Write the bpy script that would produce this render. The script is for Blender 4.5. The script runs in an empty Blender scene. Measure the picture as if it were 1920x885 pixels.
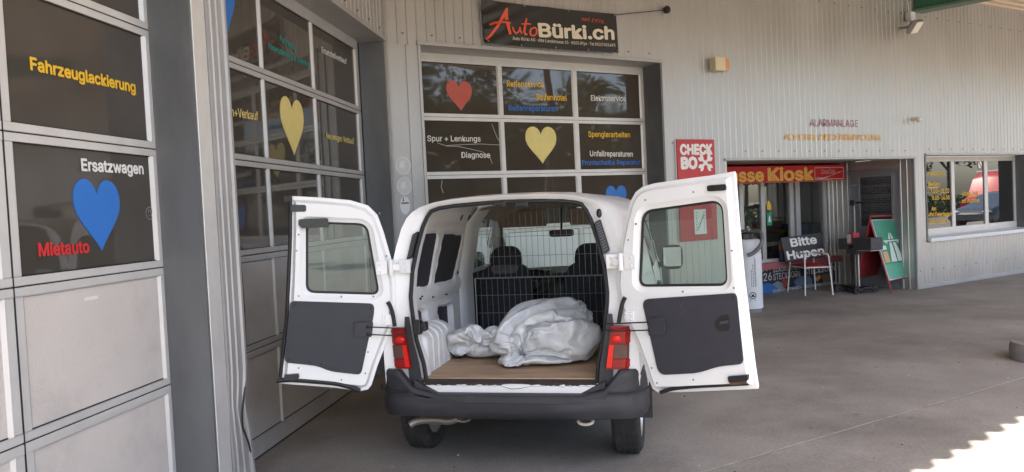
import bpy, bmesh, math, random
from mathutils import Vector, Matrix, noise
from mathutils.geometry import tessellate_polygon
random.seed(7)
R = math.radians
sc = bpy.context.scene
COL = sc.collection
V = Vector

# ------------------------------------------------------------------ camera, sky, sun, exposure
CAM_H, FPX, ROLL, PITCH = 1.64, 1400.0, R(2.73), R(-1.96)
AZL, AZF, YAW = R(7.6), R(60.0), R(13.0)
fwd = V((0, math.cos(PITCH), math.sin(PITCH)))
r0 = V((1, 0, 0)); u0 = r0.cross(fwd)
cr = math.cos(ROLL) * r0 - math.sin(ROLL) * u0
cu = math.cos(ROLL) * u0 + math.sin(ROLL) * r0
CP = V((0, 0, CAM_H))
cd = bpy.data.cameras.new('camera'); cam = bpy.data.objects.new('camera', cd); COL.objects.link(cam)
cd.sensor_width = 36; cd.lens = FPX / 1920 * 36; cd.clip_start = 0.05; cd.clip_end = 2000
m = Matrix((cr, cu, -fwd)).transposed().to_4x4(); m.translation = CP
cam.matrix_world = m
sc.camera = cam

SUN_EL, SUN_AZ = R(57), R(163)          # azimuth clockwise from +Y
world = bpy.data.worlds.new('World'); sc.world = world; world.use_nodes = True
wn = world.node_tree.nodes; wl = world.node_tree.links
bg = wn['Background']; sky = wn.new('ShaderNodeTexSky'); sky.sky_type = 'NISHITA'; sky.sun_disc = False
sky.sun_elevation = SUN_EL; sky.sun_rotation = SUN_AZ; sky.dust_density = 2.0; sky.air_density = 1.0
wl.new(sky.outputs[0], bg.inputs[0]); bg.inputs[1].default_value = 0.13
sd = bpy.data.lights.new('sun', 'SUN'); sd.energy = 4.6; sd.angle = R(0.4); sd.color = (1.0, 0.925, 0.81)
sun = bpy.data.objects.new('sun', sd); COL.objects.link(sun)
sdir = V((math.sin(SUN_AZ) * math.cos(SUN_EL), math.cos(SUN_AZ) * math.cos(SUN_EL), math.sin(SUN_EL)))
sun.rotation_euler = sdir.to_track_quat('Z', 'Y').to_euler(); sun.location = sdir * 30
vs = sc.view_settings
vs.view_transform = 'Standard'; vs.look = 'None'; vs.exposure = 2.40; vs.gamma = 1; vs.use_curve_mapping = False
sc.cycles.max_bounces = 10; sc.cycles.diffuse_bounces = 5; sc.cycles.glossy_bounces = 5
sc.cycles.transparent_max_bounces = 16; sc.cycles.transmission_bounces = 6
sc.cycles.caustics_reflective = False; sc.cycles.caustics_refractive = False
try:
    sc.cycles.use_denoising = True; sc.cycles.sample_clamp_indirect = 6
except Exception: pass

# ------------------------------------------------------------------ reference frames
def ray(x, y): return cr * ((x - 960) / FPX) + cu * ((442.5 - y) / FPX) + fwd
def ground(x, y, z=0.0):
    d = ray(x, y); return CP + d * ((z - CAM_H) / d.z)
class Frame:
    """a vertical plane: d runs along it, n points out of it"""
    def __init__(s, d, n, base): s.d, s.n, s.base = d.normalized(), n.normalized(), base
    def pt(s, a, z, off=0.0): return s.d * a + s.n * (s.base + off) + V((0, 0, z))
    def px(s, x, y, off=0.0):
        q = ray(x, y); t = (s.base + off - CP.dot(s.n)) / q.dot(s.n); p = CP + q * t
        return p.dot(s.d), p.z
    def local(s, p): return p.dot(s.d), p.dot(s.n) - s.base, p.z
def hv(a): return V((math.sin(a), math.cos(a), 0))
FL = Frame(hv(AZL), V((math.cos(AZL), -math.sin(AZL), 0)), -2.25)
FF = Frame(hv(AZF), V((math.cos(AZF), -math.sin(AZF), 0)), -7.40)

# ------------------------------------------------------------------ materials
MATS = {}
def pm(name, col, rough=0.5, metal=0.0, var=0.0, vscale=4.0, bump=0.0, bscale=60.0, spec=0.5, coat=0.0, dirt=None, dscale=1.3, dlo=0.5, dhi=0.75, rvar=0.0, stretch=None, subs=0.0):
    """Principled material: base colour broken up by noise, optional dirt patches and fine bump"""
    if name in MATS: return MATS[name]
    mt = bpy.data.materials.new(name); mt.use_nodes = True; MATS[name] = mt
    n = mt.node_tree.nodes; l = mt.node_tree.links; b = n['Principled BSDF']
    b.inputs['Roughness'].default_value = rough; b.inputs['Metallic'].default_value = metal
    b.inputs['Specular IOR Level'].default_value = spec; b.inputs['Coat Weight'].default_value = coat
    if subs: b.inputs['Subsurface Weight'].default_value = subs; b.inputs['Subsurface Radius'].default_value = (.03, .03, .03)
    c = (*col, 1); b.inputs['Base Color'].default_value = c
    tc = n.new('ShaderNodeTexCoord'); src = tc.outputs['Object']
    if stretch:
        mp = n.new('ShaderNodeMapping'); mp.inputs['Scale'].default_value = stretch; l.new(src, mp.inputs['Vector']); src = mp.outputs[0]
    out = None
    if var:
        nz = n.new('ShaderNodeTexNoise'); nz.inputs['Scale'].default_value = vscale; nz.inputs['Detail'].default_value = 7; nz.inputs['Roughness'].default_value = .62
        l.new(src, nz.inputs['Vector'])
        mr = n.new('ShaderNodeMapRange'); mr.inputs['From Min'].default_value = .3; mr.inputs['From Max'].default_value = .7
        mr.inputs['To Min'].default_value = 1 - var; mr.inputs['To Max'].default_value = 1 + var; l.new(nz.outputs['Fac'], mr.inputs['Value'])
        mx = n.new('ShaderNodeMix'); mx.data_type = 'RGBA'; mx.blend_type = 'MULTIPLY'; mx.inputs['Factor'].default_value = 1
        mx.inputs[6].default_value = c; l.new(mr.outputs[0], mx.inputs[7]); out = mx.outputs[2]
        if rvar:
            m2 = n.new('ShaderNodeMapRange'); m2.inputs['From Min'].default_value = .3; m2.inputs['From Max'].default_value = .7
            m2.inputs['To Min'].default_value = rough - rvar; m2.inputs['To Max'].default_value = rough + rvar
            l.new(nz.outputs['Fac'], m2.inputs['Value']); l.new(m2.outputs[0], b.inputs['Roughness'])
    if dirt:
        nd = n.new('ShaderNodeTexNoise'); nd.inputs['Scale'].default_value = dscale; nd.inputs['Detail'].default_value = 9; nd.inputs['Roughness'].default_value = .7
        l.new(src, nd.inputs['Vector'])
        rp = n.new('ShaderNodeMapRange'); rp.inputs['From Min'].default_value = dlo; rp.inputs['From Max'].default_value = dhi; l.new(nd.outputs['Fac'], rp.inputs['Value'])
        mx = n.new('ShaderNodeMix'); mx.data_type = 'RGBA'; l.new(rp.outputs[0], mx.inputs['Factor'])
        if out: l.new(out, mx.inputs[6])
        else: mx.inputs[6].default_value = c
        mx.inputs[7].default_value = (*dirt, 1); out = mx.outputs[2]
    if out: l.new(out, b.inputs['Base Color'])
    if bump:
        nb = n.new('ShaderNodeTexNoise'); nb.inputs['Scale'].default_value = bscale; nb.inputs['Detail'].default_value = 4; l.new(src, nb.inputs['Vector'])
        bp = n.new('ShaderNodeBump'); bp.inputs['Strength'].default_value = bump; bp.inputs['Distance'].default_value = .01
        l.new(nb.outputs['Fac'], bp.inputs['Height']); l.new(bp.outputs[0], b.inputs['Normal'])
    return mt
def wavy_glass(name, col, rough, wscale, wstr, spec=0.5, grime=0.0):
    """dark glazing whose surface is not quite flat, so that what it mirrors bends"""
    mt = bpy.data.materials.new(name); mt.use_nodes = True; MATS[name] = mt
    n = mt.node_tree.nodes; l = mt.node_tree.links; b = n['Principled BSDF']
    b.inputs['Base Color'].default_value = (*col, 1); b.inputs['Roughness'].default_value = rough; b.inputs['Specular IOR Level'].default_value = spec
    tc = n.new('ShaderNodeTexCoord')
    nb = n.new('ShaderNodeTexNoise'); nb.inputs['Scale'].default_value = wscale; nb.inputs['Detail'].default_value = 1.0; l.new(tc.outputs['Object'], nb.inputs['Vector'])
    bp = n.new('ShaderNodeBump'); bp.inputs['Strength'].default_value = wstr; bp.inputs['Distance'].default_value = .05
    l.new(nb.outputs['Fac'], bp.inputs['Height']); l.new(bp.outputs[0], b.inputs['Normal'])
    if grime:
        nd = n.new('ShaderNodeTexNoise'); nd.inputs['Scale'].default_value = 2.2; nd.inputs['Detail'].default_value = 8; l.new(tc.outputs['Object'], nd.inputs['Vector'])
        mx = n.new('ShaderNodeMix'); mx.data_type = 'RGBA'; mx.inputs[6].default_value = (*col, 1)
        g = [min(1, c * (1 + grime)) + .012 * grime for c in col]; mx.inputs[7].default_value = (*g, 1)
        l.new(nd.outputs['Fac'], mx.inputs['Factor']); l.new(mx.outputs[2], b.inputs['Base Color'])
    return mt
def thin_glass(name, tint, ior=1.45, haze=0.0):
    mt = bpy.data.materials.new(name); mt.use_nodes = True; MATS[name] = mt
    n = mt.node_tree.nodes; l = mt.node_tree.links; n.remove(n['Principled BSDF'])
    t = n.new('ShaderNodeBsdfTransparent'); t.inputs[0].default_value = (*tint, 1)
    g = n.new('ShaderNodeBsdfGlossy'); g.inputs['Roughness'].default_value = .015
    fr = n.new('ShaderNodeFresnel'); gm = n.new('ShaderNodeNewGeometry')   # a thin sheet reflects alike from both sides
    mi = n.new('ShaderNodeMix'); mi.inputs[2].default_value = ior; mi.inputs[3].default_value = 1 / ior
    l.new(gm.outputs['Backfacing'], mi.inputs[0]); l.new(mi.outputs[0], fr.inputs[0])
    mx = n.new('ShaderNodeMixShader'); l.new(fr.outputs[0], mx.inputs[0]); l.new(t.outputs[0], mx.inputs[1]); l.new(g.outputs[0], mx.inputs[2])
    last = mx
    if haze:
        df = n.new('ShaderNodeBsdfDiffuse'); df.inputs[0].default_value = (.6, .6, .58, 1)
        m2 = n.new('ShaderNodeMixShader'); m2.inputs[0].default_value = haze; l.new(mx.outputs[0], m2.inputs[1]); l.new(df.outputs[0], m2.inputs[2]); last = m2
    l.new(last.outputs[0], n['Material Output'].inputs[0])
    return mt

M_clad = pm('silver_cladding', (.46, .448, .43), .36, .5, .07, 1.2, .05, 30, dirt=(.36, .33, .30), dscale=.9, dlo=.55, dhi=.95, rvar=.07, stretch=(1, 1, .25))
M_flash = pm('grey_flashing', (.41, .40, .388), .45, .3, .08, 3, .04, 40)
M_reveal = pm('dark_zinc_reveal', (.150, .154, .156), .5, .3, .22, 2.5, .08, 14, dirt=(.22, .22, .22), dscale=3, dlo=.58, dhi=.9, stretch=(1, 1, .3))
M_alu = pm('aluminium_frame', (.66, .64, .61), .4, .25, .06, 6, .03, 90, dirt=(.36, .33, .29), dscale=5, dlo=.62, dhi=.95)
M_panel = pm('stucco_door_panel', (.67, .615, .565), .5, .1, .05, 2, .35, 130, dirt=(.40, .37, .34), dscale=1.6, dlo=.5, dhi=.95)
M_rubber = pm('black_rubber', (.012, .012, .013), .6, 0, .2, 20)
M_pane = wavy_glass('dark_door_glass', (.040, .034, .028), .03, .8, .07, .8, 1.1)
M_plexi = wavy_glass('warped_plexiglass', (.050, .040, .031), .03, 1.0, .22, .6, .6)
M_office = wavy_glass('office_window_glass', (.012, .012, .012), .01, .6, .03, 1.0)
M_kglass = thin_glass('kiosk_glass', (.85, .87, .86), 1.9)
M_vglass = thin_glass('green_van_glass', (.76, .86, .82), 1.5, .03)
M_dark = pm('dark_interior', (.03, .028, .026), .8)
M_white = pm('white_car_paint', (.80, .80, .79), .28, 0, .03, 3, 0, 1, .5, .4, dirt=(.48, .43, .36), dscale=6, dlo=.63, dhi=.95)
M_inwhite = pm('white_cargo_metal', (.74, .745, .75), .4, 0, .05, 5, .05, 25, dirt=(.50, .47, .42), dscale=4, dlo=.6, dhi=.9)
M_bumper = pm('grey_black_plastic', (.022, .022, .026), .55, 0, .18, 4, .12, 400, dirt=(.06, .055, .05), dscale=3, dlo=.55, dhi=.9)
M_trim = pm('dark_grey_trim_board', (.030, .030, .039), .6, 0, .1, 8, .12, 300, dirt=(.075, .07, .068), dscale=5, dlo=.62, dhi=.95)
M_black = pm('black_plastic', (.012, .012, .013), .4, 0, .15, 12, .05, 100)
M_seat = pm('dark_seat_fabric', (.034, .034, .042), .9, 0, .25, 30, .3, 300)
M_seat2 = pm('grey_seat_fabric', (.13, .13, .135), .9, 0, .2, 30, .3, 300)
M_ply = pm('brown_plywood', (.38, .26, .165), .65, 0, .22, 6, .12, 60, dirt=(.19, .125, .08), dscale=5, dlo=.5, dhi=.8, stretch=(.35, 2, 1))
M_tyre = pm('tyre_rubber', (.030, .029, .028), .8, 0, .25, 14, .15, 120, dirt=(.09, .08, .07), dscale=6, dlo=.5, dhi=.9)
M_rim = pm('silver_rim', (.55, .56, .58), .35, .6, .05, 5)
M_steel = pm('worn_steel', (.25, .225, .20), .5, .6, .2, 9, .1, 50)
M_rust = pm('rusty_chipped_metal', (.12, .065, .045), .8, 0, .4, 20, .2, 60)
M_wire = pm('grey_wire', (.30, .30, .31), .4, .3)
M_head = pm('brown_headliner', (.38, .30, .245), .9, 0, .1, 8, .1, 200)
M_visor = pm('brown_sun_visor', (.28, .22, .18), .8, 0, .1, 8)
M_red1 = pm('red_lens', (.20, .005, .006), .2, 0, .1, 40, 0, 1, .3)
M_red2 = pm('bright_red_lens', (.72, .016, .010), .25, 0, .08, 40, 0, 1, .3)
M_smoke = pm('smoky_lens', (.10, .045, .038), .2, 0, .15, 30, 0, 1, .3)
M_bag = pm('white_plastic_bag', (.59, .605, .615), .34, 0, .10, 3, .25, 22, .5, 0, dirt=(.50, .48, .43), dscale=5, dlo=.52, dhi=.85, subs=.2)
def crease(mt):
    n = mt.node_tree.nodes; l = mt.node_tree.links; b = n['Principled BSDF']; tc = n.new('ShaderNodeTexCoord'); prev = None
    for sc_, st_, ds in ((5.0, .9, .05), (14, .7, .016)):
        nz = n.new('ShaderNodeTexNoise'); nz.noise_type = 'RIDGED_MULTIFRACTAL'; nz.inputs['Scale'].default_value = sc_; nz.inputs['Detail'].default_value = 4; nz.inputs['Distortion'].default_value = .8; l.new(tc.outputs['Object'], nz.inputs['Vector'])
        bp = n.new('ShaderNodeBump'); bp.inputs['Strength'].default_value = st_; bp.inputs['Distance'].default_value = ds; l.new(nz.outputs['Fac'], bp.inputs['Height'])
        if prev: l.new(prev.outputs[0], bp.inputs['Normal'])
        prev = bp
    l.new(prev.outputs[0], b.inputs['Normal']); b.inputs['Transmission Weight'].default_value = 0
crease(M_bag)
M_banner = pm('black_banner_vinyl', (.022, .019, .018), .5, 0, .1, 3, .1, 6)
def flat(name, c, rough=.5): return pm(name, c, rough, 0, .05, 9)
M_yel = flat('yellow_orange_vinyl', (.83, .50, .03)); M_yel2 = flat('pale_yellow_vinyl', (.74, .62, .22))
M_blue = flat('blue_vinyl', (.028, .17, .56)); M_red = flat('red_vinyl', (.62, .03, .03)); M_teal = flat('teal_vinyl', (.02, .33, .29))
M_wtxt = flat('white_vinyl', (.78, .78, .76)); M_cream = flat('cream_vinyl', (.72, .66, .52)); M_heartred = flat('faded_red_vinyl', (.52, .10, .07))
M_orange = flat('orange_red_paint', (.70, .10, .04)); M_sred = pm('sign_red', (.48, .03, .035), .45, 0, .08, 4)
M_awn = pm('red_awning_cloth', (.62, .022, .026), .6, 0, .1, 5, .1, 40); M_awnyel = flat('awning_yellow', (.95, .55, .12))
M_green = pm('green_fascia', (.012, .10, .05), .45, 0, .08, 4); M_sgreen = pm('sign_green', (.045, .24, .15), .5, 0, .12, 5, dirt=(.12, .34, .24), dscale=3, dlo=.5, dhi=.9)
M_soff = pm('cream_soffit', (.66, .54, .40), .55, 0, .05, 3)
M_crim = flat('faded_crimson_paint', (.30, .05, .09)); M_ochre = flat('faded_ochre_paint', (.82, .44, .04))
M_sticker = pm('pale_sticker', (.60, .61, .61), .4, 0, .05, 9); M_sticker2 = flat('white_sticker', (.74, .75, .75)); M_ink = flat('dark_ink', (.05, .05, .05))
M_counter = pm('pink_red_counter_edge', (.36, .11, .13), .5, 0, .1, 6)
M_vac = pm('white_enamel', (.66, .69, .72), .35, 0, .05, 4); M_hose = pm('grey_hose', (.16, .16, .165), .55, 0, .1, 9)
M_conc = pm('grey_concrete', (.22, .205, .19), .9, 0, .2, 8, .3, 60)
M_leaf = pm('green_leaves', (.055, .10, .025), .6, 0, .4, 2.0); M_bark = pm('brown_bark', (.11, .08, .06), .9, 0, .3, 12, .4, 30)

# ------------------------------------------------------------------ mesh helpers
class MB:
    def __init__(s): s.v, s.f, s.mi = [], [], []
    def add(s, verts, faces, mi=0):
        o = len(s.v); s.v += [V(p) for p in verts]
        for f in faces: s.f.append([o + i for i in f]); s.mi.append(mi)
        return s
    def hexa(s, p, mi=0):      # 8 points: bottom ring 0-3, top ring 4-7
        return s.add(p, [(3, 2, 1, 0), (4, 5, 6, 7), (0, 1, 5, 4), (1, 2, 6, 5), (2, 3, 7, 6), (3, 0, 4, 7)], mi)
    def box(s, c, sz, ax=None, mi=0):
        c = V(c); X, Y, Z = ax if ax else (V((1, 0, 0)), V((0, 1, 0)), V((0, 0, 1)))
        a, b, d = sz[0] / 2, sz[1] / 2, sz[2] / 2
        q = lambda i, j, k: c + X * (a * i) + Y * (b * j) + Z * (d * k)
        return s.hexa([q(-1, -1, -1), q(1, -1, -1), q(1, 1, -1), q(-1, 1, -1), q(-1, -1, 1), q(1, -1, 1), q(1, 1, 1), q(-1, 1, 1)], mi)
    def fbox(s, F, s0, s1, z0, z1, o0, o1, mi=0):     # box in a wall frame
        P = F.pt
        return s.hexa([P(s0, z0, o1), P(s1, z0, o1), P(s1, z0, o0), P(s0, z0, o0), P(s0, z1, o1), P(s1, z1, o1), P(s1, z1, o0), P(s0, z1, o0)], mi)
    def tube(s, path, r, n=8, mi=0, closed=False, caps=True):
        path = [V(p) for p in path]; N = len(path); rings = []
        up = None
        for i, p in enumerate(path):
            a = path[i - 1] if (i > 0 or closed) else path[i]; b = path[(i + 1) % N] if (i < N - 1 or closed) else path[i]
            t = (b - a).normalized()
            if up is None:
                up = V((0, 0, 1)) if abs(t.z) < .9 else V((1, 0, 0))
            x = up - t * up.dot(t)
            if x.length < 1e-5: x = V((1, 0, 0)).cross(t)
            x.normalize(); up = x; y = t.cross(x)
            rr = r[i] if isinstance(r, (list, tuple)) else r
            rings.append([p + x * (math.cos(k * 2 * math.pi / n) * rr) + y * (math.sin(k * 2 * math.pi / n) * rr) for k in range(n)])
        vv = [q for g in rings for q in g]; ff = []
        for i in range(N if closed else N - 1):
            j = (i + 1) % N
            for k in range(n):
                k2 = (k + 1) % n; ff.append((i * n + k, i * n + k2, j * n + k2, j * n + k))
        if caps and not closed: ff += [tuple(range(n - 1, -1, -1)), tuple((N - 1) * n + k for k in range(n))]
        return s.add(vv, ff, mi)
    def lathe(s, prof, O=(0, 0, 0), ax=None, n=24, mi=0):   # prof: (radius, height) along the Z of ax
        O = V(O); X, Y, Z = ax if ax else (V((1, 0, 0)), V((0, 1, 0)), V((0, 0, 1)))
        vv = [O + X * (r * math.cos(k * 2 * math.pi / n)) + Y * (r * math.sin(k * 2 * math.pi / n)) + Z * h for r, h in prof for k in range(n)]
        ff = [(i * n + k, i * n + (k + 1) % n, (i + 1) * n + (k + 1) % n, (i + 1) * n + k) for i in range(len(prof) - 1) for k in range(n)]
        return s.add(vv, ff, mi)
    def grid(s, rows, mi=0, wrap=False):
        w = len(rows[0]); vv = [q for r in rows for q in r]; ff = []
        for i in range(len(rows) - 1):
            for k in range(w if wrap else w - 1): ff.append((i * w + k, i * w + (k + 1) % w, (i + 1) * w + (k + 1) % w, (i + 1) * w + k))
        return s.add(vv, ff, mi)
    def plate(s, outer, to3, t0, t1, holes=(), mi=0):
        """flat plate with holes: outline in 2-D, to3(u, v, offset) -> 3-D, from offset t0 (back) to t1 (front)"""
        loops = [list(outer)] + [list(h) for h in holes]
        flatp = [p for lp in loops for p in lp]
        tris = tessellate_polygon([[V((p[0], p[1], 0)) for p in lp] for lp in loops])
        N = len(flatp); vv = [to3(p[0], p[1], t1) for p in flatp]
        nrm = to3(0, 0, 1) - to3(0, 0, 0); ff = []
        for t in tris:
            a, b, c = (vv[i] for i in t)
            ff.append(tuple(t) if (b - a).cross(c - a).dot(nrm) > 0 else tuple(reversed(t)))
        if t1 != t0:
            vv += [to3(p[0], p[1], t0) for p in flatp]
            ff += [tuple(N + i for i in reversed(f)) for f in ff]
            o = 0
            for lp in loops:
                k = len(lp)
                for i in range(k): ff.append((o + i, o + (i + 1) % k, N + o + (i + 1) % k, N + o + i))
                o += k
        return s.add(vv, ff, mi)
    def sphere(s, c, rad, n=12, mi=0, ax=None):
        rx, ry, rz = rad if isinstance(rad, (tuple, list)) else (rad,) * 3
        c = V(c); X, Y, Z = ax if ax else (V((1, 0, 0)), V((0, 1, 0)), V((0, 0, 1)))
        rows = []
        for i in range(n // 2 + 1):
            th = math.pi * i / (n // 2)
            rows.append([c + X * (rx * math.sin(th) * math.cos(2 * math.pi * k / n)) + Y * (ry * math.sin(th) * math.sin(2 * math.pi * k / n)) + Z * (rz * math.cos(th)) for k in range(n)])
        return s.grid(rows, mi, True)

def obj(name, mb, mats, parent=None, smooth=False, bevel=0.0, label=None, fixn=True, seg=2):
    """ONE mesh object from world-space geometry, expressed in its parent's frame"""
    if not isinstance(mats, (list, tuple)): mats = [mats]
    me = bpy.data.meshes.new(name)
    inv = XF[parent.name].inverted() if parent is not None else Matrix.Identity(4)
    me.from_pydata([inv @ p for p in mb.v], [], mb.f)
    for mt in mats: me.materials.append(mt)
    me.polygons.foreach_set('material_index', mb.mi)
    if fixn:
        b = bmesh.new(); b.from_mesh(me); bmesh.ops.remove_doubles(b, verts=b.verts, dist=1e-5); bmesh.ops.recalc_face_normals(b, faces=b.faces); b.to_mesh(me); b.free()
    if smooth:
        me.polygons.foreach_set('use_smooth', [True] * len(me.polygons))
        try: me.set_sharp_from_angle(angle=R(smooth if smooth is not True else 40))
        except Exception: pass
    me.update()
    o = bpy.data.objects.new(name, me); COL.objects.link(o)
    if parent is not None: o.parent = parent
    XF[o.name] = XF[parent.name].copy() if parent is not None else Matrix.Identity(4)
    if bevel:
        bv = o.modifiers.new('edge', 'BEVEL'); bv.width = bevel; bv.segments = seg; bv.limit_method = 'ANGLE'; bv.angle_limit = R(35)
    if label: o['label'] = label
    return o
XF = {}
def tag(o, label, cat, group=None, kind=None):
    if label: o['label'] = label
    if cat: o['category'] = cat
    if group: o['group'] = group
    if kind: o['kind'] = kind
    return o
def thing(name, label, cat, loc=(0, 0, 0), rz=0.0, group=None):
    e = bpy.data.objects.new(name, None); COL.objects.link(e); e.empty_display_size = .1
    e.location = loc; e.rotation_euler = (0, 0, rz)
    XF[e.name] = Matrix.Translation(V(loc)) @ Matrix.Rotation(rz, 4, 'Z')
    return tag(e, label, cat, group)
def solo(name, mb, mats, label, cat, loc=None, **k):
    """a thing that is one mesh; its origin goes to loc"""
    group = k.pop('group', None)
    o = obj(name, mb, mats, None, **k)
    if loc is not None:
        o.data.transform(Matrix.Translation(-V(loc))); o.location = loc; XF[o.name] = Matrix.Translation(V(loc))
    return tag(o, label, cat, group)

def rpoly(pts, rad, n=6):
    """polygon with rounded corners; rad: one radius or one per corner"""
    out = []; N = len(pts)
    for i in range(N):
        p = V((*pts[i], 0)); a = V((*pts[i - 1], 0)); b = V((*pts[(i + 1) % N], 0)); r = rad[i] if isinstance(rad, (list, tuple)) else rad
        if r <= 0: out.append((p.x, p.y)); continue
        da, db = (a - p), (b - p); la, lb = da.length, db.length; da.normalize(); db.normalize()
        t = min(r, la * .49, lb * .49)
        for k in range(n + 1):
            w = k / n; q = (p + da * t) * (1 - w) ** 2 + p * (2 * w * (1 - w)) + (p + db * t) * w ** 2
            out.append((q.x, q.y))
    return out
def inset(pts, d):
    N = len(pts); out = []; area = sum(pts[i][0] * pts[(i + 1) % N][1] - pts[(i + 1) % N][0] * pts[i][1] for i in range(N)); sg = 1 if area > 0 else -1
    for i in range(N):
        a, p, b = V(pts[i - 1]), V(pts[i]), V(pts[(i + 1) % N])
        e1 = p - a; e2 = b - p
        if e1.length < 1e-7 or e2.length < 1e-7: out.append((p.x, p.y)); continue
        e1.normalize(); e2.normalize(); n1 = V((-e1.y, e1.x)) * sg; n2 = V((-e2.y, e2.x)) * sg
        bb = n1 + n2
        if bb.length < 1e-5: out.append((p.x + n1.x * d, p.y + n1.y * d)); continue
        bb.normalize(); k = d / max(.35, bb.dot(n1)); out.append((p.x + bb.x * k, p.y + bb.y * k))
    return out

# --- lettering
_txt = {}
try:        # a plain grotesque that ships with Blender; the built-in face otherwise
    import os
    FONT = bpy.data.fonts.load(os.path.join(bpy.utils.system_resource('DATAFILES'), 'fonts', 'Inter.woff2'))
except Exception:
    FONT = None
def text_mesh(s, bold=.018, shear=0.0):
    key = (s, bold, shear)
    if key in _txt: return _txt[key]
    c = bpy.data.curves.new('lettering', 'FONT'); c.body = s; c.size = 1
    if FONT: c.font = FONT
    c.offset = bold; c.shear = shear; c.resolution_u = 3
    o = bpy.data.objects.new('lettering', c); COL.objects.link(o)
    dg = bpy.context.evaluated_depsgraph_get(); dg.update()
    me = bpy.data.meshes.new_from_object(o.evaluated_get(dg))
    vv = [(p.co.x, p.co.y) for p in me.vertices]; ff = [tuple(p.vertices) for p in me.polygons]
    bpy.data.objects.remove(o); bpy.data.curves.remove(c); bpy.data.meshes.remove(me)
    _txt[key] = (vv, ff); return _txt[key]
CAP = None
def letter(mb, s, to3, x0, x1, base, cap, off, bold=.018, shear=0.0, mi=0, tilt=0.0):
    """lettering that fills x0..x1 on its baseline with the given cap height; to3(u, v, off)"""
    global CAP
    if CAP is None: CAP = max(p[1] for p in text_mesh('H', 0)[0])
    vv, ff = text_mesh(s, 0.0, shear)
    if not vv: return
    a = min(p[0] for p in vv) - max(0, bold); b = max(p[0] for p in vv) + max(0, bold); kx = (x1 - x0) / (b - a); ky = cap / (CAP + 2 * max(0, bold))
    shifts = [(0, 0)] if bold <= .004 else [(bold * math.cos(t * math.pi / 4), bold * math.sin(t * math.pi / 4)) for t in range(8)]
    for k, (sx, sy) in enumerate(shifts):
        mb.add([to3(x0 + (p[0] + sx - a) * kx, base + (p[1] + sy + max(0, bold)) * ky + tilt * (p[0] - a) * kx, off + k * .00025) for p in vv], ff, mi)
def fto(F): return lambda u, v, o: F.pt(u, v, o)
def ftext(mb, F, s, p0, p1, cap, off, proud=.004, mi=0, **k):
    """lettering between two measured baseline points on a wall plane"""
    a = F.px(*p0, off); b = F.px(*p1, off); c = F.px(p0[0], p0[1] - cap, off)
    letter(mb, s, fto(F), a[0], b[0], a[1], c[1] - a[1], off + proud, mi=mi, tilt=(b[1] - a[1]) / (b[0] - a[0]), **k)
def heart_pts(n=18):
    out = []
    for sgn in (1, -1):
        P = [(0, .78), (.06, 1.02), (.42, 1.10), (.5, .72), (.56, .40), (.22, .25), (0, 0)]
        # two cubic runs
        seg = [(P[0], (.04, .95), (.18, 1.02), (.28, 1.0)), ((.28, 1.0), (.46, .97), (.52, .80), (.49, .62)), ((.49, .62), (.45, .42), (.15, .22), (0, 0))]
        half = []
        for a, b, c, d in seg:
            for k in range(n // 3):
                t = k / (n // 3); h = [(1 - t) ** 3 * a[i] + 3 * t * (1 - t) ** 2 * b[i] + 3 * t * t * (1 - t) * c[i] + t ** 3 * d[i] for i in (0, 1)]
                half.append((sgn * h[0], h[1]))
        half.append((0, 0))
        out.append(half)
    r, l = out
    return r + list(reversed(l[1:-1]))
def heart(mb, F, xl, xr, yt, tip, off, proud=.004, mi=0):
    a = F.px(xl, (yt * .6 + tip[1] * .4), off); b = F.px(xr, (yt * .6 + tip[1] * .4), off); t = F.px(*tip, off); top = F.px((xl + xr) / 2, yt, off)
    w = b[0] - a[0]; h = top[1] - t[1]; cx = (a[0] + b[0]) / 2
    mb.plate([(cx + p[0] * w + (t[0] - cx) * (1 - p[1]), t[1] + p[1] * h) for p in heart_pts()], fto(F), off, off + proud, mi=mi)

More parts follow.
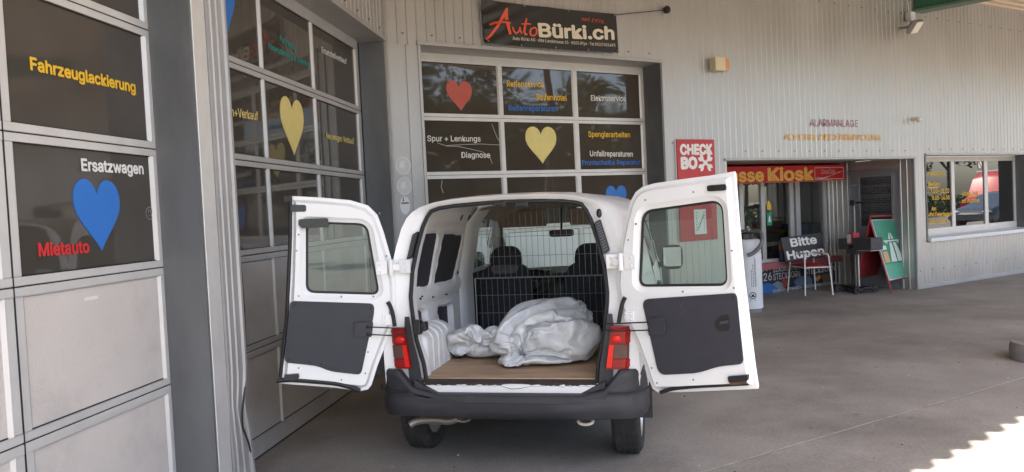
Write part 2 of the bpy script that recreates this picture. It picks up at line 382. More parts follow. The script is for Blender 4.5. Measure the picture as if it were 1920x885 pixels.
# ------------------------------------------------------------------ ground
def ground_mat():
    mt = pm('forecourt_concrete', (.245, .223, .200), .8, 0, .22, 1.1, .25, 55, dirt=(.135, .120, .106), dscale=.6, dlo=.46, dhi=.74, rvar=.1)
    n = mt.node_tree.nodes; l = mt.node_tree.links; b = n['Principled BSDF']
    src = b.inputs['Base Color'].links[0].from_socket
    tc = n.new('ShaderNodeTexCoord')
    # oil drips and tyre scuffs: small dark spots
    vo = n.new('ShaderNodeTexVoronoi'); vo.inputs['Scale'].default_value = 3.2; vo.inputs['Randomness'].default_value = 1; l.new(tc.outputs['Object'], vo.inputs['Vector'])
    nz = n.new('ShaderNodeTexNoise'); nz.inputs['Scale'].default_value = 9; nz.inputs['Detail'].default_value = 5; l.new(tc.outputs['Object'], nz.inputs['Vector'])
    ad = n.new('ShaderNodeMath'); ad.operation = 'MULTIPLY_ADD'; ad.inputs[1].default_value = .16; l.new(nz.outputs['Fac'], ad.inputs[0]); l.new(vo.outputs['Distance'], ad.inputs[2])
    mr = n.new('ShaderNodeMapRange'); mr.inputs['From Min'].default_value = .115; mr.inputs['From Max'].default_value = .155; mr.inputs['To Min'].default_value = .55; mr.inputs['To Max'].default_value = 0
    l.new(ad.outputs[0], mr.inputs['Value'])
    mx = n.new('ShaderNodeMix'); mx.data_type = 'RGBA'; l.new(mr.outputs[0], mx.inputs['Factor']); l.new(src, mx.inputs[6]); mx.inputs[7].default_value = (.075, .068, .062, 1)
    # fine speckle of aggregate
    n3 = n.new('ShaderNodeTexNoise'); n3.inputs['Scale'].default_value = 45; n3.inputs['Detail'].default_value = 6; n3.inputs['Roughness'].default_value = .8; l.new(tc.outputs['Object'], n3.inputs['Vector'])
    m3 = n.new('ShaderNodeMapRange'); m3.inputs['From Min'].default_value = .3; m3.inputs['From Max'].default_value = .7; m3.inputs['To Min'].default_value = .72; m3.inputs['To Max'].default_value = 1.28; l.new(n3.outputs['Fac'], m3.inputs['Value'])
    mu = n.new('ShaderNodeMix'); mu.data_type = 'RGBA'; mu.blend_type = 'MULTIPLY'; mu.inputs['Factor'].default_value = 1; l.new(mx.outputs[2], mu.inputs[6]); l.new(m3.outputs[0], mu.inputs[7])
    l.new(mu.outputs[2], b.inputs['Base Color'])
    return mt
g = MB(); S = 300
g.add([(-S, -S, 0), (S, -S, 0), (S, S, 0), (-S, S, 0)], [(0, 1, 2, 3)])
tag(obj('ground', g, ground_mat(), fixn=False), None, None, kind='structure')
# joints between the concrete bays: pale mortar strips with worn, uneven edges
M_joint = pm('pale_joint_mortar', (.36, .34, .31), .9, 0, .35, 12, .2, 60)
ja = ground(1327, 883); jb = ground(1918, 709); jd = (jb - ja).normalized(); jn = V((jd.y, -jd.x, 0))
g = MB(); rows = []
for i in range(-40, 160):
    p = ja + jd * (i * .15); w = .0055 + .004 * noise.noise(V((i * .7, 0, 0))); k = .006 * noise.noise(V((i * .23, 5, 0)))
    rows.append([p + jn * (k - w) + V((0, 0, .004)), p + jn * (k + w) + V((0, 0, .004))])
g.grid(rows)
tag(obj('ground_joint', g, M_joint, fixn=False), None, None, kind='structure')
g = MB(); rn = random.Random(11)        # grit, dead leaf bits and small stones lying about
for i in range(170):
    p = V((rn.uniform(-1.2, 7), rn.uniform(3.6, 12), .003)); r_ = rn.uniform(.004, .011); a = rn.random() * 6
    if FF.local(p)[1] < .1 or FL.local(p)[1] < .1: continue
    g.add([p + V((r_ * k * math.cos(a + t), r_ * .7 * math.sin(a + t), h)) for t, k, h in ((0, 1, 0), (1.3, 1.2, 0), (2.6, .8, 0), (3.9, 1.1, 0), (5.1, .9, 0), (0, 0, r_ * .8))], [(0, 1, 5), (1, 2, 5), (2, 3, 5), (3, 4, 5), (4, 0, 5)], rn.randrange(2))
tag(obj('gravel', g, [pm('dark_grit', (.06, .05, .045), .9), pm('pale_grit', (.42, .38, .33), .9)], fixn=False), 'scattered grit and small stones on the concrete', 'gravel', kind='stuff')

# ------------------------------------------------------------------ the garage building
A2 = Matrix(((FL.n.x, FL.n.y), (FF.n.x, FF.n.y))); cxy = A2.inverted() @ V((FL.base, FF.base)); CORNER = V((cxy.x, cxy.y, 0))
SL_C = CORNER.dot(FL.d); SF_C = CORNER.dot(FF.d)
bld = thing('garage_building', 'silver corrugated metal workshop with sectional garage doors and a kiosk recess', 'building', CORNER)
ZTOP = 5.25; DOFF_L, DOFF_F = -.25, -.33
ZH = 3.46                      # underside of the door headers
def corrug(mb, F, s0, s1, z0, z1, off=0.0, pitch=.112, dep=.008, flip=False, screws=()):
    """trapezoid sheet: wide flat pans with narrow raised ribs"""
    prof = []; k0 = math.floor(s0 / pitch); s = k0 * pitch
    pts = []
    while s < s1 + pitch:
        pts += [(s, 0), (s + .078, 0), (s + .086, dep), (s + .104, dep)]; s += pitch
    def at(x):
        for (a, u), (b, w) in zip(pts, pts[1:]):
            if a <= x <= b: return u + (w - u) * (x - a) / max(1e-9, b - a)
        return 0
    pr = [(s0, at(s0))] + [p for p in pts if s0 + 1e-4 < p[0] < s1 - 1e-4] + [(s1, at(s1))]
    mb.grid([[F.pt(a, z0, off + o) for a, o in pr], [F.pt(a, z1, off + o) for a, o in pr]], 0)
    for z in screws:
        k = math.ceil((s0 + .05) / (pitch * 3))
        while k * pitch * 3 < s1 - .05:
            a = k * pitch * 3 + .034; mb.box(F.pt(a, z, off + .004), (.016, .016, .012), (F.d, F.n, V((0, 0, 1))), 1); k += 1
M_screw = pm('dark_screw_heads', (.10, .095, .09), .5, .5)
s_k0, s_k1 = FF.px(1366, 420)[0], FF.px(1715, 400)[0]; z_k = FF.px(1540, 298)[1]
s_w0 = FF.px(1737, 370)[0]; z_w0, z_w1 = FF.px(1740, 446)[1], FF.px(1735, 290)[1]; WOFF = -.26
s_w1 = FF.px(1903, 350, WOFF)[0] + .03
s_d3r = FF.px(1240, 200)[0]; s_d3l = FF.px(789, 120)[0]
s_p0, s_p1 = FL.px(372, 300)[0], FL.px(434, 300)[0]     # pier between the two left doors
s_d2r = FL.px(720, 100)[0]; s_d1l = s_p0 - 3.35
c = MB()
corrug(c, FF, SF_C + .0, s_d3l - .04, ZH - .02, ZTOP, screws=(ZH + .10, 4.55)); corrug(c, FF, s_d3l - .04, s_d3r, ZH + .03, ZTOP, screws=(ZH + .10, 4.55))
corrug(c, FF, s_d3r, s_k0, 0.06, ZTOP, screws=(2.42, 4.55))
corrug(c, FF, s_k0, s_k1, z_k + .02, ZTOP, screws=(z_k + .12, 4.55))
corrug(c, FF, s_k1, s_w0 - .02, .06, ZTOP, screws=(.3, 4.55))
corrug(c, FF, s_w0 - .02, s_w1 + .02, z_w1 + .02, ZTOP, screws=(z_w1 + .09, 4.55))
corrug(c, FF, s_w0 - .02, s_w1 + .02, .06, z_w0 - .075, screws=(.3,))
corrug(c, FF, s_w1 + .02, 34, .06, ZTOP, screws=(.3, 4.55))
obj('wall_cladding', c, [M_clad, M_screw], bld, fixn=False)
c = MB(); corrug(c, FL, -6, SL_C - .03, ZH + .03, ZTOP, screws=(ZH + .1,)); corrug(c, FL, -6, s_d1l, .06, ZTOP - 2, screws=())
obj('wall_cladding', c, [M_clad, M_screw], bld, fixn=False)
# flat flashings: header trims, base strip, corner posts, jambs
c = MB()
c.fbox(FF, s_d3l - .04, s_d3r + .03, ZH - .012, ZH + .03, -.34, .028)
c.fbox(FF, s_k0 - .04, s_k1 + .05, z_k - .012, z_k + .018, -.30, .034)
c.fbox(FF, s_w0 - .02, s_w1 + .05, z_w1 - .012, z_w1 + .018, WOFF, .030)
c.fbox(FL, -6, SL_C - .02, ZH - .012, ZH + .03, -.26, .028)
c.fbox(FF, s_d3r + .03, s_k0 - .03, 0, .06, -.05, .022); c.fbox(FF, s_k1 + .03, 34, 0, .06, -.05, .022)
obj('flashing', c, M_flash, bld, bevel=.004)
c = MB()                                # flat corner panel left of door 3, with two standing seams
c.fbox(FF, SF_C + .02, s_d3l - .03, 0, ZH - .014, -.04, .004)
for a in (.22, .36): c.fbox(FF, SF_C + a, SF_C + a + .012, 0, ZH - .014, .004, .017)
c.fbox(FF, s_d3l - .03, s_d3l, 0, ZH - .014, -.34, .018)
obj('corner_panel', c, M_clad, bld, bevel=.003)
c = MB()                                # corner post and jamb on the left wall
c.fbox(FL, s_d2r, s_d2r + .055, 0, ZH - .014, -.02, .012); c.fbox(FL, s_d2r + .062, SL_C - .03, 0, ZH - .014, -.05, .004)
c.fbox(FL, SL_C - .06, SL_C - .03, 0, ZTOP, -.03, .026)
c.fbox(FF, SF_C - .05, SF_C + .035, 0, ZTOP, -.10, .006)
obj('corner_post', c, M_flash, bld, bevel=.003)
c = MB(); c.fbox(FF, SF_C, 34, ZH + .05, ZTOP, -.30, -.02); c.fbox(FF, s_d3r + .03, s_k0 - .06, .05, ZH + .049, -.30, -.02); c.fbox(FF, s_k0 - .06, s_w0 - .04, z_k + .07, ZH + .049, -.30, -.02); c.fbox(FF, s_k1 + .04, s_w0 - .04, .05, z_k + .069, -.30, -.02); c.fbox(FF, s_w0 - .04, s_w1 + .04, z_w1 + .03, ZH + .049, -.30, -.02); c.fbox(FF, s_w0 - .04, s_w1 + .04, .05, z_w0 - .08, -.30, -.02); c.fbox(FF, s_w1 + .04, 34, .05, ZH + .049, -.30, -.02)
c.fbox(FL, -6, SL_C, ZH + .05, ZTOP, -.30, -.02)
obj('gap_backing', c, M_dark, bld)  # unseen dark backing added to stop sky light through cladding gaps
for F_, a, b, o0, o1 in ((FF, s_d3r - .004, s_d3r + .028, -.42, .010), (FL, s_d2r - .03, s_d2r - .002, -.34, .004), (FL, s_p0, s_p0 + .02, -.34, -.004), (FL, s_p1 - .03, s_p1, -.34, -.03)):
    c = MB(); c.fbox(F_, a, b, 0, ZH - .014, o0, o1); obj('door_reveal', c, M_reveal, bld)
# the pier between the left doors: flat lip and a dented three-ribbed cover strip
c = MB(); w = s_p1 - s_p0
c.fbox(FL, s_p0 + .02, s_p0 + w * .42, 0, ZH - .014, -.04, .002)
obj('pier_lip', c, M_alu, bld, bevel=.003)
c = MB(); rows = []
prof = [(.44, -.02), (.44, .012), (.52, .012), (.535, .020), (.555, .020), (.57, .012), (.70, .012), (.715, .020), (.735, .020), (.75, .012), (.90, .012), (.92, .026), (.98, .026), (1.0, .008), (1.0, -.06)]
for i in range(90):
    z = (ZH - .014) * i / 89
    dent = .030 * math.exp(-((z - .55) / .13) ** 2) - .030 * math.exp(-((z - .05) / .22) ** 2)
    wob = .002 * noise.noise(V((0, 0, z * 5)))
    rows.append([FL.pt(s_p0 + w * a - dent * (.25 + .75 * (a - .44) / .56) + wob, z, o - .25 * max(0, dent) * abs(math.sin(a * 9 + z * 9)) * (1 if o > 0 else 0)) for a, o in prof])
c.grid(rows)
obj('cover_strip', c, M_flash, bld, smooth=25, fixn=False)

M_bead = pm('bright_bead', (.66, .645, .62), .35, .2, .05, 6)
def garage_door(F, off, s0, s1, mull, label, pane_mat, rows, frame_mat=None, panel_mat=None):
    fm = frame_mat or M_alu
    mb = MB(); b0, b1 = off - .035, off
    zs = rows
    cols = []; a = s0 + .085
    for m0, m1 in mull: cols.append((a, m0)); a = m1
    cols.append((a, s1 - .085))
    # rails, split by the joint between two sections
    mb.fbox(F, s0, s1, .012, zs[0][0], b0, b1)
    for (lo, hi, k), (lo2, hi2, k2) in zip(zs, zs[1:]):
        mid = (hi + lo2) / 2
        mb.fbox(F, s0, s1, hi, mid - .0025, b0, b1); mb.fbox(F, s0, s1, mid + .0025, lo2, b0, b1)
    mb.fbox(F, s0, s1, zs[-1][1], ZH + .1, b0, b1)
    for lo, hi, k in zs:
        mb.fbox(F, s0, s0 + .085, lo, hi, b0, b1 - .0); mb.fbox(F, s1 - .085, s1, lo, hi, b0, b1)
        for m0, m1 in mull: mb.fbox(F, m0, m1, lo, hi, b0, b1 - .002)
    d = obj('garage_door', mb, fm, bld, bevel=.005, label=label)
    for lo, hi, k in zs:
        for a, b in cols:
            q = MB(); q.fbox(F, a - .004, b + .004, lo - .004, hi + .004, b0 + .004, off - (.016 if k == 'g' else .012))
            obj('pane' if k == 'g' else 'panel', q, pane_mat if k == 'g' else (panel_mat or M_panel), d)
    # black rubber beads round the glazing and a seal down the closing side
    q = MB()
    for lo, hi, k in zs:
        for a, b in cols:
            e = .006
            for (p, r, t, u) in ((a, a + e, lo + e, hi - e), (a, b - .019, lo, lo + e), (a, b - .019, hi - e, hi)):
                q.fbox(F, p, r, t, u, off - .03, off - .009)
    for (lo, hi, k), (lo2, hi2, k2) in zip(zs, zs[1:]):
        mid = (hi + lo2) / 2; q.fbox(F, s0 + .003, s1 - .003, mid - .0024, mid + .0024, off - .03, off - .003)
    q.fbox(F, s1, s1 + .022, 0, ZH, off - .03, off + .006); q.fbox(F, s0, s1, 0, .012, off - .03, off - .004)
    obj('rubber_seal', q, M_rubber, d)
    # slanted glazing beads that catch the light
    for lo, hi, k in zs:
        for a, b in cols:
            q = MB(); q.hexa([F.pt(b - .019, lo, off - .015), F.pt(b - .001, lo, off + .002), F.pt(b - .001, lo, off - .03), F.pt(b - .019, lo, off - .03), F.pt(b - .019, hi, off - .015), F.pt(b - .001, hi, off + .002), F.pt(b - .001, hi, off - .03), F.pt(b - .019, hi, off - .03)])
            obj('glazing_bead', q, M_bead, d)
    return d
ROWS = [(.143, .711, 'p'), (.794, 1.374, 'p'), (1.456, 2.035, 'g'), (2.115, 2.695, 'g'), (2.775, 3.352, 'g')]
M_alu2 = pm('weathered_aluminium', (.50, .49, .48), .42, .3, .08, 5, .03, 90, dirt=(.28, .26, .24), dscale=4, dlo=.6, dhi=.95)
M_panel2 = pm('weathered_door_panel', (.50, .485, .47), .5, .2, .06, 2, .35, 130, dirt=(.28, .265, .25), dscale=1.6, dlo=.5, dhi=.95)
L = lambda x, y: FL.px(x, y, DOFF_L)[0]
sj1 = L(300, 200); sj2 = L(676, 180)
d1 = garage_door(FL, DOFF_L, s_d1l + .02, sj1 - .012, [(L(2, 330) - 1.20, L(2, 330) - 1.06), (L(2, 330) - .03, L(25, 266))], 'leftmost garage door with yellow and red lettering and a blue heart', M_pane, ROWS)
d2 = garage_door(FL, DOFF_L, s_p1 + .01, sj2 - .012, [(L(493, 130), L(497, 170) + .012), (L(587, 110), L(596, 210) - .006)], 'garage door with teal lettering and a pale yellow heart behind the open van door', M_pane, ROWS, M_alu2, M_panel2)
Fq = lambda x, y: FF.px(x, y, DOFF_F)[0]
sj3 = Fq(1213, 220)
d3 = garage_door(FF, DOFF_F, s_d3l + .02, sj3 - .0, [(Fq(935, 160), Fq(942, 160)), (Fq(1076, 180), Fq(1083, 180))], 'garage door in front of the van with a red and a yellow heart', M_plexi, ROWS, None, pm('brightened_door_panel', (.84, .85, .83), .5, 0, .03, 2, .3, 130))  # near-white colour stands in for extra light on the panels seen through the windscreen
# vertical joint of the leaf near the left picture edge
q = MB(); sx = (L(2, 330) - .03 + L(25, 266)) / 2; q.fbox(FL, sx - .003, sx + .003, .012, ZH, DOFF_L - .01, DOFF_L + .002); obj('leaf_joint', q, M_rubber, d1)

# vinyl lettering and hearts on the doors
PO_L, PO_F = DOFF_L - .016, DOFF_F - .016
def door_text(d, F, off, mat, items, bold=.014):
    for it in items:
        mb = MB(); ftext(mb, F, it[0], it[1], it[2], it[3], off, .003, bold=bold)
        obj('lettering', mb, mat, d, fixn=False)
door_text(d1, FL, PO_L, M_yel, [('Fahrzeuglackierung', (55.5, 131.5), (253.6, 174.5), 25.5)], .03)
door_text(d1, FL, PO_L, M_wtxt, [('Ersatzwagen', (151.5, 320.7), (268.5, 327.3), 24)], .03)
door_text(d1, FL, PO_L, M_red, [('Mietauto', (71, 481.4), (166.8, 474), 26.5)], .03)
mb = MB(); heart(mb, FL, 136, 223, 337, (190.5, 469.5), PO_L); obj('heart_sticker', mb, M_blue, d1)
mb = MB(); a, z = FL.px(280.5, 400, PO_L)
ring = lambda r: [(a + r * math.cos(t * math.pi / 12), z + r * math.sin(t * math.pi / 12)) for t in range(24)]
mb.plate(ring(.036), fto(FL), PO_L, PO_L + .002, [ring(.031)]); letter(mb, 'CV', fto(FL), a - .02, a + .02, z - .018, .036, PO_L + .002); obj('round_mark', mb, flat('grey_vinyl', (.22, .21, .20)), d1, fixn=False)
door_text(d2, FL, PO_L, M_teal, [('Fahrzeug', (524, 77.5), (553.5, 96.5), 12), ('Finanzierung & Leasing', (502.9, 91.7), (579.4, 126.5), 11.7)])
door_text(d2, FL, PO_L, M_wtxt, [('Ersatzteilverkauf', (602.5, 98.7), (649.3, 120.8), 11)])
door_text(d2, FL, PO_L, M_yel2, [('An+Verkauf', (424, 216.5), (483.3, 226), 17.5), ('Neuwagen Verkauf', (611, 260), (663.2, 270.4), 12)])
mb = MB(); heart(mb, FL, 526, 569, 185, (551.5, 291), PO_L); obj('heart_sticker', mb, M_yel2, d2)
mb = MB(); heart(mb, FL, 392, 437, -60, (426, 61), PO_L); obj('heart_sticker', mb, M_blue, d2)
door_text(d3, FF, PO_F, M_yel, [('Reifenservice', (950, 162.7), (1020, 164), 11.5), ('Reifenhotel', (1006, 187.7), (1062.8, 189.2), 11.5), ('Spenglerarbeiten', (1102.8, 256.7), (1181.4, 257.7), 10.5)])
door_text(d3, FF, PO_F, M_blue, [('Reifenreparaturen', (953.7, 207.7), (1045, 209), 11), ('Frontscheibe Reparatur', (1091, 309.8), (1200.4, 308.5), 9.5)])
door_text(d3, FF, PO_F, M_wtxt, [('Elektroservice', (1107.8, 189), (1173.4, 190), 10.5), ('Spur + Lenkungs', (801, 265), (901, 265.5), 11), ('Diagnose', (865, 296), (919, 296), 11), ('Unfallreparaturen', (1106, 293), (1186.4, 294), 10.5)])
mb = MB(); heart(mb, FF, 836, 884, 151.5, (864.5, 207.5), PO_F); obj('heart_sticker', mb, M_heartred, d3)
mb = MB(); heart(mb, FF, 984.7, 1042.8, 237.7, (1017.5, 306.5), PO_F); obj('heart_sticker', mb, M_yel2, d3)
mb = MB(); heart(mb, FF, 1136, 1175, 348, (1156, 402), PO_F); obj('heart_sticker', mb, M_blue, d3)
# cracks in the plexiglass
mb = MB()
for pts in ([(820, 268), (838, 274), (858, 274.5), (880, 279), (905, 285), (918, 294), (923, 307)], [(838, 273), (870, 271), (900, 270), (940, 272)], [(922, 232), (927, 246), (932, 258), (940, 272)], [(829, 338), (827, 350), (831, 362)]):
    mb.tube([FF.pt(*FF.px(x, y, PO_F), PO_F + .002) for x, y in pts], .0035, 5)
obj('crack_line', mb, flat('pale_crack', (.55, .52, .48)), d3)

# ---- kiosk recess
KO = -1.50
c = MB()
c.fbox(FF, s_k0 - .05, s_k0, 0, z_k + .05, KO, -.005); c.fbox(FF, s_k1 + .02, s_k1 + .06, 0, z_k + .02, KO, -.03); c.fbox(FF, s_k1 - .002, s_k1 + .03, 0, z_k + .02, -.03, .014)
c.fbox(FF, s_k0, s_k1, z_k + .022, z_k + .06, KO - .1, -.31)
obj('recess_lining', c, pm('grey_recess_lining', (.26, .265, .27), .5, .2, .12, 3), bld)
K = lambda x, y: FF.px(x, y, KO)
zs_ = K(1430, 487)[1]             # counter height
s_kd0 = K(1590, 400)[0]           # grey door starts
FR = Frame(FF.n, -FF.d, -s_k1)           # the side wall of the recess that faces the kiosk counter
Q = lambda x, y: FR.px(x, y)
c = MB(); corrug(c, FF, K(1552, 400)[0], s_k1 + .01, 0, z_k + .02, KO + .004); corrug(c, FR, FF.base + KO, Q(1592, 400)[0], 0, z_k + .02, .004); corrug(c, FR, Q(1690, 400)[0], FF.base - .03, 0, z_k + .02, .004)
c.fbox(FR, Q(1592, 400)[0], Q(1690, 400)[0], 2.06, z_k + .02, -.03, .004)
obj('recess_cladding', c, [M_clad, M_screw], bld, fixn=False)
c = MB(); zt = z_k + .02; zb = zs_
for xa, xb in ((1389, 1396), (1429, 1436), (1483, 1490), (1494, 1502), (1546, 1552)):
    c.fbox(FF, K(xa, 420)[0], K(xb, 420)[0], zb, zt, KO - .05, KO)
c.fbox(FF, s_k0, K(1552, 420)[0], zb - .06, zb, KO - .06, KO + .01); c.fbox(FF, s_k0, K(1552, 420)[0], zt - .22, zt, KO - .06, KO - .002)
kf = obj('kiosk_window_frame', c, M_alu2, bld, bevel=.004)
for xa, xb in ((1350, 1389), (1396, 1429), (1436, 1483), (1502, 1546)):
    q = MB(); q.fbox(FF, K(xa, 420)[0], K(xb, 420)[0], zb, zt - .22, KO - .035, KO - .027); obj('pane', q, M_kglass, kf)
q = MB(); a, z = K(1440, 388); q.fbox(FF, a, a + .10, z - .05, z + .05, KO - .024, KO - .020); q.fbox(FF, a + .02, a + .07, z + .05, z + .10, KO - .024, KO - .020); obj('notice_sticker', q, M_yel, kf)
q = MB(); a, z = K(1440, 410); q.fbox(FF, a, a + .12, z - .12, z + .10, KO - .024, KO - .020); obj('notice_sticker', q, pm('exit_green', (.01, .28, .14), .5), kf)
q = MB(); q.plate([(a + .03, z - .06), (a + .09, z - .06), (a + .075, z + .03), (a + .06, z + .06), (a + .045, z + .03)], fto(FF), KO - .020, KO - .017); obj('notice_pictogram', q, M_wtxt, kf)
# room behind the kiosk glass: dark, with counters, shelves and goods
c = MB(); sa, sb = s_k0 - .6, K(1560, 400)[0] + .8
c.fbox(FF, sa, sb, 0, 3, KO - 3.0, KO - 2.96); c.fbox(FF, sa, sb, 2.3, 2.34, KO - 3, KO - .08); c.fbox(FF, sa - .04, sa, 0, 3, KO - 3, KO - .08); c.fbox(FF, sb, sb + .04, 0, 3, KO - 3, KO - .08); c.fbox(FF, sa, sb, 0, .03, KO - 3, KO - .08)
obj('kiosk_room', c, pm('grey_room_wall', (.50, .48, .46), .8, 0, .1, 3), bld)
c = MB(); random.seed(3)
c.fbox(FF, sa + .1, sb - .2, .8, .86, KO - .9, KO - .15)
for z in (.5, 1.0, 1.5, 2.0): c.fbox(FF, sa + .3, sb - .3, z, z + .03, KO - 2.95, KO - 2.6)
obj('shelf', c, pm('shop_shelf', (.30, .28, .26), .6, 0, .1, 5), bld)
goods = [flat('goods_red', (.16, .06, .05)), flat('goods_blue', (.06, .08, .14)), flat('goods_white', (.42, .40, .38)), flat('goods_yellow', (.22, .17, .08)), flat('goods_dark', (.05, .05, .05))]
c = MB()
for z in (.53, 1.03, 1.53, 2.03):
    a = sa + .35
    while a < sb - .5:
        w_ = random.uniform(.06, .25); h_ = random.uniform(.1, .32); c.fbox(FF, a, a + w_, z, z + h_, KO - 2.92, KO - 2.65, random.randrange(5)); a += w_ + random.uniform(.01, .12)
a = sa + .3
while a < sb - .5:
    w_ = random.uniform(.1, .35); h_ = random.uniform(.06, .3); c.fbox(FF, a, a + w_, .862, .862 + h_, KO - .8, KO - .35, random.randrange(5)); a += w_ + random.uniform(.05, .3)
o = obj('shop_goods', c, goods, bld, bevel=.004)
# counter: pink-red edge board, poster front below
c = MB(); s_c1 = K(1580, 470)[0]
c.fbox(FF, s_k0, s_c1, zs_ - .17, zs_ - .062, KO - .02, KO + .10); obj('counter_shelf', c, M_counter, bld, bevel=.006)
c = MB(); c.fbox(FF, K(1452, 487)[0], K(1472, 487)[0], zs_ - .135, zs_ - .10, KO + .10, KO + .104); obj('coin_plate', c, M_steel, bld)
c = MB(); c.fbox(FF, s_k0, s_c1, 0.02, zs_ - .171, KO - .05, KO + .0); obj('counter_front', c, M_reveal, bld)
# back door in the recess with a window
c = MB(); e0, e1 = Q(1592, 400)[0], Q(1690, 400)[0]; w0, w1 = Q(1613, 400)[0], Q(1673, 400)[0]; y0, y1 = Q(1643, 424)[1], Q(1643, 331)[1]; et = 2.06
o2 = fto(FR)
c.plate([(e0 + .003, .01), (e1 - .003, .01), (e1 - .003, et - .003), (e0 + .003, et - .003)], o2, -.05, -.008, [[(w0, y0), (w1, y0), (w1, y1), (w0, y1)]])
for (p, r, t, u) in ((w0 - .04, w0, y0 - .04, y1 + .04), (w1, w1 + .04, y0 - .04, y1 + .04), (w0, w1, y0 - .04, y0), (w0, w1, y1, y1 + .04), (e0, e0 + .03, .01, et), (e1 - .03, e1, .01, et), (e0 + .03, e1 - .03, et - .04, et)): c.fbox(FR, p, r, t, u, -.009, .012)
dk = obj('entrance_door', c, pm('grey_painted_door', (.26, .265, .28), .45, .1, .06, 4), bld, bevel=.003)
q = MB(); q.fbox(FR, w0, w1, y0, y1, -.03, -.02); obj('pane', q, M_office, dk)
q = MB(); a, z = Q(1603, 470); q.tube([FR.pt(a, z, 0), FR.pt(a, z, .06), FR.pt(a + .13, z, .06)], .012, 8); q.tube([FR.pt(Q(1600, 348)[0], Q(1600, 348)[1], 0), FR.pt(Q(1600, 348)[0], Q(1600, 348)[1], .05), FR.pt(Q(1609, 347)[0], Q(1609, 347)[1], .05)], .015, 8); obj('handle', q, M_rim, dk, smooth=True)

# ---- office window at the right
c = MB(); z0, z1 = z_w0, z_w1 - .014
W = lambda x, y: FF.px(x, y, WOFF)
zg0, zg1 = z0 + .13, z1 - .09
for a, b in ((s_w0, s_w0 + .05), (W(1785, 370)[0], W(1791, 370)[0]), (W(1847, 370)[0], W(1853, 370)[0]), (s_w1 - .06, s_w1)):
    c.fbox(FF, a, b, zg0, zg1, WOFF - .06, WOFF)
c.fbox(FF, s_w0, s_w1, z0, zg0, WOFF - .06, WOFF + .003); c.fbox(FF, s_w0, s_w1, zg1, z1, WOFF - .06, WOFF + .003)
wf = obj('window', c, pm('white_window_frame', (.62, .60, .57), .4, .1, .05, 5), bld, bevel=.005)
for a, b in ((s_w0 + .05, W(1785, 370)[0]), (W(1791, 370)[0], W(1847, 370)[0]), (W(1853, 370)[0], s_w1 - .06)):
    q = MB(); q.fbox(FF, a, b, zg0, zg1, WOFF - .04, WOFF - .02); obj('pane', q, M_office, wf)
q = MB(); q.hexa([FF.pt(s_w0 - .02, z0 - .07, .075), FF.pt(s_w1 + .05, z0 - .07, .075), FF.pt(s_w1 + .05, z0 - .01, WOFF), FF.pt(s_w0 - .02, z0 - .01, WOFF), FF.pt(s_w0 - .02, z0 - .005, .075), FF.pt(s_w1 + .05, z0 - .005, .075), FF.pt(s_w1 + .05, z0 + .012, WOFF), FF.pt(s_w0 - .02, z0 + .012, WOFF)])
obj('window_sill', q, M_vac, wf, bevel=.006)
q = MB(); q.fbox(FF, s_w1, s_w1 + .03, z0, z1, WOFF - .1, .012); obj('window_reveal', q, M_reveal, wf)
q = MB(); q.fbox(FF, s_w0 - .03, s_w0, z0 - .07, z1, WOFF - .1, .014); obj('window_reveal', q, M_reveal, wf)
PW = WOFF - .02
def wtext(mat, items):
    for s_, p0, p1, cp in items:
        mb = MB(); ftext(mb, FF, s_, p0, p1, cp, PW, .003, bold=.012); obj('lettering', mb, mat, wf, fixn=False)
wtext(M_yel, [('Öffnungszeiten:', (1721, 327.5), (1772, 328), 7), ('Bedient', (1740.5, 349.5), (1762, 349.5), 8), ('Mo-Fr.: 7.00-18.00', (1718, 363), (1779.5, 362), 9), ('8.00-14.00', (1748, 375), (1780, 374), 8), ('An', (1746, 395), (1755, 395), 8), ('Sonn- und Feiertagen', (1719, 406.5), (1783.5, 404.5), 8), ('geschlossen', (1741, 419), (1776, 417), 7), ('übrige Zeit', (1804, 367), (1834, 366.5), 8), ('am Automat', (1803, 380.5), (1836, 379), 8)])
q = MB(); a = W(1740.5, 352); b = W(1762, 352); q.fbox(FF, a[0], b[0], a[1] - .008, a[1] + .002, PW, PW + .003); obj('lettering', q, M_yel2, wf)
q = MB(); a, z = W(1839, 308)       # no-smoking style disc: white with a red ring and bar
rg = lambda r: [(a + r * .8 * math.cos(t * math.pi / 12), z + r * math.sin(t * math.pi / 12)) for t in range(24)]
q.plate(rg(.085), fto(FF), PW, PW + .003); obj('round_mark', q, M_wtxt, wf)
q = MB(); q.plate(rg(.095), fto(FF), PW, PW + .004, [rg(.078)]); q.plate([(a - .055, z + .05), (a - .045, z + .062), (a + .055, z - .05), (a + .045, z - .062)], fto(FF), PW + .003, PW + .006); obj('round_mark', q, flat('dark_red_ring', (.25, .03, .03)), wf)
# painted words on the cladding
mb = MB(); ftext(mb, FF, 'ALARMANLAGE', (1517.7, 237), (1607.8, 238.6), 14, .0, .0095, bold=.004); obj('lettering', mb, M_crim, bld, fixn=False)
mb = MB(); ftext(mb, FF, 'ACHTUNG VIDEOÜBERWACHUNG', (1470, 262.8), (1651, 263.6), 12, .0, .0095, bold=.010); obj('lettering', mb, M_ochre, bld, fixn=False)
q = MB(); q.tube([FL.pt(*FL.px(x, y, .02), .02) for x, y in ((444, 420), (452, 500), (458, 580), (461, 650), (461, 710), (454, 775), (455, 800), (466, 830), (476, 870), (481, 895))], .0055, 6); obj('loose_cable', q, M_rubber, bld, smooth=True)
q = MB(); a = FL.px(162, 551, DOFF_L); b = FL.px(188, 555, DOFF_L); q.fbox(FL, a[0], b[0], b[1] - .012, b[1] + .004, DOFF_L - .013, DOFF_L - .0105); obj('maker_label', q, M_wtxt, d1)

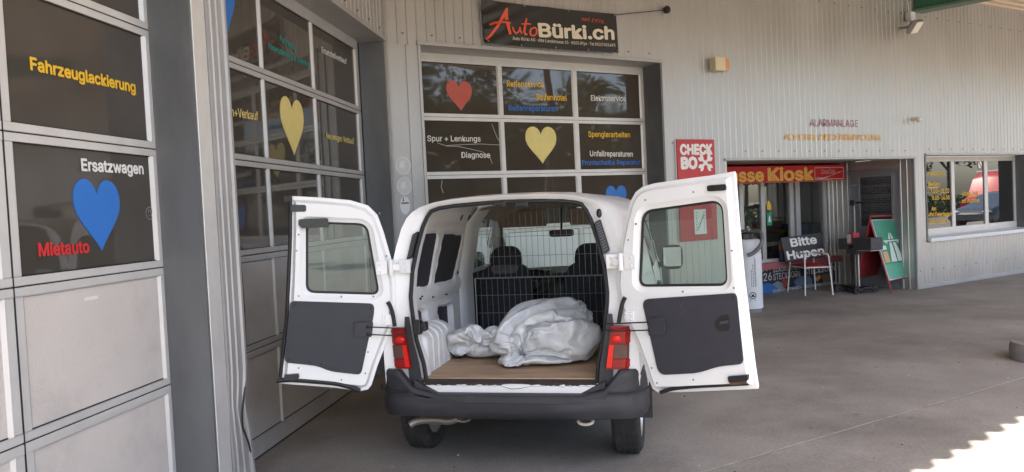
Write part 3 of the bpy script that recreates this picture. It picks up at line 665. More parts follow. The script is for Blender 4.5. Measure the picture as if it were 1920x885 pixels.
# ------------------------------------------------------------------ canopy roof over the forecourt
can = thing('canopy_roof', 'big canopy roof with cream ribbed soffit over the forecourt', 'canopy', CORNER)
N_EDGE = .70; ZS = FF.px(1823, 0)[1] - .02
NE = N_EDGE - FF.base
def edge(a): return NE - .116 * (max(-8, min(20, a)) - 4.1)
c = MB(); p_ = .2; rows = []; o = .03; offs = []
while o < NE + 1.2: offs += [(o, 0), (o + .13, 0), (o + .145, .03), (o + .185, .03)]; o += p_
c.grid([[FF.pt(x, ZS + h, min(a, edge(x) - .45)) for a, h in offs] for x in (-14, -8, -2, 4, 9, 14, 20, 34)])
obj('soffit', c, M_soff, can, fixn=False)
c = MB(); rows = [[], [], []]; a = -14.0
while a <= 34:
    h = .045 * math.sin(a * 2 * math.pi / .255); h = max(-.02, h) * 1.6
    for r, of in ((0, -.5), (1, edge(a))): rows[r].append(FF.pt(a, ZS + .34 + h, of))
    a += .255 / 8
c.grid(rows[:2])
obj('roof_sheet', c, pm('galvanised_sheet', (.42, .42, .42), .5, .3, .1, 2), can, fixn=False)
c = MB(); c.fbox(FF, -14, 34, ZS - .03, ZS + .012, .0, .05)
for x0, x1 in ((-14, -8), (-8, 20), (20, 34)):
    e0_, e1_ = edge(x0) - .52, edge(x1) - .52; c.hexa([FF.pt(x0, ZS - .02, e0_ + .08), FF.pt(x1, ZS - .02, e1_ + .08), FF.pt(x1, ZS - .02, e1_), FF.pt(x0, ZS - .02, e0_), FF.pt(x0, ZS + .25, e0_ + .08), FF.pt(x1, ZS + .25, e1_ + .08), FF.pt(x1, ZS + .25, e1_), FF.pt(x0, ZS + .25, e0_)])
obj('edge_beam', c, M_soff, can)
# green beam running out from the wall below the soffit
pb = FF.pt(*FF.px(1715, 22, .03), .03)
dg_ = None
best = None
for k in range(900):              # direction whose lower edge runs through the second measured point
    az = R(90 + k * .1); d = V((math.sin(az), math.cos(az), 0)); q = pb + d * 2.0 - CP
    x = 960 + FPX * q.dot(cr) / q.dot(fwd); y = 442.5 - FPX * q.dot(cu) / q.dot(fwd)
    if q.dot(fwd) > .5 and x > 1715:
        e = abs((y - 22) + .19 * (x - 1715)) / (x - 1714)
        if best is None or e < best[0]: best = (e, d)
gd = best[1]; gn = V((gd.y, -gd.x, 0))
if gn.dot(FF.d) < 0: gn = -gn
Z1 = V((0, 0, 1)); GL = 5.5
gb = thing('green_fascia_beam', 'dark green beam hanging under the canopy above the floodlight', 'beam', pb)
c = MB(); c.box(pb + gd * (GL / 2) + gn * .11 + Z1 * .45, (GL, .22, .80), (gd, gn, Z1)); obj('beam_box', c, M_green, gb, bevel=.01)
c = MB(); c.box(pb + gd * (GL / 2) + gn * .11 + Z1 * .02, (GL, .27, .045), (gd, gn, Z1)); c.box(pb + gd * (GL / 2) + gn * .03 + Z1 * .055, (GL, .03, .03), (gd, gn, Z1)); obj('bottom_rail', c, pm('dull_green_rail', (.10, .16, .12), .5, .2, .1, 5), gb, bevel=.006)
# column with its round concrete foot at the right picture edge
pc = ground(1962, 674)
col = thing('canopy_column', 'round concrete foot of a canopy column at the right picture edge', 'column', pc)
c = MB(); c.lathe([(0, 0), (.29, 0), (.295, .02), (.29, .13), (.275, .165), (.12, .17)], pc, n=40); obj('concrete_foot', c, M_conc, col, smooth=35)
c = MB(); c.lathe([(.085, .16), (.085, ZS + .2)], pc, n=28); obj('post', c, M_flash, col, smooth=True)
# ------------------------------------------------------------------ wall fittings
# banner
bo = .05
cTL, cTR, cBR, cBL = FF.px(901, -2, bo), FF.px(1155, 26, bo), FF.px(1160, 99, bo), FF.px(909, 81, bo)
def bann(u, v, o):      # u,v in 0..1 over the cloth
    a = [(cBL[i] * (1 - u) + cBR[i] * u) * (1 - v) + (cTL[i] * (1 - u) + cTR[i] * u) * v for i in (0, 1)]
    wv = .022 * math.exp(-u * 7) * math.sin((u * 1.2 + (1 - v) * .75) * 26) + .010 * noise.noise(V((u * 5, v * 2, 3))) + .012 * math.exp(-((u - .45) / .05) ** 2) * v
    return FF.pt(a[0], a[1] + .010 * math.sin(u * math.pi) * (1 - v) * -1 - .012 * math.sin(u * math.pi) * v, bo + wv + o)
ban = thing('company_banner', 'black banner with red and cream lettering stretched above the garage door', 'banner', FF.pt((cBL[0] + cBR[0]) / 2, cBL[1], bo))
c = MB(); c.grid([[bann(i / 60, j / 16, 0) for i in range(61)] for j in range(17)]); obj('cloth', c, M_banner, ban, smooth=True, fixn=False)
def bpx(x, y):          # picture point -> cloth coordinates
    p = FF.px(x, y, bo); u = v = .5
    for _ in range(30):
        f = lambda uu, vv: [(cBL[i] * (1 - uu) + cBR[i] * uu) * (1 - vv) + (cTL[i] * (1 - uu) + cTR[i] * uu) * vv for i in (0, 1)]
        a = f(u, v); du = f(u + .01, v); dv_ = f(u, v + .01)
        j = Matrix((((du[0] - a[0]) / .01, (dv_[0] - a[0]) / .01), ((du[1] - a[1]) / .01, (dv_[1] - a[1]) / .01)))
        st = j.inverted() @ V((p[0] - a[0], p[1] - a[1])); u += st.x; v += st.y
    return u, v
def btext(mat, s, p0, p1, cap, bold, shear=0.0, pr=.006):
    a = bpx(*p0); b = bpx(*p1); cc = bpx(p0[0], p0[1] - cap); mb = MB()
    letter(mb, s, bann, a[0], b[0], a[1], cc[1] - a[1], pr, bold, shear, tilt=(b[1] - a[1]) / (b[0] - a[0])); obj('lettering', mb, mat, ban, fixn=False)
btext(M_cream, 'Bürki.ch', (1009.5, 68.5), (1152, 75), 27, .03)
btext(M_cream, 'Auto Bürki AG · Alte Landstrasse 25 · 8505 Pfyn · Tel.052/7651493', (961, 73.5), (1153, 87.5), 6, .006)
btext(M_orange, 'seit 1976.', (1090, 36.5), (1133, 44.5), 7, .004, .45)
def brush(pts, wd):
    mb = MB(); L_, R_ = [], []
    for i, (x, y) in enumerate(pts):
        x0, y0 = pts[max(0, i - 1)]; x1, y1 = pts[min(len(pts) - 1, i + 1)]; l = math.hypot(x1 - x0, y1 - y0); nx, ny = -(y1 - y0) / l, (x1 - x0) / l
        w = wd[i]; L_.append(bann(*bpx(x + nx * w, y + ny * w), .007)); R_.append(bann(*bpx(x - nx * w, y - ny * w), .007))
    mb.grid([L_, R_]); return mb
for pts, wd in (([(911, 74), (920, 66), (932, 49), (942, 32), (949, 17), (951, 14)], [2.2, 2.4, 2.6, 3, 2.6, 1]), ([(950, 14), (949, 30), (952, 46), (956, 64)], [1.5, 3.4, 3.4, 2.6]), ([(917, 47), (925, 43), (938, 41), (951, 41), (957, 43)], [2.2, 2.6, 2.2, 2.0, 1.2]),
                ([(961, 49), (963, 58), (967, 62), (972, 58), (974, 50)], [1.6, 1.9, 1.8, 1.6, 1.2]), ([(974, 49), (975, 57), (978, 62)], [1.5, 1.7, 1.3]), ([(987, 33), (984, 46), (982, 58), (985, 64), (989, 63)], [1.5, 2.0, 2.2, 1.9, 1.0]), ([(977, 44), (986, 43), (995, 44)], [1.3, 1.8, 1.2]),
                ([(1000, 51), (995, 53), (993, 59), (995, 65), (1000, 66), (1005, 62), (1006, 54), (1002, 50), (999, 51)], [1.4, 1.8, 2.1, 1.9, 1.7, 1.8, 1.9, 1.6, 1.3])):
    obj('lettering', brush(pts, wd), M_orange, ban, fixn=False)
c = MB()
for u, v in ((.01, .97), (.30, .975), (.62, .975), (.985, .96), (.99, .05), (.75, .03), (.5, .03), (.25, .03), (.02, .05)): c.sphere(bann(u, v, .008), (.014, .014, .014), 8)
obj('eyelet', c, M_steel, ban)
rp = FF.pt(*FF.px(1251, 18, .06), .06)
c = MB(); c.tube([bann(.99, .97, .005), rp], .006, 6); obj('tie_rope', c, M_ink, ban)
c = MB(); c.lathe([(0, .03), (.018, .03), (.02, .02), (.044, .016), (.05, .0), (.045, -.03), (0, -.03)], rp, (FF.d, Z1, FF.n), 20); c2 = MB(); obj('rope_pulley', c, M_black, ban, smooth=40)
# CHECK BOX board
b0 = FF.px(1268.5, 261, .03); b1 = FF.px(1339, 262, .03); b2 = FF.px(1346, 448, .03)
ck = thing('check_box_sign', 'red check box board with white worn letters on the cladding', 'sign', FF.pt((b0[0] + b1[0]) / 2, b2[1], .03))
c = MB(); c.fbox(FF, b0[0], b1[0], b2[1], b0[1], .019, .03); obj('board', c, M_sred, ck, bevel=.002)
def xform(F, off): return lambda u, v, o: F.pt(u, v, off + o)
mb = MB(); ftext(mb, FF, 'CHECK', (1275, 291), (1336, 290), 21, .03, .002, bold=.05); obj('lettering', mb, M_wtxt, ck, fixn=False)
mb = MB(); ftext(mb, FF, 'BO', (1276.5, 318), (1308, 317), 24, .03, .002, bold=.055); obj('lettering', mb, M_wtxt, ck, fixn=False)
xa = FF.px(1310, 292, .03); xb = FF.px(1335, 318, .03)
mb = MB()
for sg in (1, -1):        # two crossed wrenches
    cx_, cz_ = (xa[0] + xb[0]) / 2, (xa[1] + xb[1]) / 2; hw = (xb[0] - xa[0]) / 2; hh = (xa[1] - xb[1]) / 2
    dx, dz = hw * .8 * sg, hh * .8; ln = math.hypot(dx, dz); tx, tz = dx / ln, dz / ln; nx_, nz_ = -tz, tx
    w = .018
    mb.plate([(cx_ - dx * .8 + nx_ * w, cz_ - dz * .8 + nz_ * w), (cx_ - dx * .8 - nx_ * w, cz_ - dz * .8 - nz_ * w), (cx_ + dx * .8 - nx_ * w, cz_ + dz * .8 - nz_ * w), (cx_ + dx * .8 + nx_ * w, cz_ + dz * .8 + nz_ * w)], fto(FF), .03, .0325 + .0006 * sg)
    for e in (1, -1):
        px_, pz_ = cx_ + dx * .88 * e, cz_ + dz * .88 * e; a0 = math.atan2(tz * e, tx * e); pts = []
        for k in range(19): t = a0 + R(35) + R(290) * k / 18; pts.append((px_ + .048 * math.cos(t), pz_ + .048 * math.sin(t)))
        pts.append((px_ + .012 * math.cos(a0), pz_ + .012 * math.sin(a0)))
        mb.plate(pts, fto(FF), .03, .0335 + .0006 * sg)
obj('wrench_emblem', mb, M_wtxt, ck, fixn=False)
a = FF.px(1301, 393, .035); b = FF.px(1325, 438, .035)
pp = thing('paper_notice', 'white paper list pinned on the lower part of the red board', 'notice', FF.pt((a[0] + b[0]) / 2, b[1], .032))
c = MB(); c.grid([[FF.pt(a[0] + (b[0] - a[0]) * i / 6, b[1] + (a[1] - b[1]) * j / 6, .033 + .006 * (1 - j / 6) ** 2) for i in range(7)] for j in range(7)]); obj('sheet', c, flat('paper', (.76, .76, .73)), pp, fixn=False)
c = MB()
for k in range(7): z = a[1] - .05 - k * (a[1] - b[1] - .1) / 6; c.fbox(FF, a[0] + .03, a[0] + .045, z, z + .012, .0405, .0415); c.fbox(FF, b[0] - .05, b[0] - .03, z, z + .010, .0405, .0415)
c.plate([(a[0] + .05, b[1] + .06), (a[0] + .058, b[1] + .055), (b[0] - .035, a[1] - .07), (b[0] - .043, a[1] - .065)], fto(FF), .0405, .042)
obj('print', c, M_ink, pp, fixn=False)
# cream alarm lamp box
a = FF.px(1334, 108, .06); b = FF.px(1361, 135, .06)
al = thing('alarm_box', 'cream alarm box with an orange side lens on the cladding', 'alarm', FF.pt((a[0] + b[0]) / 2, b[1], .0))
m_ = a[0] + (b[0] - a[0]) * .72
c = MB(); c.fbox(FF, a[0], m_, b[1], a[1], .018, .13); c.fbox(FF, a[0] + .04, m_ - .05, a[1] - .13, a[1] - .05, .13, .134); obj('housing', c, pm('cream_plastic', (.66, .58, .40), .45, 0, .06, 8), al, bevel=.012)
c = MB(); c.fbox(FF, m_ + .003, b[0], b[1] + .01, a[1] - .01, .02, .125); obj('orange_lens', c, pm('orange_lens', (.72, .22, .02), .2, 0, .08, 20, coat=.5), al, bevel=.012)
# floodlight with junction box
a = FF.px(1708, 31, .08); fl = thing('floodlight', 'small white floodlight on a bracket below the green beam', 'floodlight', FF.pt(*a, .0))
c = MB(); c.box(FF.pt(a[0], a[1], .07), (.13, .10, .15), (FF.d, FF.n, Z1)); obj('junction_box', c, M_vac, fl, bevel=.012)
c = MB(); c.tube([FF.pt(a[0] - .02, a[1] + .07, .06), FF.pt(a[0] - .04, a[1] + .5, .03), FF.pt(a[0] - .04, ZS, .03)], .008, 6); c.tube([FF.pt(a[0] + .02, a[1] - .07, .08), FF.pt(a[0] + .05, a[1] - .16, .14), FF.pt(a[0] + .03, a[1] - .24, .12)], .008, 6); obj('cable', c, M_vac, fl)
h = FF.px(1716, 50, .25)
ax_n = (FF.n * .75 - Z1 * .6 + FF.d * .3).normalized(); ax_d = FF.d - ax_n * FF.d.dot(ax_n); ax_d.normalize(); ax_z = ax_n.cross(ax_d)
c = MB(); c.box(FF.pt(h[0], h[1], .25), (.34, .22, .07), (ax_d, ax_z, ax_n)); c.box(FF.pt(h[0], h[1], .25) - ax_n * .05, (.22, .15, .05), (ax_d, ax_z, ax_n)); c.tube([FF.pt(h[0] - .08, h[1] + .02, .02), FF.pt(h[0] - .06, h[1], .2)], .02, 8); obj('lamp_housing', c, pm('grey_lamp_housing', (.3, .29, .27), .5, .2, .1, 10), fl, bevel=.01)
c = MB(); c.box(FF.pt(h[0], h[1], .25) + ax_n * .037, (.31, .19, .006), (ax_d, ax_z, ax_n)); obj('lamp_glass', c, pm('frosted_lamp_glass', (.85, .80, .70), .25, 0, .03, 6), fl)
# motion sensor
a = FF.px(1713, 223.5, .05); ms = thing('motion_sensor', 'small cream motion sensor on the cladding right of the painted words', 'sensor', FF.pt(*a, 0))
c = MB(); c.tube([FF.pt(a[0], a[1], .018), FF.pt(a[0], a[1], .11)], .028, 12); obj('base', c, M_cream, ms, smooth=40)
c = MB(); c.sphere(FF.pt(a[0] + .03, a[1] - .01, .12), (.055, .045, .045), 14, ax=(FF.d, FF.n, Z1)); obj('sensor_head', c, M_cream, ms, smooth=True)
# three round stickers on the flat corner panel
for k, (x0, x1, y0, y1, lb) in enumerate(((747, 764.5, 293, 328, 'upper round grey sticker with a white hand on the corner panel'), (749, 767, 332, 366, 'lower round grey sticker with a white hand on the corner panel'), (750, 769, 368, 402, 'white oval sticker with dark print below two round stickers'))):
    a = FF.px((x0 + x1) / 2, (y0 + y1) / 2, .006); e = FF.px(x1, (y0 + y1) / 2, .006)[0] - a[0]; f = FF.px((x0 + x1) / 2, y0, .006)[1] - a[1]
    if k < 2: e = max(e, f * .9)
    st = thing('wall_sticker', lb, 'sticker', FF.pt(*a, .005), group='stickers on the corner panel')
    el = lambda r: [(a[0] + e * r * math.cos(t * math.pi / 14), a[1] + f * r * math.sin(t * math.pi / 14)) for t in range(28)]
    c = MB(); c.plate(el(1), fto(FF), .0045, .0065); obj('disc', c, M_sticker if k < 2 else M_sticker2, st)
    c = MB()
    if k < 2:
        c.plate([(a[0] + e * u, a[1] + f * v) for u, v in ((-.5, -.1), (-.42, .42), (-.1, .5), (.12, .48), (.22, .1), (.12, -.35), (-.05, -.30), (-.12, -.05), (-.2, -.32), (-.35, -.3))], fto(FF), .0065, .008)
        c.plate(el(.95), fto(FF), .0065, .0075, [el(.86)])
        obj('print', c, M_sticker2, st)
    else:
        c.fbox(FF, a[0] - e * .75, a[0] + e * .75, a[1] + f * .18, a[1] + f * .33, .0065, .0078); c.plate([(a[0] - e * .45, a[1] + f * .45), (a[0] - e * .2, a[1] + f * .42), (a[0] - e * .25, a[1] + f * .95), (a[0] - e * .35, a[1] + f * .9)], fto(FF), .0065, .0078); obj('print', c, M_ink, st)

# ------------------------------------------------------------------ things in front of the kiosk
# red awning with lettering
AO = KO + .30
ta = FF.px(1330, 312, AO)[0]; tb = FF.px(1583.5, 325, AO)[0]; at_ = FF.px(1475, 311, AO)[1]; ab = FF.px(1475, 343, AO)[1]
aw = thing('kiosk_awning', 'red scalloped awning valance with yellow kiosk lettering', 'awning', FF.pt((ta + tb) / 2, ab, AO))
c = MB(); n_ = 300; sc_ = (tb - ta) / 26
c.grid([[FF.pt(ta + (tb - ta) * i / n_, ab + .005 + .018 * (1 - abs(math.sin(math.pi * (tb - ta) * i / n_ / sc_))) if j == 0 else ab + (at_ - ab) * j / 4, AO + .006 * math.sin(i * .13)) for i in range(n_ + 1)] for j in range(5)])
c.grid([[FF.pt(ta + (tb - ta) * i / 20, at_, AO) for i in range(21)], [FF.pt(ta + (tb - ta) * i / 20, at_ + .05, KO + .01) for i in range(21)]])
c.grid([[FF.pt(tb, ab + .02, AO), FF.pt(tb, ab + .02, KO + .02)], [FF.pt(tb, at_, AO), FF.pt(tb, at_ + .05, KO + .02)]])
obj('valance', c, M_awn, aw, smooth=True, fixn=False)
c = MB(); c.tube([FF.pt(ta + (tb - ta) * i / n_, ab + .008 + .018 * (1 - abs(math.sin(math.pi * (tb - ta) * i / n_ / sc_))), AO + .007 + .006 * math.sin(i * .13)) for i in range(n_ + 1)], .005, 5); obj('piping', c, flat('pale_piping', (.6, .32, .3)), aw)
for s_, p0, p1, cp in (('Presse', (1336, 343.5), (1432, 340.5), 26), ('Kiosk', (1438.6, 340.2), (1525.4, 338), 26)):
    mb = MB(); ftext(mb, FF, s_, p0, p1, cp, AO, .010, bold=.034); obj('lettering', mb, M_awnyel, aw, fixn=False)
a = FF.px(1527, 337, AO); b = FF.px(1580.5, 313, AO); M_al = flat('pale_logo_white', (.68, .60, .58))
c = MB(); e = .012
for (p, r, t, u) in ((a[0], a[0] + e, a[1], b[1]), (b[0] - e, b[0], a[1], b[1]), (a[0] + e, b[0] - e, a[1], a[1] + e), (a[0] + e, b[0] - e, b[1] - e, b[1])): c.fbox(FF, p, r, t, u, AO + .008, AO + .0105)
w_, h_ = b[0] - a[0], b[1] - a[1]; up, lo = [], []
for i in range(31):                     # ribbon under and over the script
    t = i / 30; y = .22 + .10 * math.sin((t - .15) * 2.2) - .14 * math.exp(-((t - .25) / .2) ** 2) + .62 * max(0, t - .55) ** .8; th = .085 * math.sin(math.pi * min(1, max(0, t * 1.02))) ** .6 * (1 if t < .45 else .85) * (.25 + abs(t - .55) * 1.6)
    up.append(FF.pt(a[0] + .03 + (w_ - .06) * t, a[1] + h_ * (y + th), AO + .010)); lo.append(FF.pt(a[0] + .03 + (w_ - .06) * t, a[1] + h_ * (y - th), AO + .010))
c.grid([lo, up])
letter(c, 'Coca', fto(FF), a[0] + w_ * .22, a[0] + w_ * .46, a[1] + h_ * .46, h_ * .36, AO + .0105, .004, .45); letter(c, 'Cola', fto(FF), a[0] + w_ * .47, a[0] + w_ * .70, a[1] + h_ * .46, h_ * .40, AO + .0105, .004, .45)
obj('drink_logo', c, M_al, aw, fixn=False)
# poster banner on the counter front
PO = KO + .006; pz1 = FF.px(1500, 497, PO)[1]; pz0 = .04
pa, pbb = s_k0 + .02, s_c1 - .03
po = thing('event_poster', 'dark hill climb race poster with white block letters below the kiosk counter', 'poster', FF.pt((pa + pbb) / 2, pz0, PO))
c = MB(); c.fbox(FF, pa, pbb, pz0, pz1, KO + .0005, PO); obj('sheet', c, pm('dark_poster_print', (.022, .026, .040), .4, 0, .5, 3), po)
def ptext(mat, items, bold=.007):
    for s_, p0, p1, cp in items:
        mb = MB(); ftext(mb, FF, s_, p0, p1, cp, PO, .004, bold=bold); obj('lettering', mb, mat, po, fixn=False)
ptext(flat('poster_white', (.52, .53, .55)), [('22./23.', (1400, 500), (1446, 494.5), 9), ('AUGUST', (1405, 512.5), (1446, 507), 12), ('2026', (1413, 531), (1447, 525), 15), ('45. BERGRENNEN', (1450, 498), (1497, 492), 7), ('BERGRENNEN', (1449.7, 511), (1500, 504), 12), ('STECKBORN', (1449.7, 525.5), (1500, 518), 12),
               ('BERGRENNEN-STECKBORN.CH', (1449.5, 549.5), (1502, 541.5), 6), ('BERGRENNEN', (1508, 502), (1566, 494), 11), ('STECKBORN', (1508, 515.5), (1565, 507), 11), ('WWW.BERGRENNEN-STECKBORN.CH', (1510, 540.5), (1564.5, 532), 6)])
def ppoly(mat, pts, o=.002, nm='print'):
    c = MB(); c.plate([FF.px(x, y, PO) for x, y in pts], fto(FF), PO, PO + o); obj(nm, c, mat, po)
ppoly(flat('poster_blue', (.03, .13, .38)), [(1424, 534), (1440, 530), (1452, 534), (1462, 539), (1460, 547), (1440, 550), (1424, 552)])
ppoly(flat('poster_grey', (.22, .25, .30)), [(1448, 533), (1458, 527), (1466, 530), (1470, 540), (1462, 543)], .003)
ppoly(flat('poster_steel', (.10, .14, .22)), [(1488, 527), (1500, 518), (1516, 517), (1523, 524), (1522, 534), (1494, 538)])
ppoly(flat('poster_red', (.4, .06, .04)), [(1466, 525), (1474, 521), (1477, 533), (1470, 540)])
ppoly(flat('poster_orange', (.55, .26, .06)), [(1528, 521), (1536, 515), (1540, 520), (1532, 528)])
ppoly(flat('poster_brown', (.16, .10, .06)), [(1540, 516), (1556, 512), (1560, 524), (1544, 529)])
# plain cup and can on the counter
a = K(1462, 480); cp_ = FF.pt(a[0], zs_ - .062, KO + .05)
c = MB(); c.lathe([(0, .0), (.05, .0), (.055, .02), (.055, .2), (.05, .21)], cp_, n=20, mi=0); c.lathe([(.05, .21), (.056, .22), (.056, .30), (.03, .33), (0, .33)], cp_, n=20, mi=1)
solo('wipe_canister', c, [flat('dark_blue_can', (.03, .04, .09)), flat('orange_lid', (.5, .16, .05))], 'dark canister with an orange lid on the kiosk counter', 'canister', cp_, smooth=40)

# car vacuum: white enamel column with a grey hose
vp = ground(1404, 584) + V((0, .0, 0)) 
vc = thing('car_vacuum', 'white enamel car vacuum column with a grey suction hose', 'vacuum', vp)
c = MB(); c.lathe([(0, .06), (.205, .06), (.205, .85), (.195, .86), (.20, .87), (.20, 1.03), (.17, 1.06), (0, 1.06)], vp, n=40); obj('body', c, M_vac, vc, smooth=35)
c = MB(); c.lathe([(0, 0), (.19, 0), (.19, .059), (0, .059)], vp, n=32); obj('plinth', c, pm('grey_plinth', (.2, .2, .2), .7), vc, smooth=35)
c = MB(); c.lathe([(.11, 1.061), (.115, 1.14), (.08, 1.16), (0, 1.16)], vp, n=28); c.box(vp + V((-.03, -.08, 1.10)), (.09, .07, .08)); c.tube([vp + V((-.12, 0, 1.07)), vp + V((-.12, .0, 1.18)), vp + V((.02, -.03, 1.19))], .02, 8); obj('suction_head', c, M_black, vc, smooth=35)
def at_depth(x, y, dep):
    q = ray(x, y); return CP + q * (dep / q.y)
dV = vp.y - .16
hose = [at_depth(x, y, dV + dd) for x, y, dd in ((1398, 439, .15), (1410, 434, .1), (1424, 434, .0), (1429, 442, -.06), (1428, 455, -.08), (1422, 466, -.08), (1412, 475, -.07), (1402, 479, -.06))]
def spline(pts, n=8):
    out = []
    for i in range(len(pts) - 1):
        p0, p1, p2, p3 = pts[max(0, i - 1)], pts[i], pts[i + 1], pts[min(len(pts) - 1, i + 2)]
        for k in range(n):
            t = k / n; out.append(.5 * ((2 * p1) + (p2 - p0) * t + (2 * p0 - 5 * p1 + 4 * p2 - p3) * t * t + (3 * p1 - p0 - 3 * p2 + p3) * t ** 3))
    return out + [pts[-1]]
c = MB(); hp = spline(hose); c.tube(hp, [.030 if i % 2 else .026 for i in range(len(hp))], 10); obj('hose', c, M_hose, vc, smooth=True)
fdir = (CP - vp); fdir.z = 0; fdir.normalize(); sdirv = V((-fdir.y, fdir.x, 0))
if sdirv.x < 0: sdirv = -sdirv
def cyl(u, v, o):       # u: metres round the column from the side facing the camera
    t = u / .205; return vp + (fdir * math.cos(t) + sdirv * math.sin(t)) * (.205 + o) + V((0, 0, v))
c = MB(); ring = lambda r: [(.065 + r * math.cos(t * math.pi / 12), .255 + r * math.sin(t * math.pi / 12)) for t in range(24)]
c.plate(ring(.052), cyl, .001, .003, [ring(.040)]); c.fbox; c.plate([(.035, .235), (.095, .235), (.095, .25), (.085, .25), (.08, .275), (.05, .275), (.045, .25), (.035, .25)], cyl, .001, .003); c.plate([(.02, .185), (.11, .185), (.11, .193), (.02, .193)], cyl, .001, .003); obj('emblem', c, M_ink, vc)
c = MB()
for u, a_, b_ in ((.05, .38, .62), (.075, .38, .70), (.10, .38, .80), (.115, .38, .78)):
    z = a_
    while z < b_: h_ = random.uniform(.015, .04); c.plate([(u, z), (u + .007, z), (u + .007, z + h_), (u, z + h_)], cyl, .001, .002); z += h_ + .008
obj('print', c, M_ink, vc)
# chair
cp0 = (ground(1477, 548) + ground(1510, 555) + ground(1562, 553)) / 3 + V((.12, .12, 0))
f1, f2, b1_, b2_ = ground(1510, 555), ground(1562, 553), ground(1477, 548), ground(1529, 543)
ch = thing('garden_chair', 'white tube chair with a red seat carrying the black sign', 'chair', (f1 + f2 + b1_ + b2_) / 4)
M_wtube = pm('white_tube', (.72, .72, .70), .4, .1, .06, 10)
cen = (f1 + f2 + b1_ + b2_) / 4
inn = lambda p, k, z: V((cen.x + (p.x - cen.x) * k, cen.y + (p.y - cen.y) * k, z))
SZ = .47
for a in (f1, f2):
    c = MB(); c.tube(spline([V(a), inn(a, .90, SZ), inn(a, .86, .64), inn(a, .80, .675)], 5), .0125, 8); obj('leg', c, M_wtube, ch, smooth=True)
for a in (b1_, b2_):
    c = MB(); c.tube([V(a), inn(a, .86, SZ), inn(a, .82, .66)], .0125, 8); obj('leg', c, M_wtube, ch, smooth=True)
c = MB()
for a, b in ((f1, b1_), (f2, b2_)): c.tube(spline([inn(a, .80, .675), inn(a, .6, .685), inn(b, .6, .675), inn(b, .82, .66)], 5), .0125, 8)
c.tube([inn(f1, .89, SZ - .01), inn(f2, .89, SZ - .01)], .011, 8); c.tube([inn(b1_, .86, SZ - .01), inn(b2_, .86, SZ - .01)], .011, 8); c.tube([inn(f1, .89, SZ - .01), inn(b1_, .86, SZ - .01)], .011, 8); c.tube([inn(f2, .89, SZ - .01), inn(b2_, .86, SZ - .01)], .011, 8)
obj('arm_frame', c, M_wtube, ch, smooth=True)
c = MB(); q = [inn(p, .84, SZ + .002) for p in (f1, f2, b2_, b1_)]
c.grid([[q[0].lerp(q[1], i / 8).lerp(q[3].lerp(q[2], i / 8), j / 8) + Z1 * (.012 - .022 * math.sin(math.pi * i / 8) * math.sin(math.pi * j / 8)) for i in range(9)] for j in range(9)]); sm = obj('seat', c, pm('red_seat_sheet', (.42, .02, .02), .5, 0, .1, 8), ch, smooth=True, fixn=False)
md = sm.modifiers.new('thick', 'SOLIDIFY'); md.thickness = .014
# black sign leaning on the chair back
sO = (inn(f1, .55, SZ + .02) + inn(b1_, .55, SZ + .02)) / 2; sU = (f2 - f1); sU.z = 0; sU.normalize()
Dsg = sO.y + .05
P4 = [at_depth(x, y, Dsg + dy) for x, y, dy in ((1474, 491, 0), (1549, 480, .25), (1535, 441, .38), (1464, 446, .13))]
P4[2] = P4[1] + P4[3] - P4[0]
sg = thing('honk_sign', 'black sign with white words standing on the red chair', 'sign', (P4[0] + P4[1]) / 2)
sN = (P4[1] - P4[0]).cross(P4[3] - P4[0]).normalized()
if sN.dot(CP - P4[0]) < 0: sN = -sN
def sgn(u, v, o): return P4[0].lerp(P4[1], u).lerp(P4[3].lerp(P4[2], u), v) + sN * o
c = MB(); c.plate([(0, 0), (1, 0), (1, 1), (0, 1)], sgn, -.02, 0); obj('board', c, pm('black_sign_board', (.030, .030, .034), .5, 0, .15, 8), sg, bevel=.003)
mb = MB(); letter(mb, 'Bitte', sgn, .20, .86, .56, .36, .002, .03); obj('lettering', mb, M_wtxt, sg, fixn=False)
mb = MB(); letter(mb, 'Hupen', sgn, .05, .98, .06, .36, .002, .03); obj('lettering', mb, M_wtxt, sg, fixn=False)

# headlight tester on a wheeled base
tp = ground(1606, 548); tdir = (ground(1638, 554) - ground(1583, 548)); tdir.z = 0; tdir.normalize(); tn = V((tdir.y, -tdir.x, 0))
ht = thing('headlight_tester', 'dark headlight tester on a wheeled base beside the green board', 'headlight tester', tp)
tx_ = (tdir, -tn, Z1)
c = MB(); c.box(tp + Z1 * .085, (.50, .16, .05), tx_); c.box(tp - tdir * .20 + Z1 * .07, (.08, .42, .04), tx_); c.box(tp + tdir * .20 + Z1 * .07, (.08, .42, .04), tx_); obj('base', c, M_black, ht, bevel=.01)
for e in (-1, 1):
    for f in (-1, 1):
        wc = tp + tdir * (.20 * e) - tn * (.20 * f) + Z1 * .062; c = MB(); c.lathe([(0, -.02), (.05, -.02), (.06, -.012), (.06, .012), (.05, .02), (0, .02)], wc, (tn, Z1, tdir), 20); obj('wheel', c, M_tyre, ht, smooth=35)
zt_ = lambda y: CP.z + ray(1605, y).z * (tp.y / ray(1605, y).y)
c = MB(); c.tube([tp + Z1 * .1, tp + Z1 * zt_(377)], .020, 10); obj('column', c, M_steel, ht, smooth=True)
c = MB(); c.tube([tp + tdir * .06 + Z1 * .1, tp + tdir * .06 + Z1 * zt_(465)], .016, 10); obj('column', c, M_rim, ht, smooth=True)
c = MB(); z = zt_(380); c.box(tp + Z1 * z + tdir * .01, (.10, .10, .09), tx_); c.tube([tp + Z1 * z, tp + Z1 * z + tdir * .26], .018, 8); obj('sighting_head', c, M_black, ht, bevel=.01)
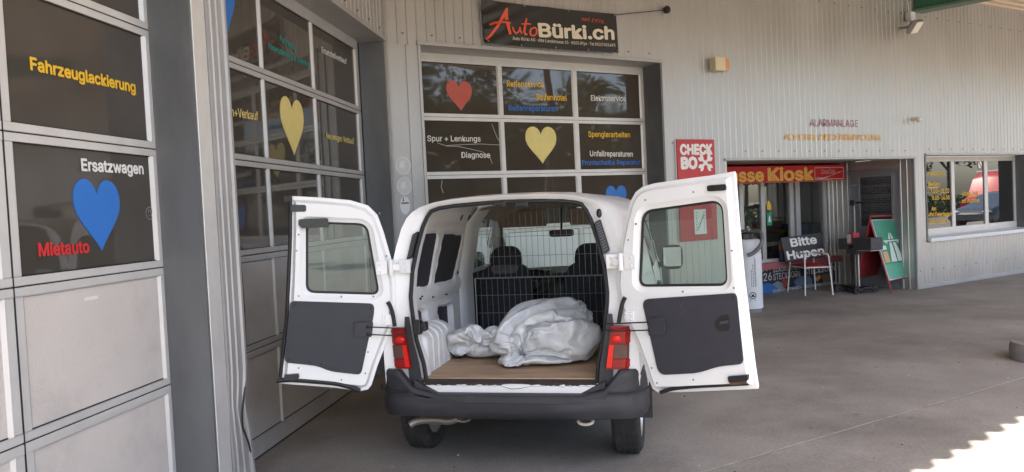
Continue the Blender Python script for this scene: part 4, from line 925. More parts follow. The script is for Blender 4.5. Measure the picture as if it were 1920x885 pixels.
c = MB(); z = zt_(447); c.box(tp + Z1 * z - tn * -.03, (.13, .14, .20), tx_); obj('red_box', c, pm('faded_red_box', (.42, .06, .07), .5, 0, .1, 9), ht, bevel=.008)
c = MB(); c.box(tp + Z1 * z + tn * .105 - tdir * .025, (.07, .01, .15), tx_); obj('scale_plate', c, M_sticker, ht)
c = MB(); z = zt_(456); c.box(tp + Z1 * z + tdir * .26, (.38, .26, .20), tx_); c.box(tp + Z1 * (z - .01) - tdir * .16, (.19, .22, .18), tx_); c.box(tp + Z1 * (z - .13), (.22, .18, .10), tx_); obj('optic_box', c, pm('dark_grey_optic_box', (.05, .05, .056), .5, 0, .15, 6), ht, bevel=.012)
c = MB(); c.box(tp + Z1 * (z - .108) + tdir * .28, (.26, .2, .012), tx_); obj('tray', c, M_rim, ht)

# A-board with motorway sign
A4 = [ground(1668, 531, 0), ground(1716, 523, 0)]
A4 = [ground(1672, 549), ground(1722, 537)]
aD = (A4[1] - A4[0]); aD.z = 0; aW = aD.length; aD.normalize(); aN = V((aD.y, -aD.x, 0))
if aN.dot(CP - A4[0]) < 0: aN = -aN
tops = [at_depth(1631, 411, A4[0].y + .12), at_depth(1688, 409, A4[1].y + .06)]
ab_ = thing('pavement_sign', 'leaning green motorway A board in a red frame beside the kiosk', 'pavement sign', (A4[0] + A4[1]) / 2)
def ab3(u, v, o):
    p = A4[0].lerp(A4[1], u).lerp(tops[0].lerp(tops[1], u), v); return p + abn * o
abn = (A4[1] - A4[0]).cross(tops[0] - A4[0]).normalized()
if abn.dot(CP - A4[0]) < 0: abn = -abn
M_rfr = pm('red_frame_paint', (.34, .04, .045), .45, .1, .12, 9)
c = MB(); c.tube([ab3(0, 0, 0), ab3(0, 1, 0), ab3(.03, 1.04, 0), ab3(.97, 1.04, 0), ab3(1, 1, 0), ab3(1, 0, 0)], .014, 8); c.tube([ab3(0, .16, 0), ab3(1, .16, 0)], .010, 8); obj('frame', c, M_rfr, ab_, smooth=40)
c = MB(); c.plate([(.03, .17), (.97, .17), (.97, .985), (.03, .985)], ab3, -.012, .002); obj('board', c, M_sgreen, ab_)
c = MB()
for (p, r, t, u) in ((.02, .035, .165, .99), (.965, .98, .165, .99), (.035, .965, .165, .175), (.035, .965, .98, .99)): c.plate([(p, t), (r, t), (r, u), (p, u)], ab3, .002, .010)
obj('snap_frame', c, M_rim, ab_)
# motorway pictogram, small icons, two lines of pale print
c = MB()
for pts in ([(.30, .40), (.50, .40), (.47, .665), (.40, .665)], [(.54, .40), (.74, .40), (.60, .665), (.52, .665)], [(.40, .715), (.465, .715), (.475, .80), (.455, .80)], [(.505, .715), (.57, .715), (.515, .80), (.495, .80)], [(.22, .68), (.76, .68), (.76, .70), (.22, .70)], [(.28, .655), (.33, .655), (.33, .68), (.28, .68)], [(.66, .655), (.71, .655), (.71, .68), (.66, .68)]):
    c.plate(pts, ab3, .002, .004)
for i in range(2):
    for j in range(2): c.plate([(.74 + .105 * i, .42 + .075 * j), (.83 + .105 * i, .42 + .075 * j), (.83 + .105 * i, .48 + .075 * j), (.74 + .105 * i, .48 + .075 * j)], ab3, .002, .004)
c.plate([(.07, .575), (.25, .575), (.25, .63), (.07, .63)], ab3, .002, .004)
obj('motorway_pictogram', c, flat('pale_green_white', (.62, .72, .66)), ab_)
c = MB()
for i in range(2):
    for j in range(2): c.plate([(.76 + .105 * i, .435 + .075 * j), (.81 + .105 * i, .435 + .075 * j), (.80 + .105 * i, .465 + .075 * j), (.77 + .105 * i, .465 + .075 * j)], ab3, .004, .005)
obj('icon_print', c, M_ink, ab_)
c = MB(); c.plate([(.10, .40), (.25, .40), (.25, .55), (.10, .55)], ab3, .002, .004); obj('sticker', c, flat('orange_sticker', (.62, .34, .16)), ab_)
c = MB(); c.plate([(.05, .18), (.95, .18), (.95, .375), (.05, .375)], ab3, .002, .003); obj('pale_band', c, flat('pale_green_band', (.10, .36, .24)), ab_)
# rear leg panel of the A-board
q0, q1 = A4[0] - aN * .62, A4[1] - aN * .62
c = MB(); c.tube([q0, tops[0], ], .013, 8); c.tube([q1, tops[1]], .013, 8); obj('rear_leg', c, M_rfr, ab_)
def rb3(u, v, o): return q0.lerp(q1, u).lerp(tops[0].lerp(tops[1], u), v) - aN * o
c = MB(); c.plate([(.02, .18), (.98, .18), (.98, .98), (.02, .98)], rb3, -.006, .006); obj('rear_board', c, pm('red_board_back', (.30, .025, .03), .55, 0, .12, 6), ab_)

# ------------------------------------------------------------------ the white van
DVv = V((math.sin(YAW), math.cos(YAW), 0)); RVv = V((math.cos(YAW), -math.sin(YAW), 0)); VO = DVv * 4.42 - RVv * 1.09
van = thing('delivery_van', 'white panel van with both rear doors open and a wire cargo grille', 'van', VO, -YAW)
def T(lx, ly, z): return VO + RVv * lx + DVv * ly + V((0, 0, z))
def vhit(x, y, p0, n):
    q = ray(x, y); t = (p0 - CP).dot(n) / q.dot(n); p = CP + q * t - VO
    return p.dot(RVv), p.dot(DVv), p.z
def vy(x, y, ly): a = vhit(x, y, VO + DVv * ly, DVv); return a[0], a[2]
def vx(x, y, lx): a = vhit(x, y, VO + RVv * lx, RVv); return a[1], a[2]
VAX = (RVv, DVv, Z1)
LEN = 4.0
def rake(z): return .10 * max(0, (z - .9) / .85) ** 1.4
PROF = [(.80, .30), (.835, .42), (.855, .56), (.86, .70), (.862, .85), (.855, .98), (.84, 1.06), (.825, 1.12), (.795, 1.28), (.755, 1.44), (.715, 1.56), (.68, 1.622), (.645, 1.662), (.59, 1.696), (.50, 1.724), (.38, 1.742), (.2, 1.752), (0, 1.755)]
def lerp_tab(t, x):
    if x <= t[0][0]: return t[0][1]
    for (a, u), (b, w) in zip(t, t[1:]):
        if x <= b: return u + (w - u) * (x - a) / (b - a)
    return t[-1][1]
ZT = [(0, 1.738), (.15, 1.748), (.4, 1.755), (2.0, 1.755), (2.5, 1.74), (2.68, 1.71), (3.36, 1.02), (3.42, .985), (3.7, .90), (3.88, .82), (3.97, .70), (4.0, .55)]
WF = [(0, .935), (.08, .955), (.2, .985), (.5, 1.0), (2.6, 1.0), (3.4, .99), (3.7, .96), (3.9, .88), (4.0, .76)]
SECT = [0, .04, .10, .18, .28, .34, .42, .52, .62, .72, .82, .90, .98, 1.1, 1.3, 1.5, 1.72, 1.78, 2.0, 2.3, 2.52, 2.58, 2.68, 2.85, 3.0, 3.08, 3.18, 3.31, 3.36, 3.42, 3.52, 3.62, 3.7, 3.8, 3.88, 3.94, 3.97, 4.0]
def arch(ly):
    z = .30 if ly > .3 else .44
    for c0 in (.59, 3.31):
        if abs(ly - c0) < .345: z = max(z, .31 + math.sqrt(.345 ** 2 - (ly - c0) ** 2))
    return z
def sect(ly):
    zt = lerp_tab(ZT, ly); wf = lerp_tab(WF, ly); out = []
    for i, (x, z) in enumerate(PROF):
        if ly < .5 and z > 1.6: z = z - (1.755 - max(1.738, zt)) * min(1, (z - 1.6) / .15)
        zz = min(z, zt - (.0 if z <= zt else .012 * (1 - min(1, (z - zt) / .2)) ))
        if z > zt and ly > 2.6:     # squeezed on to the windscreen or bonnet: keep the width, flatten
            zz = zt - .05 * max(0, (x / .86)) ** 3
        zz = max(zz, min(arch(ly), .68))
        out.append((x * wf, zz))
    return out
half = [sect(l) for l in SECT]; NP = len(PROF)
mbv = MB(); rows = []
for l, h in zip(SECT, half):
    row = [T(x, l + rake(z) * max(0, 1 - l / .5), z) for x, z in h] + [T(-x, l + rake(z) * max(0, 1 - l / .5), z) for x, z in reversed(h[:-1])]
    rows.append(row)
W_ = len(rows[0]); vv = [q for r in rows for q in r]; ff = []; glass = []
for i in range(len(rows) - 1):
    lm = (SECT[i] + SECT[i + 1]) / 2
    for k in range(W_ - 1):
        kk = min(k, W_ - 2 - k)
        f = (i * W_ + k, i * W_ + k + 1, (i + 1) * W_ + k + 1, (i + 1) * W_ + k)
        zl = [vv[j].z for j in f]; xl = [abs((vv[j] - VO).dot(RVv)) for j in f]
        if 2.68 <= lm <= 3.36 and min(zl) > .90 and max(xl) < .74 and kk >= 8 and abs(zl[0] - zl[1]) < .06: glass.append(('windscreen', f)); continue
        if 1.79 < lm < 2.66 and 7 <= kk <= 9: glass.append(('side_window', f)); continue
        if 2.66 < lm < 2.9 and kk == 7: glass.append(('side_window', f)); continue
        ff.append(f)
mbv.add(vv, ff)
mbv.add([T(x, 4.0, z) for x, z in half[-1]] + [T(-x, 4.0, z) for x, z in reversed(half[-1][:-1])], [tuple(range(W_))])
body = obj('body', mbv, M_white, van, smooth=38, fixn=False)
for nm in ('windscreen', 'side_window'):
    for sg in ((0,) if nm == 'windscreen' else (1, -1)):
        q = MB(); fs = [f for n_, f in glass if n_ == nm and (sg == 0 or (sum((vv[j] - VO).dot(RVv) for j in f) * sg > 0))]
        if fs: q.add(vv, fs); obj(nm, q, M_vglass, van, smooth=True)
# rear opening: pillars, header and inner flange
OUT = [(.80, .56), (.803, .75), (.802, .88), (.785, 1.06), (.745, 1.28), (.706, 1.44), (.668, 1.56), (.636, 1.635), (.603, 1.69), (.552, 1.722), (.467, 1.742), (.355, 1.75), (.187, 1.754), (0, 1.755)]
OUT = [(x, z) for x, z in [(p[0], p[1]) for p in half[0] if p[1] >= .54]]
def inner_at(z): return lerp_tab([(.54, .540), (.70, .560), (.85, .600), (1.1, .630), (1.25, .622), (1.40, .59), (1.53, .555), (1.62, .520), (1.66, .497)], z)
INN = []
for x, z in OUT:
    if z < 1.60: INN.append((inner_at(z), z))
    else: INN.append(None)
k0 = next(i for i, p in enumerate(INN) if p is None); nT = len(INN) - k0
top = [(.515, 1.625), (.487, 1.662), (.43, 1.680), (.33, 1.690), (.2, 1.696), (.1, 1.699), (0, 1.700)]
for i in range(k0, len(INN)): t = (i - k0) / (nT - 1) * (len(top) - 1); a = int(min(len(top) - 2, t)); f = t - a; INN[i] = (top[a][0] * (1 - f) + top[a + 1][0] * f, top[a][1] * (1 - f) + top[a + 1][1] * f)
both = lambda L_: L_ + [(-x, z) for x, z in reversed(L_[:-1])]
O_, I_ = both(OUT), both(INN)
q = MB()
mid = [((a[0] + b[0]) / 2 + (a[0] - b[0]) * .18, (a[1] + b[1]) / 2 + (a[1] - b[1]) * .18) for a, b in zip(O_, I_)]
q.grid([[T(x, rake(z), z) for x, z in O_], [T(x, rake(z) + .012, z) for x, z in mid], [T(x + (.012 if x > 0 else -.012 if x < 0 else 0), rake(z) + .055, z) for x, z in I_], [T(x, rake(z) + .05, z) for x, z in I_], [T(x, rake(z) + .15, z) for x, z in I_]])
obj('door_aperture', q, M_white, van, smooth=50, fixn=False)
q = MB(); q.tube([T(x * .995, rake(z) + .045, z - (.004 if z > 1.6 else 0)) for x, z in I_], .0135, 8); obj('rubber_seal', q, M_rubber, van, smooth=True)
# louvred vents, hinges and grab bumps on the pillars
for sg in (1, -1):
    pts = [(1112, 417), (1124, 411), (1143, 470), (1130, 478)] if sg > 0 else [(768, 440), (779, 434), (769, 484), (759, 488)]
    P = [vy(x, y, .03) for x, y in pts]; q = MB()
    P3 = [(x, z) for x, z in P]
    cx_ = sum(p[0] for p in P3) / 4; cz_ = sum(p[1] for p in P3) / 4
    yy = lambda z: rake(z) + (.022)
    to3 = lambda u, v, o: T(u, yy(v) - o, v)
    q.plate(rpoly(P3, .012), to3, -.03, .004); 
    tl, tr, br, bl = [V((p[0], p[1])) for p in P3]
    for i in range(11):
        t0 = .06 + i * .082; a, b = tl.lerp(bl, t0), tr.lerp(br, t0); c_, d_ = tl.lerp(bl, t0 + .04), tr.lerp(br, t0 + .04)
        i1, i2, i3, i4 = a.lerp(b, .2), a.lerp(b, .8), c_.lerp(d_, .8), c_.lerp(d_, .2); q.plate([tuple(i1), tuple(i2), tuple(i3), tuple(i4)], to3, .004, .012, mi=1)
    obj('pillar_vent', q, [M_black, pm('grey_louvre', (.085, .085, .09), .5)], van)
q = MB()
for x, y in ((1109, 408), (1112, 416)): pass
x, z = vy(1122, 411, .03); q.sphere(T(x, rake(z) + .02, z + .035), (.018, .012, .028), 10, ax=VAX); obj('rubber_plug', q, M_black, van, smooth=True)

# sill, floor, inner cargo walls
FZ = .60; PLY = 1.70
q = MB(); q.grid([[T(x, -.005, .50) for x in (-.56, .56)], [T(x, -.005, .568) for x in (-.56, .56)], [T(x, .012, .578) for x in (-.56, .56)], [T(x, .05, .578) for x in (-.56, .56)], [T(x, .05, .545) for x in (-.56, .56)]]); obj('sill', q, M_white, van)
# worn dark strip with chipped, rusty edge between sill and floor board
q = MB(); up = []; lo = []
for i in range(121):
    x = -.545 + 1.09 * i / 120; cc = .020 * max(0, math.sin((x + .05) * 17)) * (1 if -.15 < x < .35 else 0); j = .006 * noise.noise(V((x * 30, 2, 0))) + .008 * noise.noise(V((x * 9, 4, 0)))
    up.append(T(x, .046, .597)); lo.append(T(x, -.0065, .566 - cc + j))
mid_ = [T(-.545 + 1.09 * i / 120, .010, .5805) for i in range(121)]
q.grid([lo, mid_, up]); obj('worn_sill_edge', q, [pm('worn_black_sill', (.035, .028, .024), .7, 0, .4, 25, .2, 80)], van)
q = MB(); q.box(T(0, (PLY + .04) / 2 + .03, FZ - .004), (1.16, PLY - .0, .014), VAX); fl_ = obj('floor_board', q, M_ply, van, bevel=.003)
q = MB(); q.box(T(0, 1.9, .44), (1.40, 3.7, .10), VAX); q.box(T(0, .9, .36), (.9, .5, .12), VAX); q.box(T(0, .42, .40), (1.3, .5, .10), VAX); obj('underbody', q, M_dark, van)
# inner wall: a tilted sheet with two blanked windows, a rail with holes, cut-outs below
def WL(sg):   # sg=-1 left, 1 right
    return lambda ly, z, o: T(sg * (lerp_tab([(.58, .70), (1.0, .705), (1.12, .70), (1.55, .61), (1.66, .56), (1.70, .48)], z) - o), ly, z)
def on_left(x, y):      # picture point on the tilted left wall
    lx = -.68
    for _ in range(8):
        a = vx(x, y, lx); lx = -lerp_tab([(.58, .70), (1.0, .705), (1.12, .70), (1.55, .61), (1.66, .56), (1.70, .48)], a[1])
    return a
Wn = [[on_left(*p) for p in ((791, 437), (822, 434), (805, 538), (774, 541))], [on_left(*p) for p in ((832, 436), (869, 440), (850, 528), (812, 535))]]
CUT = [[on_left(*p) for p in ((776, 580), (800, 578), (806, 622), (776, 632))], [on_left(*p) for p in ((820, 575), (848, 568), (852, 640), (828, 640))]]
for sg in (-1, 1):
    f = WL(sg); q = MB()
    wins = [rpoly(w, .05) for w in Wn]; cuts = [rpoly(w, .03) for w in CUT]
    # sheet in strips so that it can follow the curve of the wall
    def clip(poly, zlo, zhi):
        for sgn_, zz in ((1, zlo), (-1, zhi)):
            o_ = []
            for i in range(len(poly)):
                a, b = poly[i - 1], poly[i]; ia, ib = (a[1] - zz) * sgn_ >= 0, (b[1] - zz) * sgn_ >= 0
                if ia != ib: t = (zz - a[1]) / (b[1] - a[1]); o_.append((a[0] + (b[0] - a[0]) * t, zz))
                if ib: o_.append(b)
            poly = o_
            if not poly: return []
        return poly
    NX = 70; NZ = 60
    def inside(p, poly):
        r_ = False
        for i in range(len(poly)):
            a, b = poly[i - 1], poly[i]
            if (a[1] > p[1]) != (b[1] > p[1]) and p[0] < (b[0] - a[0]) * (p[1] - a[1]) / (b[1] - a[1]) + a[0]: r_ = not r_
        return r_
    def dist(p, poly):
        d = 9
        for i in range(len(poly)):
            a, b = V(poly[i - 1]), V(poly[i]); e = b - a; t = max(0, min(1, (V(p) - a).dot(e) / max(1e-9, e.dot(e)))); d = min(d, (V(p) - a - e * t).length)
        return d
    rows_ = []
    for j in range(NZ + 1):
        z = .58 + (1.70 - .58) * j / NZ; r_ = []
        for i in range(NX + 1):
            ly = .14 + (PLY - .10 - .14) * i / NX; o = 0.0; p = (ly, z)
            for w in wins: 
                dd = dist(p, w)
                if inside(p, w): o -= .016 * min(1, dd / .010)
                elif dd < .028: o += .010 * (1 - abs(dd - .014) / .014)
            for w in cuts:
                dd = dist(p, w)
                if inside(p, w): o -= .05 * min(1, dd / .014)
                elif dd < .02: o += .008 * (1 - abs(dd - .01) / .01)
            if 1.02 < z < 1.13: o += .018 * math.sin((z - 1.02) / .11 * math.pi) ** .5     # the rail below the windows
            if z > 1.555: o += .010
            r_.append(f(ly, z, o))
        rows_.append(r_)
    q.grid(rows_); obj('cargo_wall', q, M_inwhite, van, smooth=50, fixn=False)
    for w in Wn:
        q = MB(); q.plate(rpoly(inset(w, -.006), .045), f, -.018, -.008); obj('window_blank', q, M_trim, van)
    for w in CUT:
        q = MB(); q.plate(rpoly(inset(w, .006), .03), f, -.054, -.040); obj('dark_cutout', q, M_trim, van)
    q = MB()
    for x, y in ((863, 408), (877, 408)):
        a = on_left(x, y); q.plate(rpoly([(a[0] - .022, a[1] - .022), (a[0] + .022, a[1] - .022), (a[0] + .022, a[1] + .022), (a[0] - .022, a[1] + .022)], .016), f, .008, .0125)
    for x, y, r in ((873, 446, .013), (857, 511, .013), (867, 549, .011), (783, 560, .008), (807, 557, .006), (833, 552, .006), (858, 548, .006), (786, 556, .006)):
        a = on_left(x, y); q.plate([(a[0] + r * 1.3 * math.cos(t * math.pi / 6), a[1] + r * math.sin(t * math.pi / 6)) for t in range(12)], f, .010, .026 if 1.02 < a[1] < 1.13 else .006)
    obj('wall_holes', q, M_black, van)
    # ribbed wheel box
    q = MB(); b0, b1 = .13, .72; prof = []
    for i in range(17):
        t = i / 16 * math.pi / 2; prof.append((.555 + .0 + .13 * (1 - math.cos(t)) if False else .0, 0))
    rows_ = []
    NA = 22
    for i in range(61):
        ly = b0 + (b1 - b0) * i / 60
        rib = .007 * max(0, 1 - abs(((ly - .27) / .105 + .5) % 1 - .5) / .12) if ly > .25 and ly < .70 else 0
        ee = min(1, (ly - b0) / .05, (b1 - ly) / .08 + .0001); er = (1 - math.sqrt(max(0, 1 - (1 - ee) ** 2))) * .05
        r_ = []
        for k in range(NA + 1):
            t = k / NA
            if t < .5: xx = .565; zz = FZ + (.80 - FZ) * t / .5
            else: a = (t - .5) / .5 * math.pi / 2; xx = .565 + .12 * (1 - math.cos(a)); zz = .80 + .085 * math.sin(a)
            r_.append(T(sg * (xx - rib + er), ly, zz + rib * (t > .5) - er * (t > .5)))
        r_.append(T(sg * .72, ly, .885 - er)); rows_.append(r_)
    q.grid(rows_)
    q.grid([rows_[0], [T(sg * .72, b0 + .03, p.z) for p in rows_[0]]]); q.grid([rows_[-1], [T(sg * .72, b1, p.z) for p in rows_[-1]]])
    obj('wheel_box', q, M_inwhite, van, smooth=45, fixn=False)
    # B pillar
    q = MB(); q.grid([[T(sg * lerp_tab([(.58, .70), (1.12, .70), (1.55, .61), (1.68, .50)], z) - sg * o, ly, z) for z in (.58, .75, .95, 1.12, 1.3, 1.45, 1.55, 1.62, 1.68)] for ly, o in ((1.34, .0), (1.36, .022), (1.50, .03), (1.66, .03), (1.68, .0))]); obj('inner_pillar', q, M_inwhite, van, smooth=45, fixn=False)
# cargo roof with a pale header, headliner in front
q = MB(); xs = [-.50, -.42, -.3, -.15, 0, .15, .3, .42, .50]; cz = lambda x, b: b - .05 * (abs(x) / .5) ** 3
q.grid([[T(x, ly, cz(x, zz)) for x in xs] for ly, zz in ((.13, 1.712), (.4, 1.725), (.9, 1.73), (1.3, 1.73), (1.30, 1.712), (1.38, 1.708))]); obj('cargo_roof', q, M_inwhite, van, smooth=50, fixn=False)
q = MB(); xs = [-.62, -.52, -.40, -.25, 0, .25, .40, .52, .62]
q.grid([[T(x, ly, zz - .14 * (abs(x) / .62) ** 4) for x in xs] for ly, zz in ((1.36, 1.71), (1.7, 1.715), (2.2, 1.70), (2.5, 1.675), (2.66, 1.645))]); obj('headliner', q, M_head, van, smooth=60, fixn=False)
# header latch catches
for x in (937, 979):
    a = vy(x, 383, .14); q = MB(); q.box(T(a[0], .145, a[1]), (.085, .05, .035), VAX); q.box(T(a[0], .125, a[1] + .002), (.05, .03, .022), VAX); obj('latch_catch', q, M_black, van, bevel=.005)
# wire partition
def pp(x, y): a = vy(x, y, PLY); return a
q = MB(); rw = .0019
PTOP = [(x, 1.68 - .16 * (abs(x) / .62) ** 4) for x in (-1, 1)]
zA, zB = 1.075, .60
x = -.64
while x <= .645:
    zt = 1.69 - .25 * (abs(x) / .64) ** 3.5 * 1.0
    q.tube([T(x, PLY, zA), T(x, PLY, zt)], rw, 5); x += .0487
x = -.66
while x <= .66:
    q.tube([T(x + (.0), PLY - .012, zB), T(x, PLY - .012, zA)], rw, 5); x += .0487
for z, w in ((1.42, .60), (1.255, .62)): q.tube([T(-w, PLY - .004, z), T(w, PLY - .004, z)], rw, 5)
for z in (.93, .78, .63): q.tube([T(-.66, PLY - .016, z), T(.66, PLY - .016, z)], rw * 1.1, 5)
q.tube([T(-.66, PLY - .008, zA), T(.66, PLY - .008, zA)], .0065, 8)
q.tube([T(-.66, PLY - .012, zB), T(-.66, PLY - .012, zA)], .006, 6); q.tube([T(.66, PLY - .012, zB), T(.66, PLY - .012, zA)], .006, 6)
obj('wire_partition', q, M_wire, van)
# seats with head restraints, dashboard, wheel, mirrors, visors
def rblock(q, c0, sx, sy, sz, ex=.35, n=14, tilt=0.0, wid=None):
    rows_ = []
    for i in range(n + 1):
        v = -math.pi / 2 + math.pi * i / n; r_ = []
        for k in range(n * 2):
            u = 2 * math.pi * k / (n * 2); pw = lambda a: math.copysign(abs(a) ** ex, a)
            x = sx * pw(math.cos(v)) * pw(math.cos(u)); y = sy * pw(math.cos(v)) * pw(math.sin(u)); z = sz * pw(math.sin(v))
            if wid: x *= wid(z / sz)
            r_.append(T(c0[0] + x, c0[1] + y + z * tilt, c0[2] + z))
        rows_.append(r_)
    q.grid(rows_, 0, True)
for sx_ in (-.40, .36):
    hx = vy(950, 487, 2.15)[0] if sx_ < 0 else vy(1109, 487, 2.15)[0]
    q = MB(); rblock(q, (hx, 2.05, .86), .245, .07, .30, .4, tilt=.25, wid=lambda t: 1 - .12 * max(0, t) ** 2); rblock(q, (hx, 2.30, .60), .25, .25, .09, .4); st_ = obj('seat', q, M_seat, van, smooth=True)
    q = MB(); rblock(q, (hx, 2.13, 1.195), .145, .06, .125, .55, tilt=.2, wid=lambda t: 1 - .22 * max(0, t) ** 2); obj('head_restraint', q, M_seat, st_, smooth=True)
    if sx_ < 0:
        q = MB(); rblock(q, (hx, 2.10, 1.115), .138, .062, .045, .5, tilt=.2); obj('grey_cover', q, M_seat2, st_, smooth=True)
q = MB(); q.grid([[T(x, ly, z - .02 * (abs(x) / .7) ** 2) for x in [-.74 + 1.48 * i / 16 for i in range(17)]] for ly, z in ((2.86, .60), (2.82, .85), (2.86, .955), (2.95, .99), (3.1, 1.0), (3.38, 1.03))]); q.box(T(0, 2.86, .985), (.34, .12, .05), VAX); q.box(T(-.40, 2.92, 1.0), (.36, .12, .06), VAX); obj('dashboard', q, M_black, van, smooth=50, bevel=.01)
wc = T(-.36, 2.66, .93); wz = (V(-DVv * .55) + Z1 * .80).normalized(); wx = RVv; wy = wz.cross(wx)
q = MB(); q.tube([wc + wx * (.185 * math.cos(t * math.pi / 20)) + wy * (.185 * math.sin(t * math.pi / 20)) for t in range(40)], .015, 8, closed=True); q.sphere(wc - wz * .02, (.06, .06, .03), 12, ax=(wx, wy, wz))
for a in (.2, math.pi - .2, -math.pi / 2): q.tube([wc - wz * .01, wc + wx * (.18 * math.cos(a)) + wy * (.18 * math.sin(a))], .012, 6)
obj('steering_wheel', q, M_black, van, smooth=True)
a = vy(1053, 437, 2.62); q = MB(); rblock(q, (a[0], 2.62, a[1]), .118, .02, .034, .35); q.tube([T(a[0], 2.62, a[1] + .02), T(a[0], 2.70, 1.64)], .010, 6); obj('rear_view_mirror', q, M_black, van, smooth=True)
for x0, x1 in ((934, 1020), (1068, 1140)):
    a, b = vy(x0, 432, 2.58), vy(x1, 404, 2.50); q = MB()
    q.hexa([T(a[0], 2.62, 1.475), T(b[0], 2.62, 1.475), T(b[0], 2.64, 1.475), T(a[0], 2.64, 1.475), T(a[0], 2.52, 1.625), T(b[0], 2.52, 1.625), T(b[0], 2.545, 1.635), T(a[0], 2.545, 1.635)]); obj('sun_visor', q, M_visor, van, bevel=.01)
for sg in (-1, 1):      # inner door trims and B-pillar trim in the cab, wing mirrors outside
    q = MB(); q.grid([[T(sg * .79, ly, z) for z in (.4, .7, 1.02, 1.09)] for ly in (1.74, 2.2, 2.6, 2.85)]); q.grid([[T(sg * (.79 - .14 * (z - 1.09) / .5), ly, z) for z in (1.0, 1.2, 1.4, 1.6)] for ly in (1.70, 1.80)]); q.grid([[T(sg * (.76 - .12 * (z - 1.09) / .5), ly + (1.6 - z) * .95, z) for z in (1.09, 1.3, 1.6)] for ly in (2.58, 2.68)]); obj('cab_trim', q, M_dark, van)
    q = MB(); rblock(q, (sg * .97, 2.78, 1.13), .10, .055, .115, .5); q.box(T(sg * .86, 2.80, 1.06), (.10, .04, .05), VAX); mr_ = obj('wing_mirror', q, M_black, van, smooth=45)
    q = MB(); q.box(T(sg * .97, 2.722, 1.135), (.16, .004, .18), VAX); obj('mirror_glass', q, pm('mirror_silver', (.85, .86, .87), .02, 1.0), mr_, bevel=.001)
# bumper: one moulding swept round the rear corners
q = MB(); path = []
plan = [(.822, .27), (.828, .17), (.822, .08), (.800, .01), (.755, -.042), (.69, -.062), (.60, -.070), (.45, -.078), (.25, -.083), (0, -.085)]
plan = plan + [(-x, y) for x, y in reversed(plan[:-1])]
rows_ = []
for i, (x, y) in enumerate(plan):
    a = plan[max(0, i - 1)]; b = plan[min(len(plan) - 1, i + 1)]; t = V((b[0] - a[0], b[1] - a[1])).normalized(); n_ = V((-t.y, t.x)) * (1 if True else -1)
    if n_.dot(V((x, y - .5))) < 0: n_ = -n_
    ax_ = abs(x)
    zt = lerp_tab([(0, .522), (.54, .522), (.575, .53), (.63, .60), (.665, .655), (.69, .668), (.85, .672)], ax_)
    if y > .05: zt = .672 + .10 * min(1, (y - .05) / .2)
    zb = .372 + .025 * (ax_ / .84) ** 4
    pr = [(-.05, zt), (-.012, zt + .002), (.0, zt - .010), (.004, zt - .03), (.002, max(zt - .05, .505)), (.012, min(.50, zt - .04)), (.018, .48), (.018, .43), (.008, .39), (-.012, zb + .005), (-.04, zb), (-.10, zb + .01)]
    rows_.append([T(x + n_.x * o, y + n_.y * o, z) for o, z in pr])
q.grid(rows_); q.box(T(0, .0, .515), (1.1, .1, .02), VAX)
bmp = obj('bumper', q, M_bumper, van, smooth=45, fixn=False)
q = MB(); q.tube([T(.62, -.092, .545), T(.74, -.080, .545), T(.82, -.028, .55), T(.855, .05, .56)], .006, 6); q.tube([T(-.62, -.092, .545), T(-.74, -.080, .545), T(-.82, -.028, .55), T(-.855, .05, .56)], .006, 6); obj('bumper_groove', q, M_rubber, bmp)
for sg in (1, -1):      # black corner covers beside the sill
    q = MB()
    q.hexa([T(sg * .60, -.035, .52), T(sg * .44, -.03, .52), T(sg * .44, .05, .52), T(sg * .60, .06, .52), T(sg * .60, -.03, .605), T(sg * .545, -.02, .575), T(sg * .545, .04, .575), T(sg * .60, .06, .61)])
    q.grid([[T(sg * x, .006 + rake(z), z) for x, z in r_] for r_ in (((.555, .575), (.57, .70), (.605, .86), (.625, 1.0)), ((.64, .575), (.650, .70), (.665, .86), (.655, 1.0)))])
    obj('corner_cover', q, M_bumper, van, bevel=.006)
q = MB(); a = vy(786, 613, .0); q.box(T(a[0] + .01, .02, a[1]), (.07, .06, .055), VAX); q.box(T(a[0] - .01, .0, a[1]), (.05, .05, .09), VAX); obj('striker_block', q, M_black, van, bevel=.006)
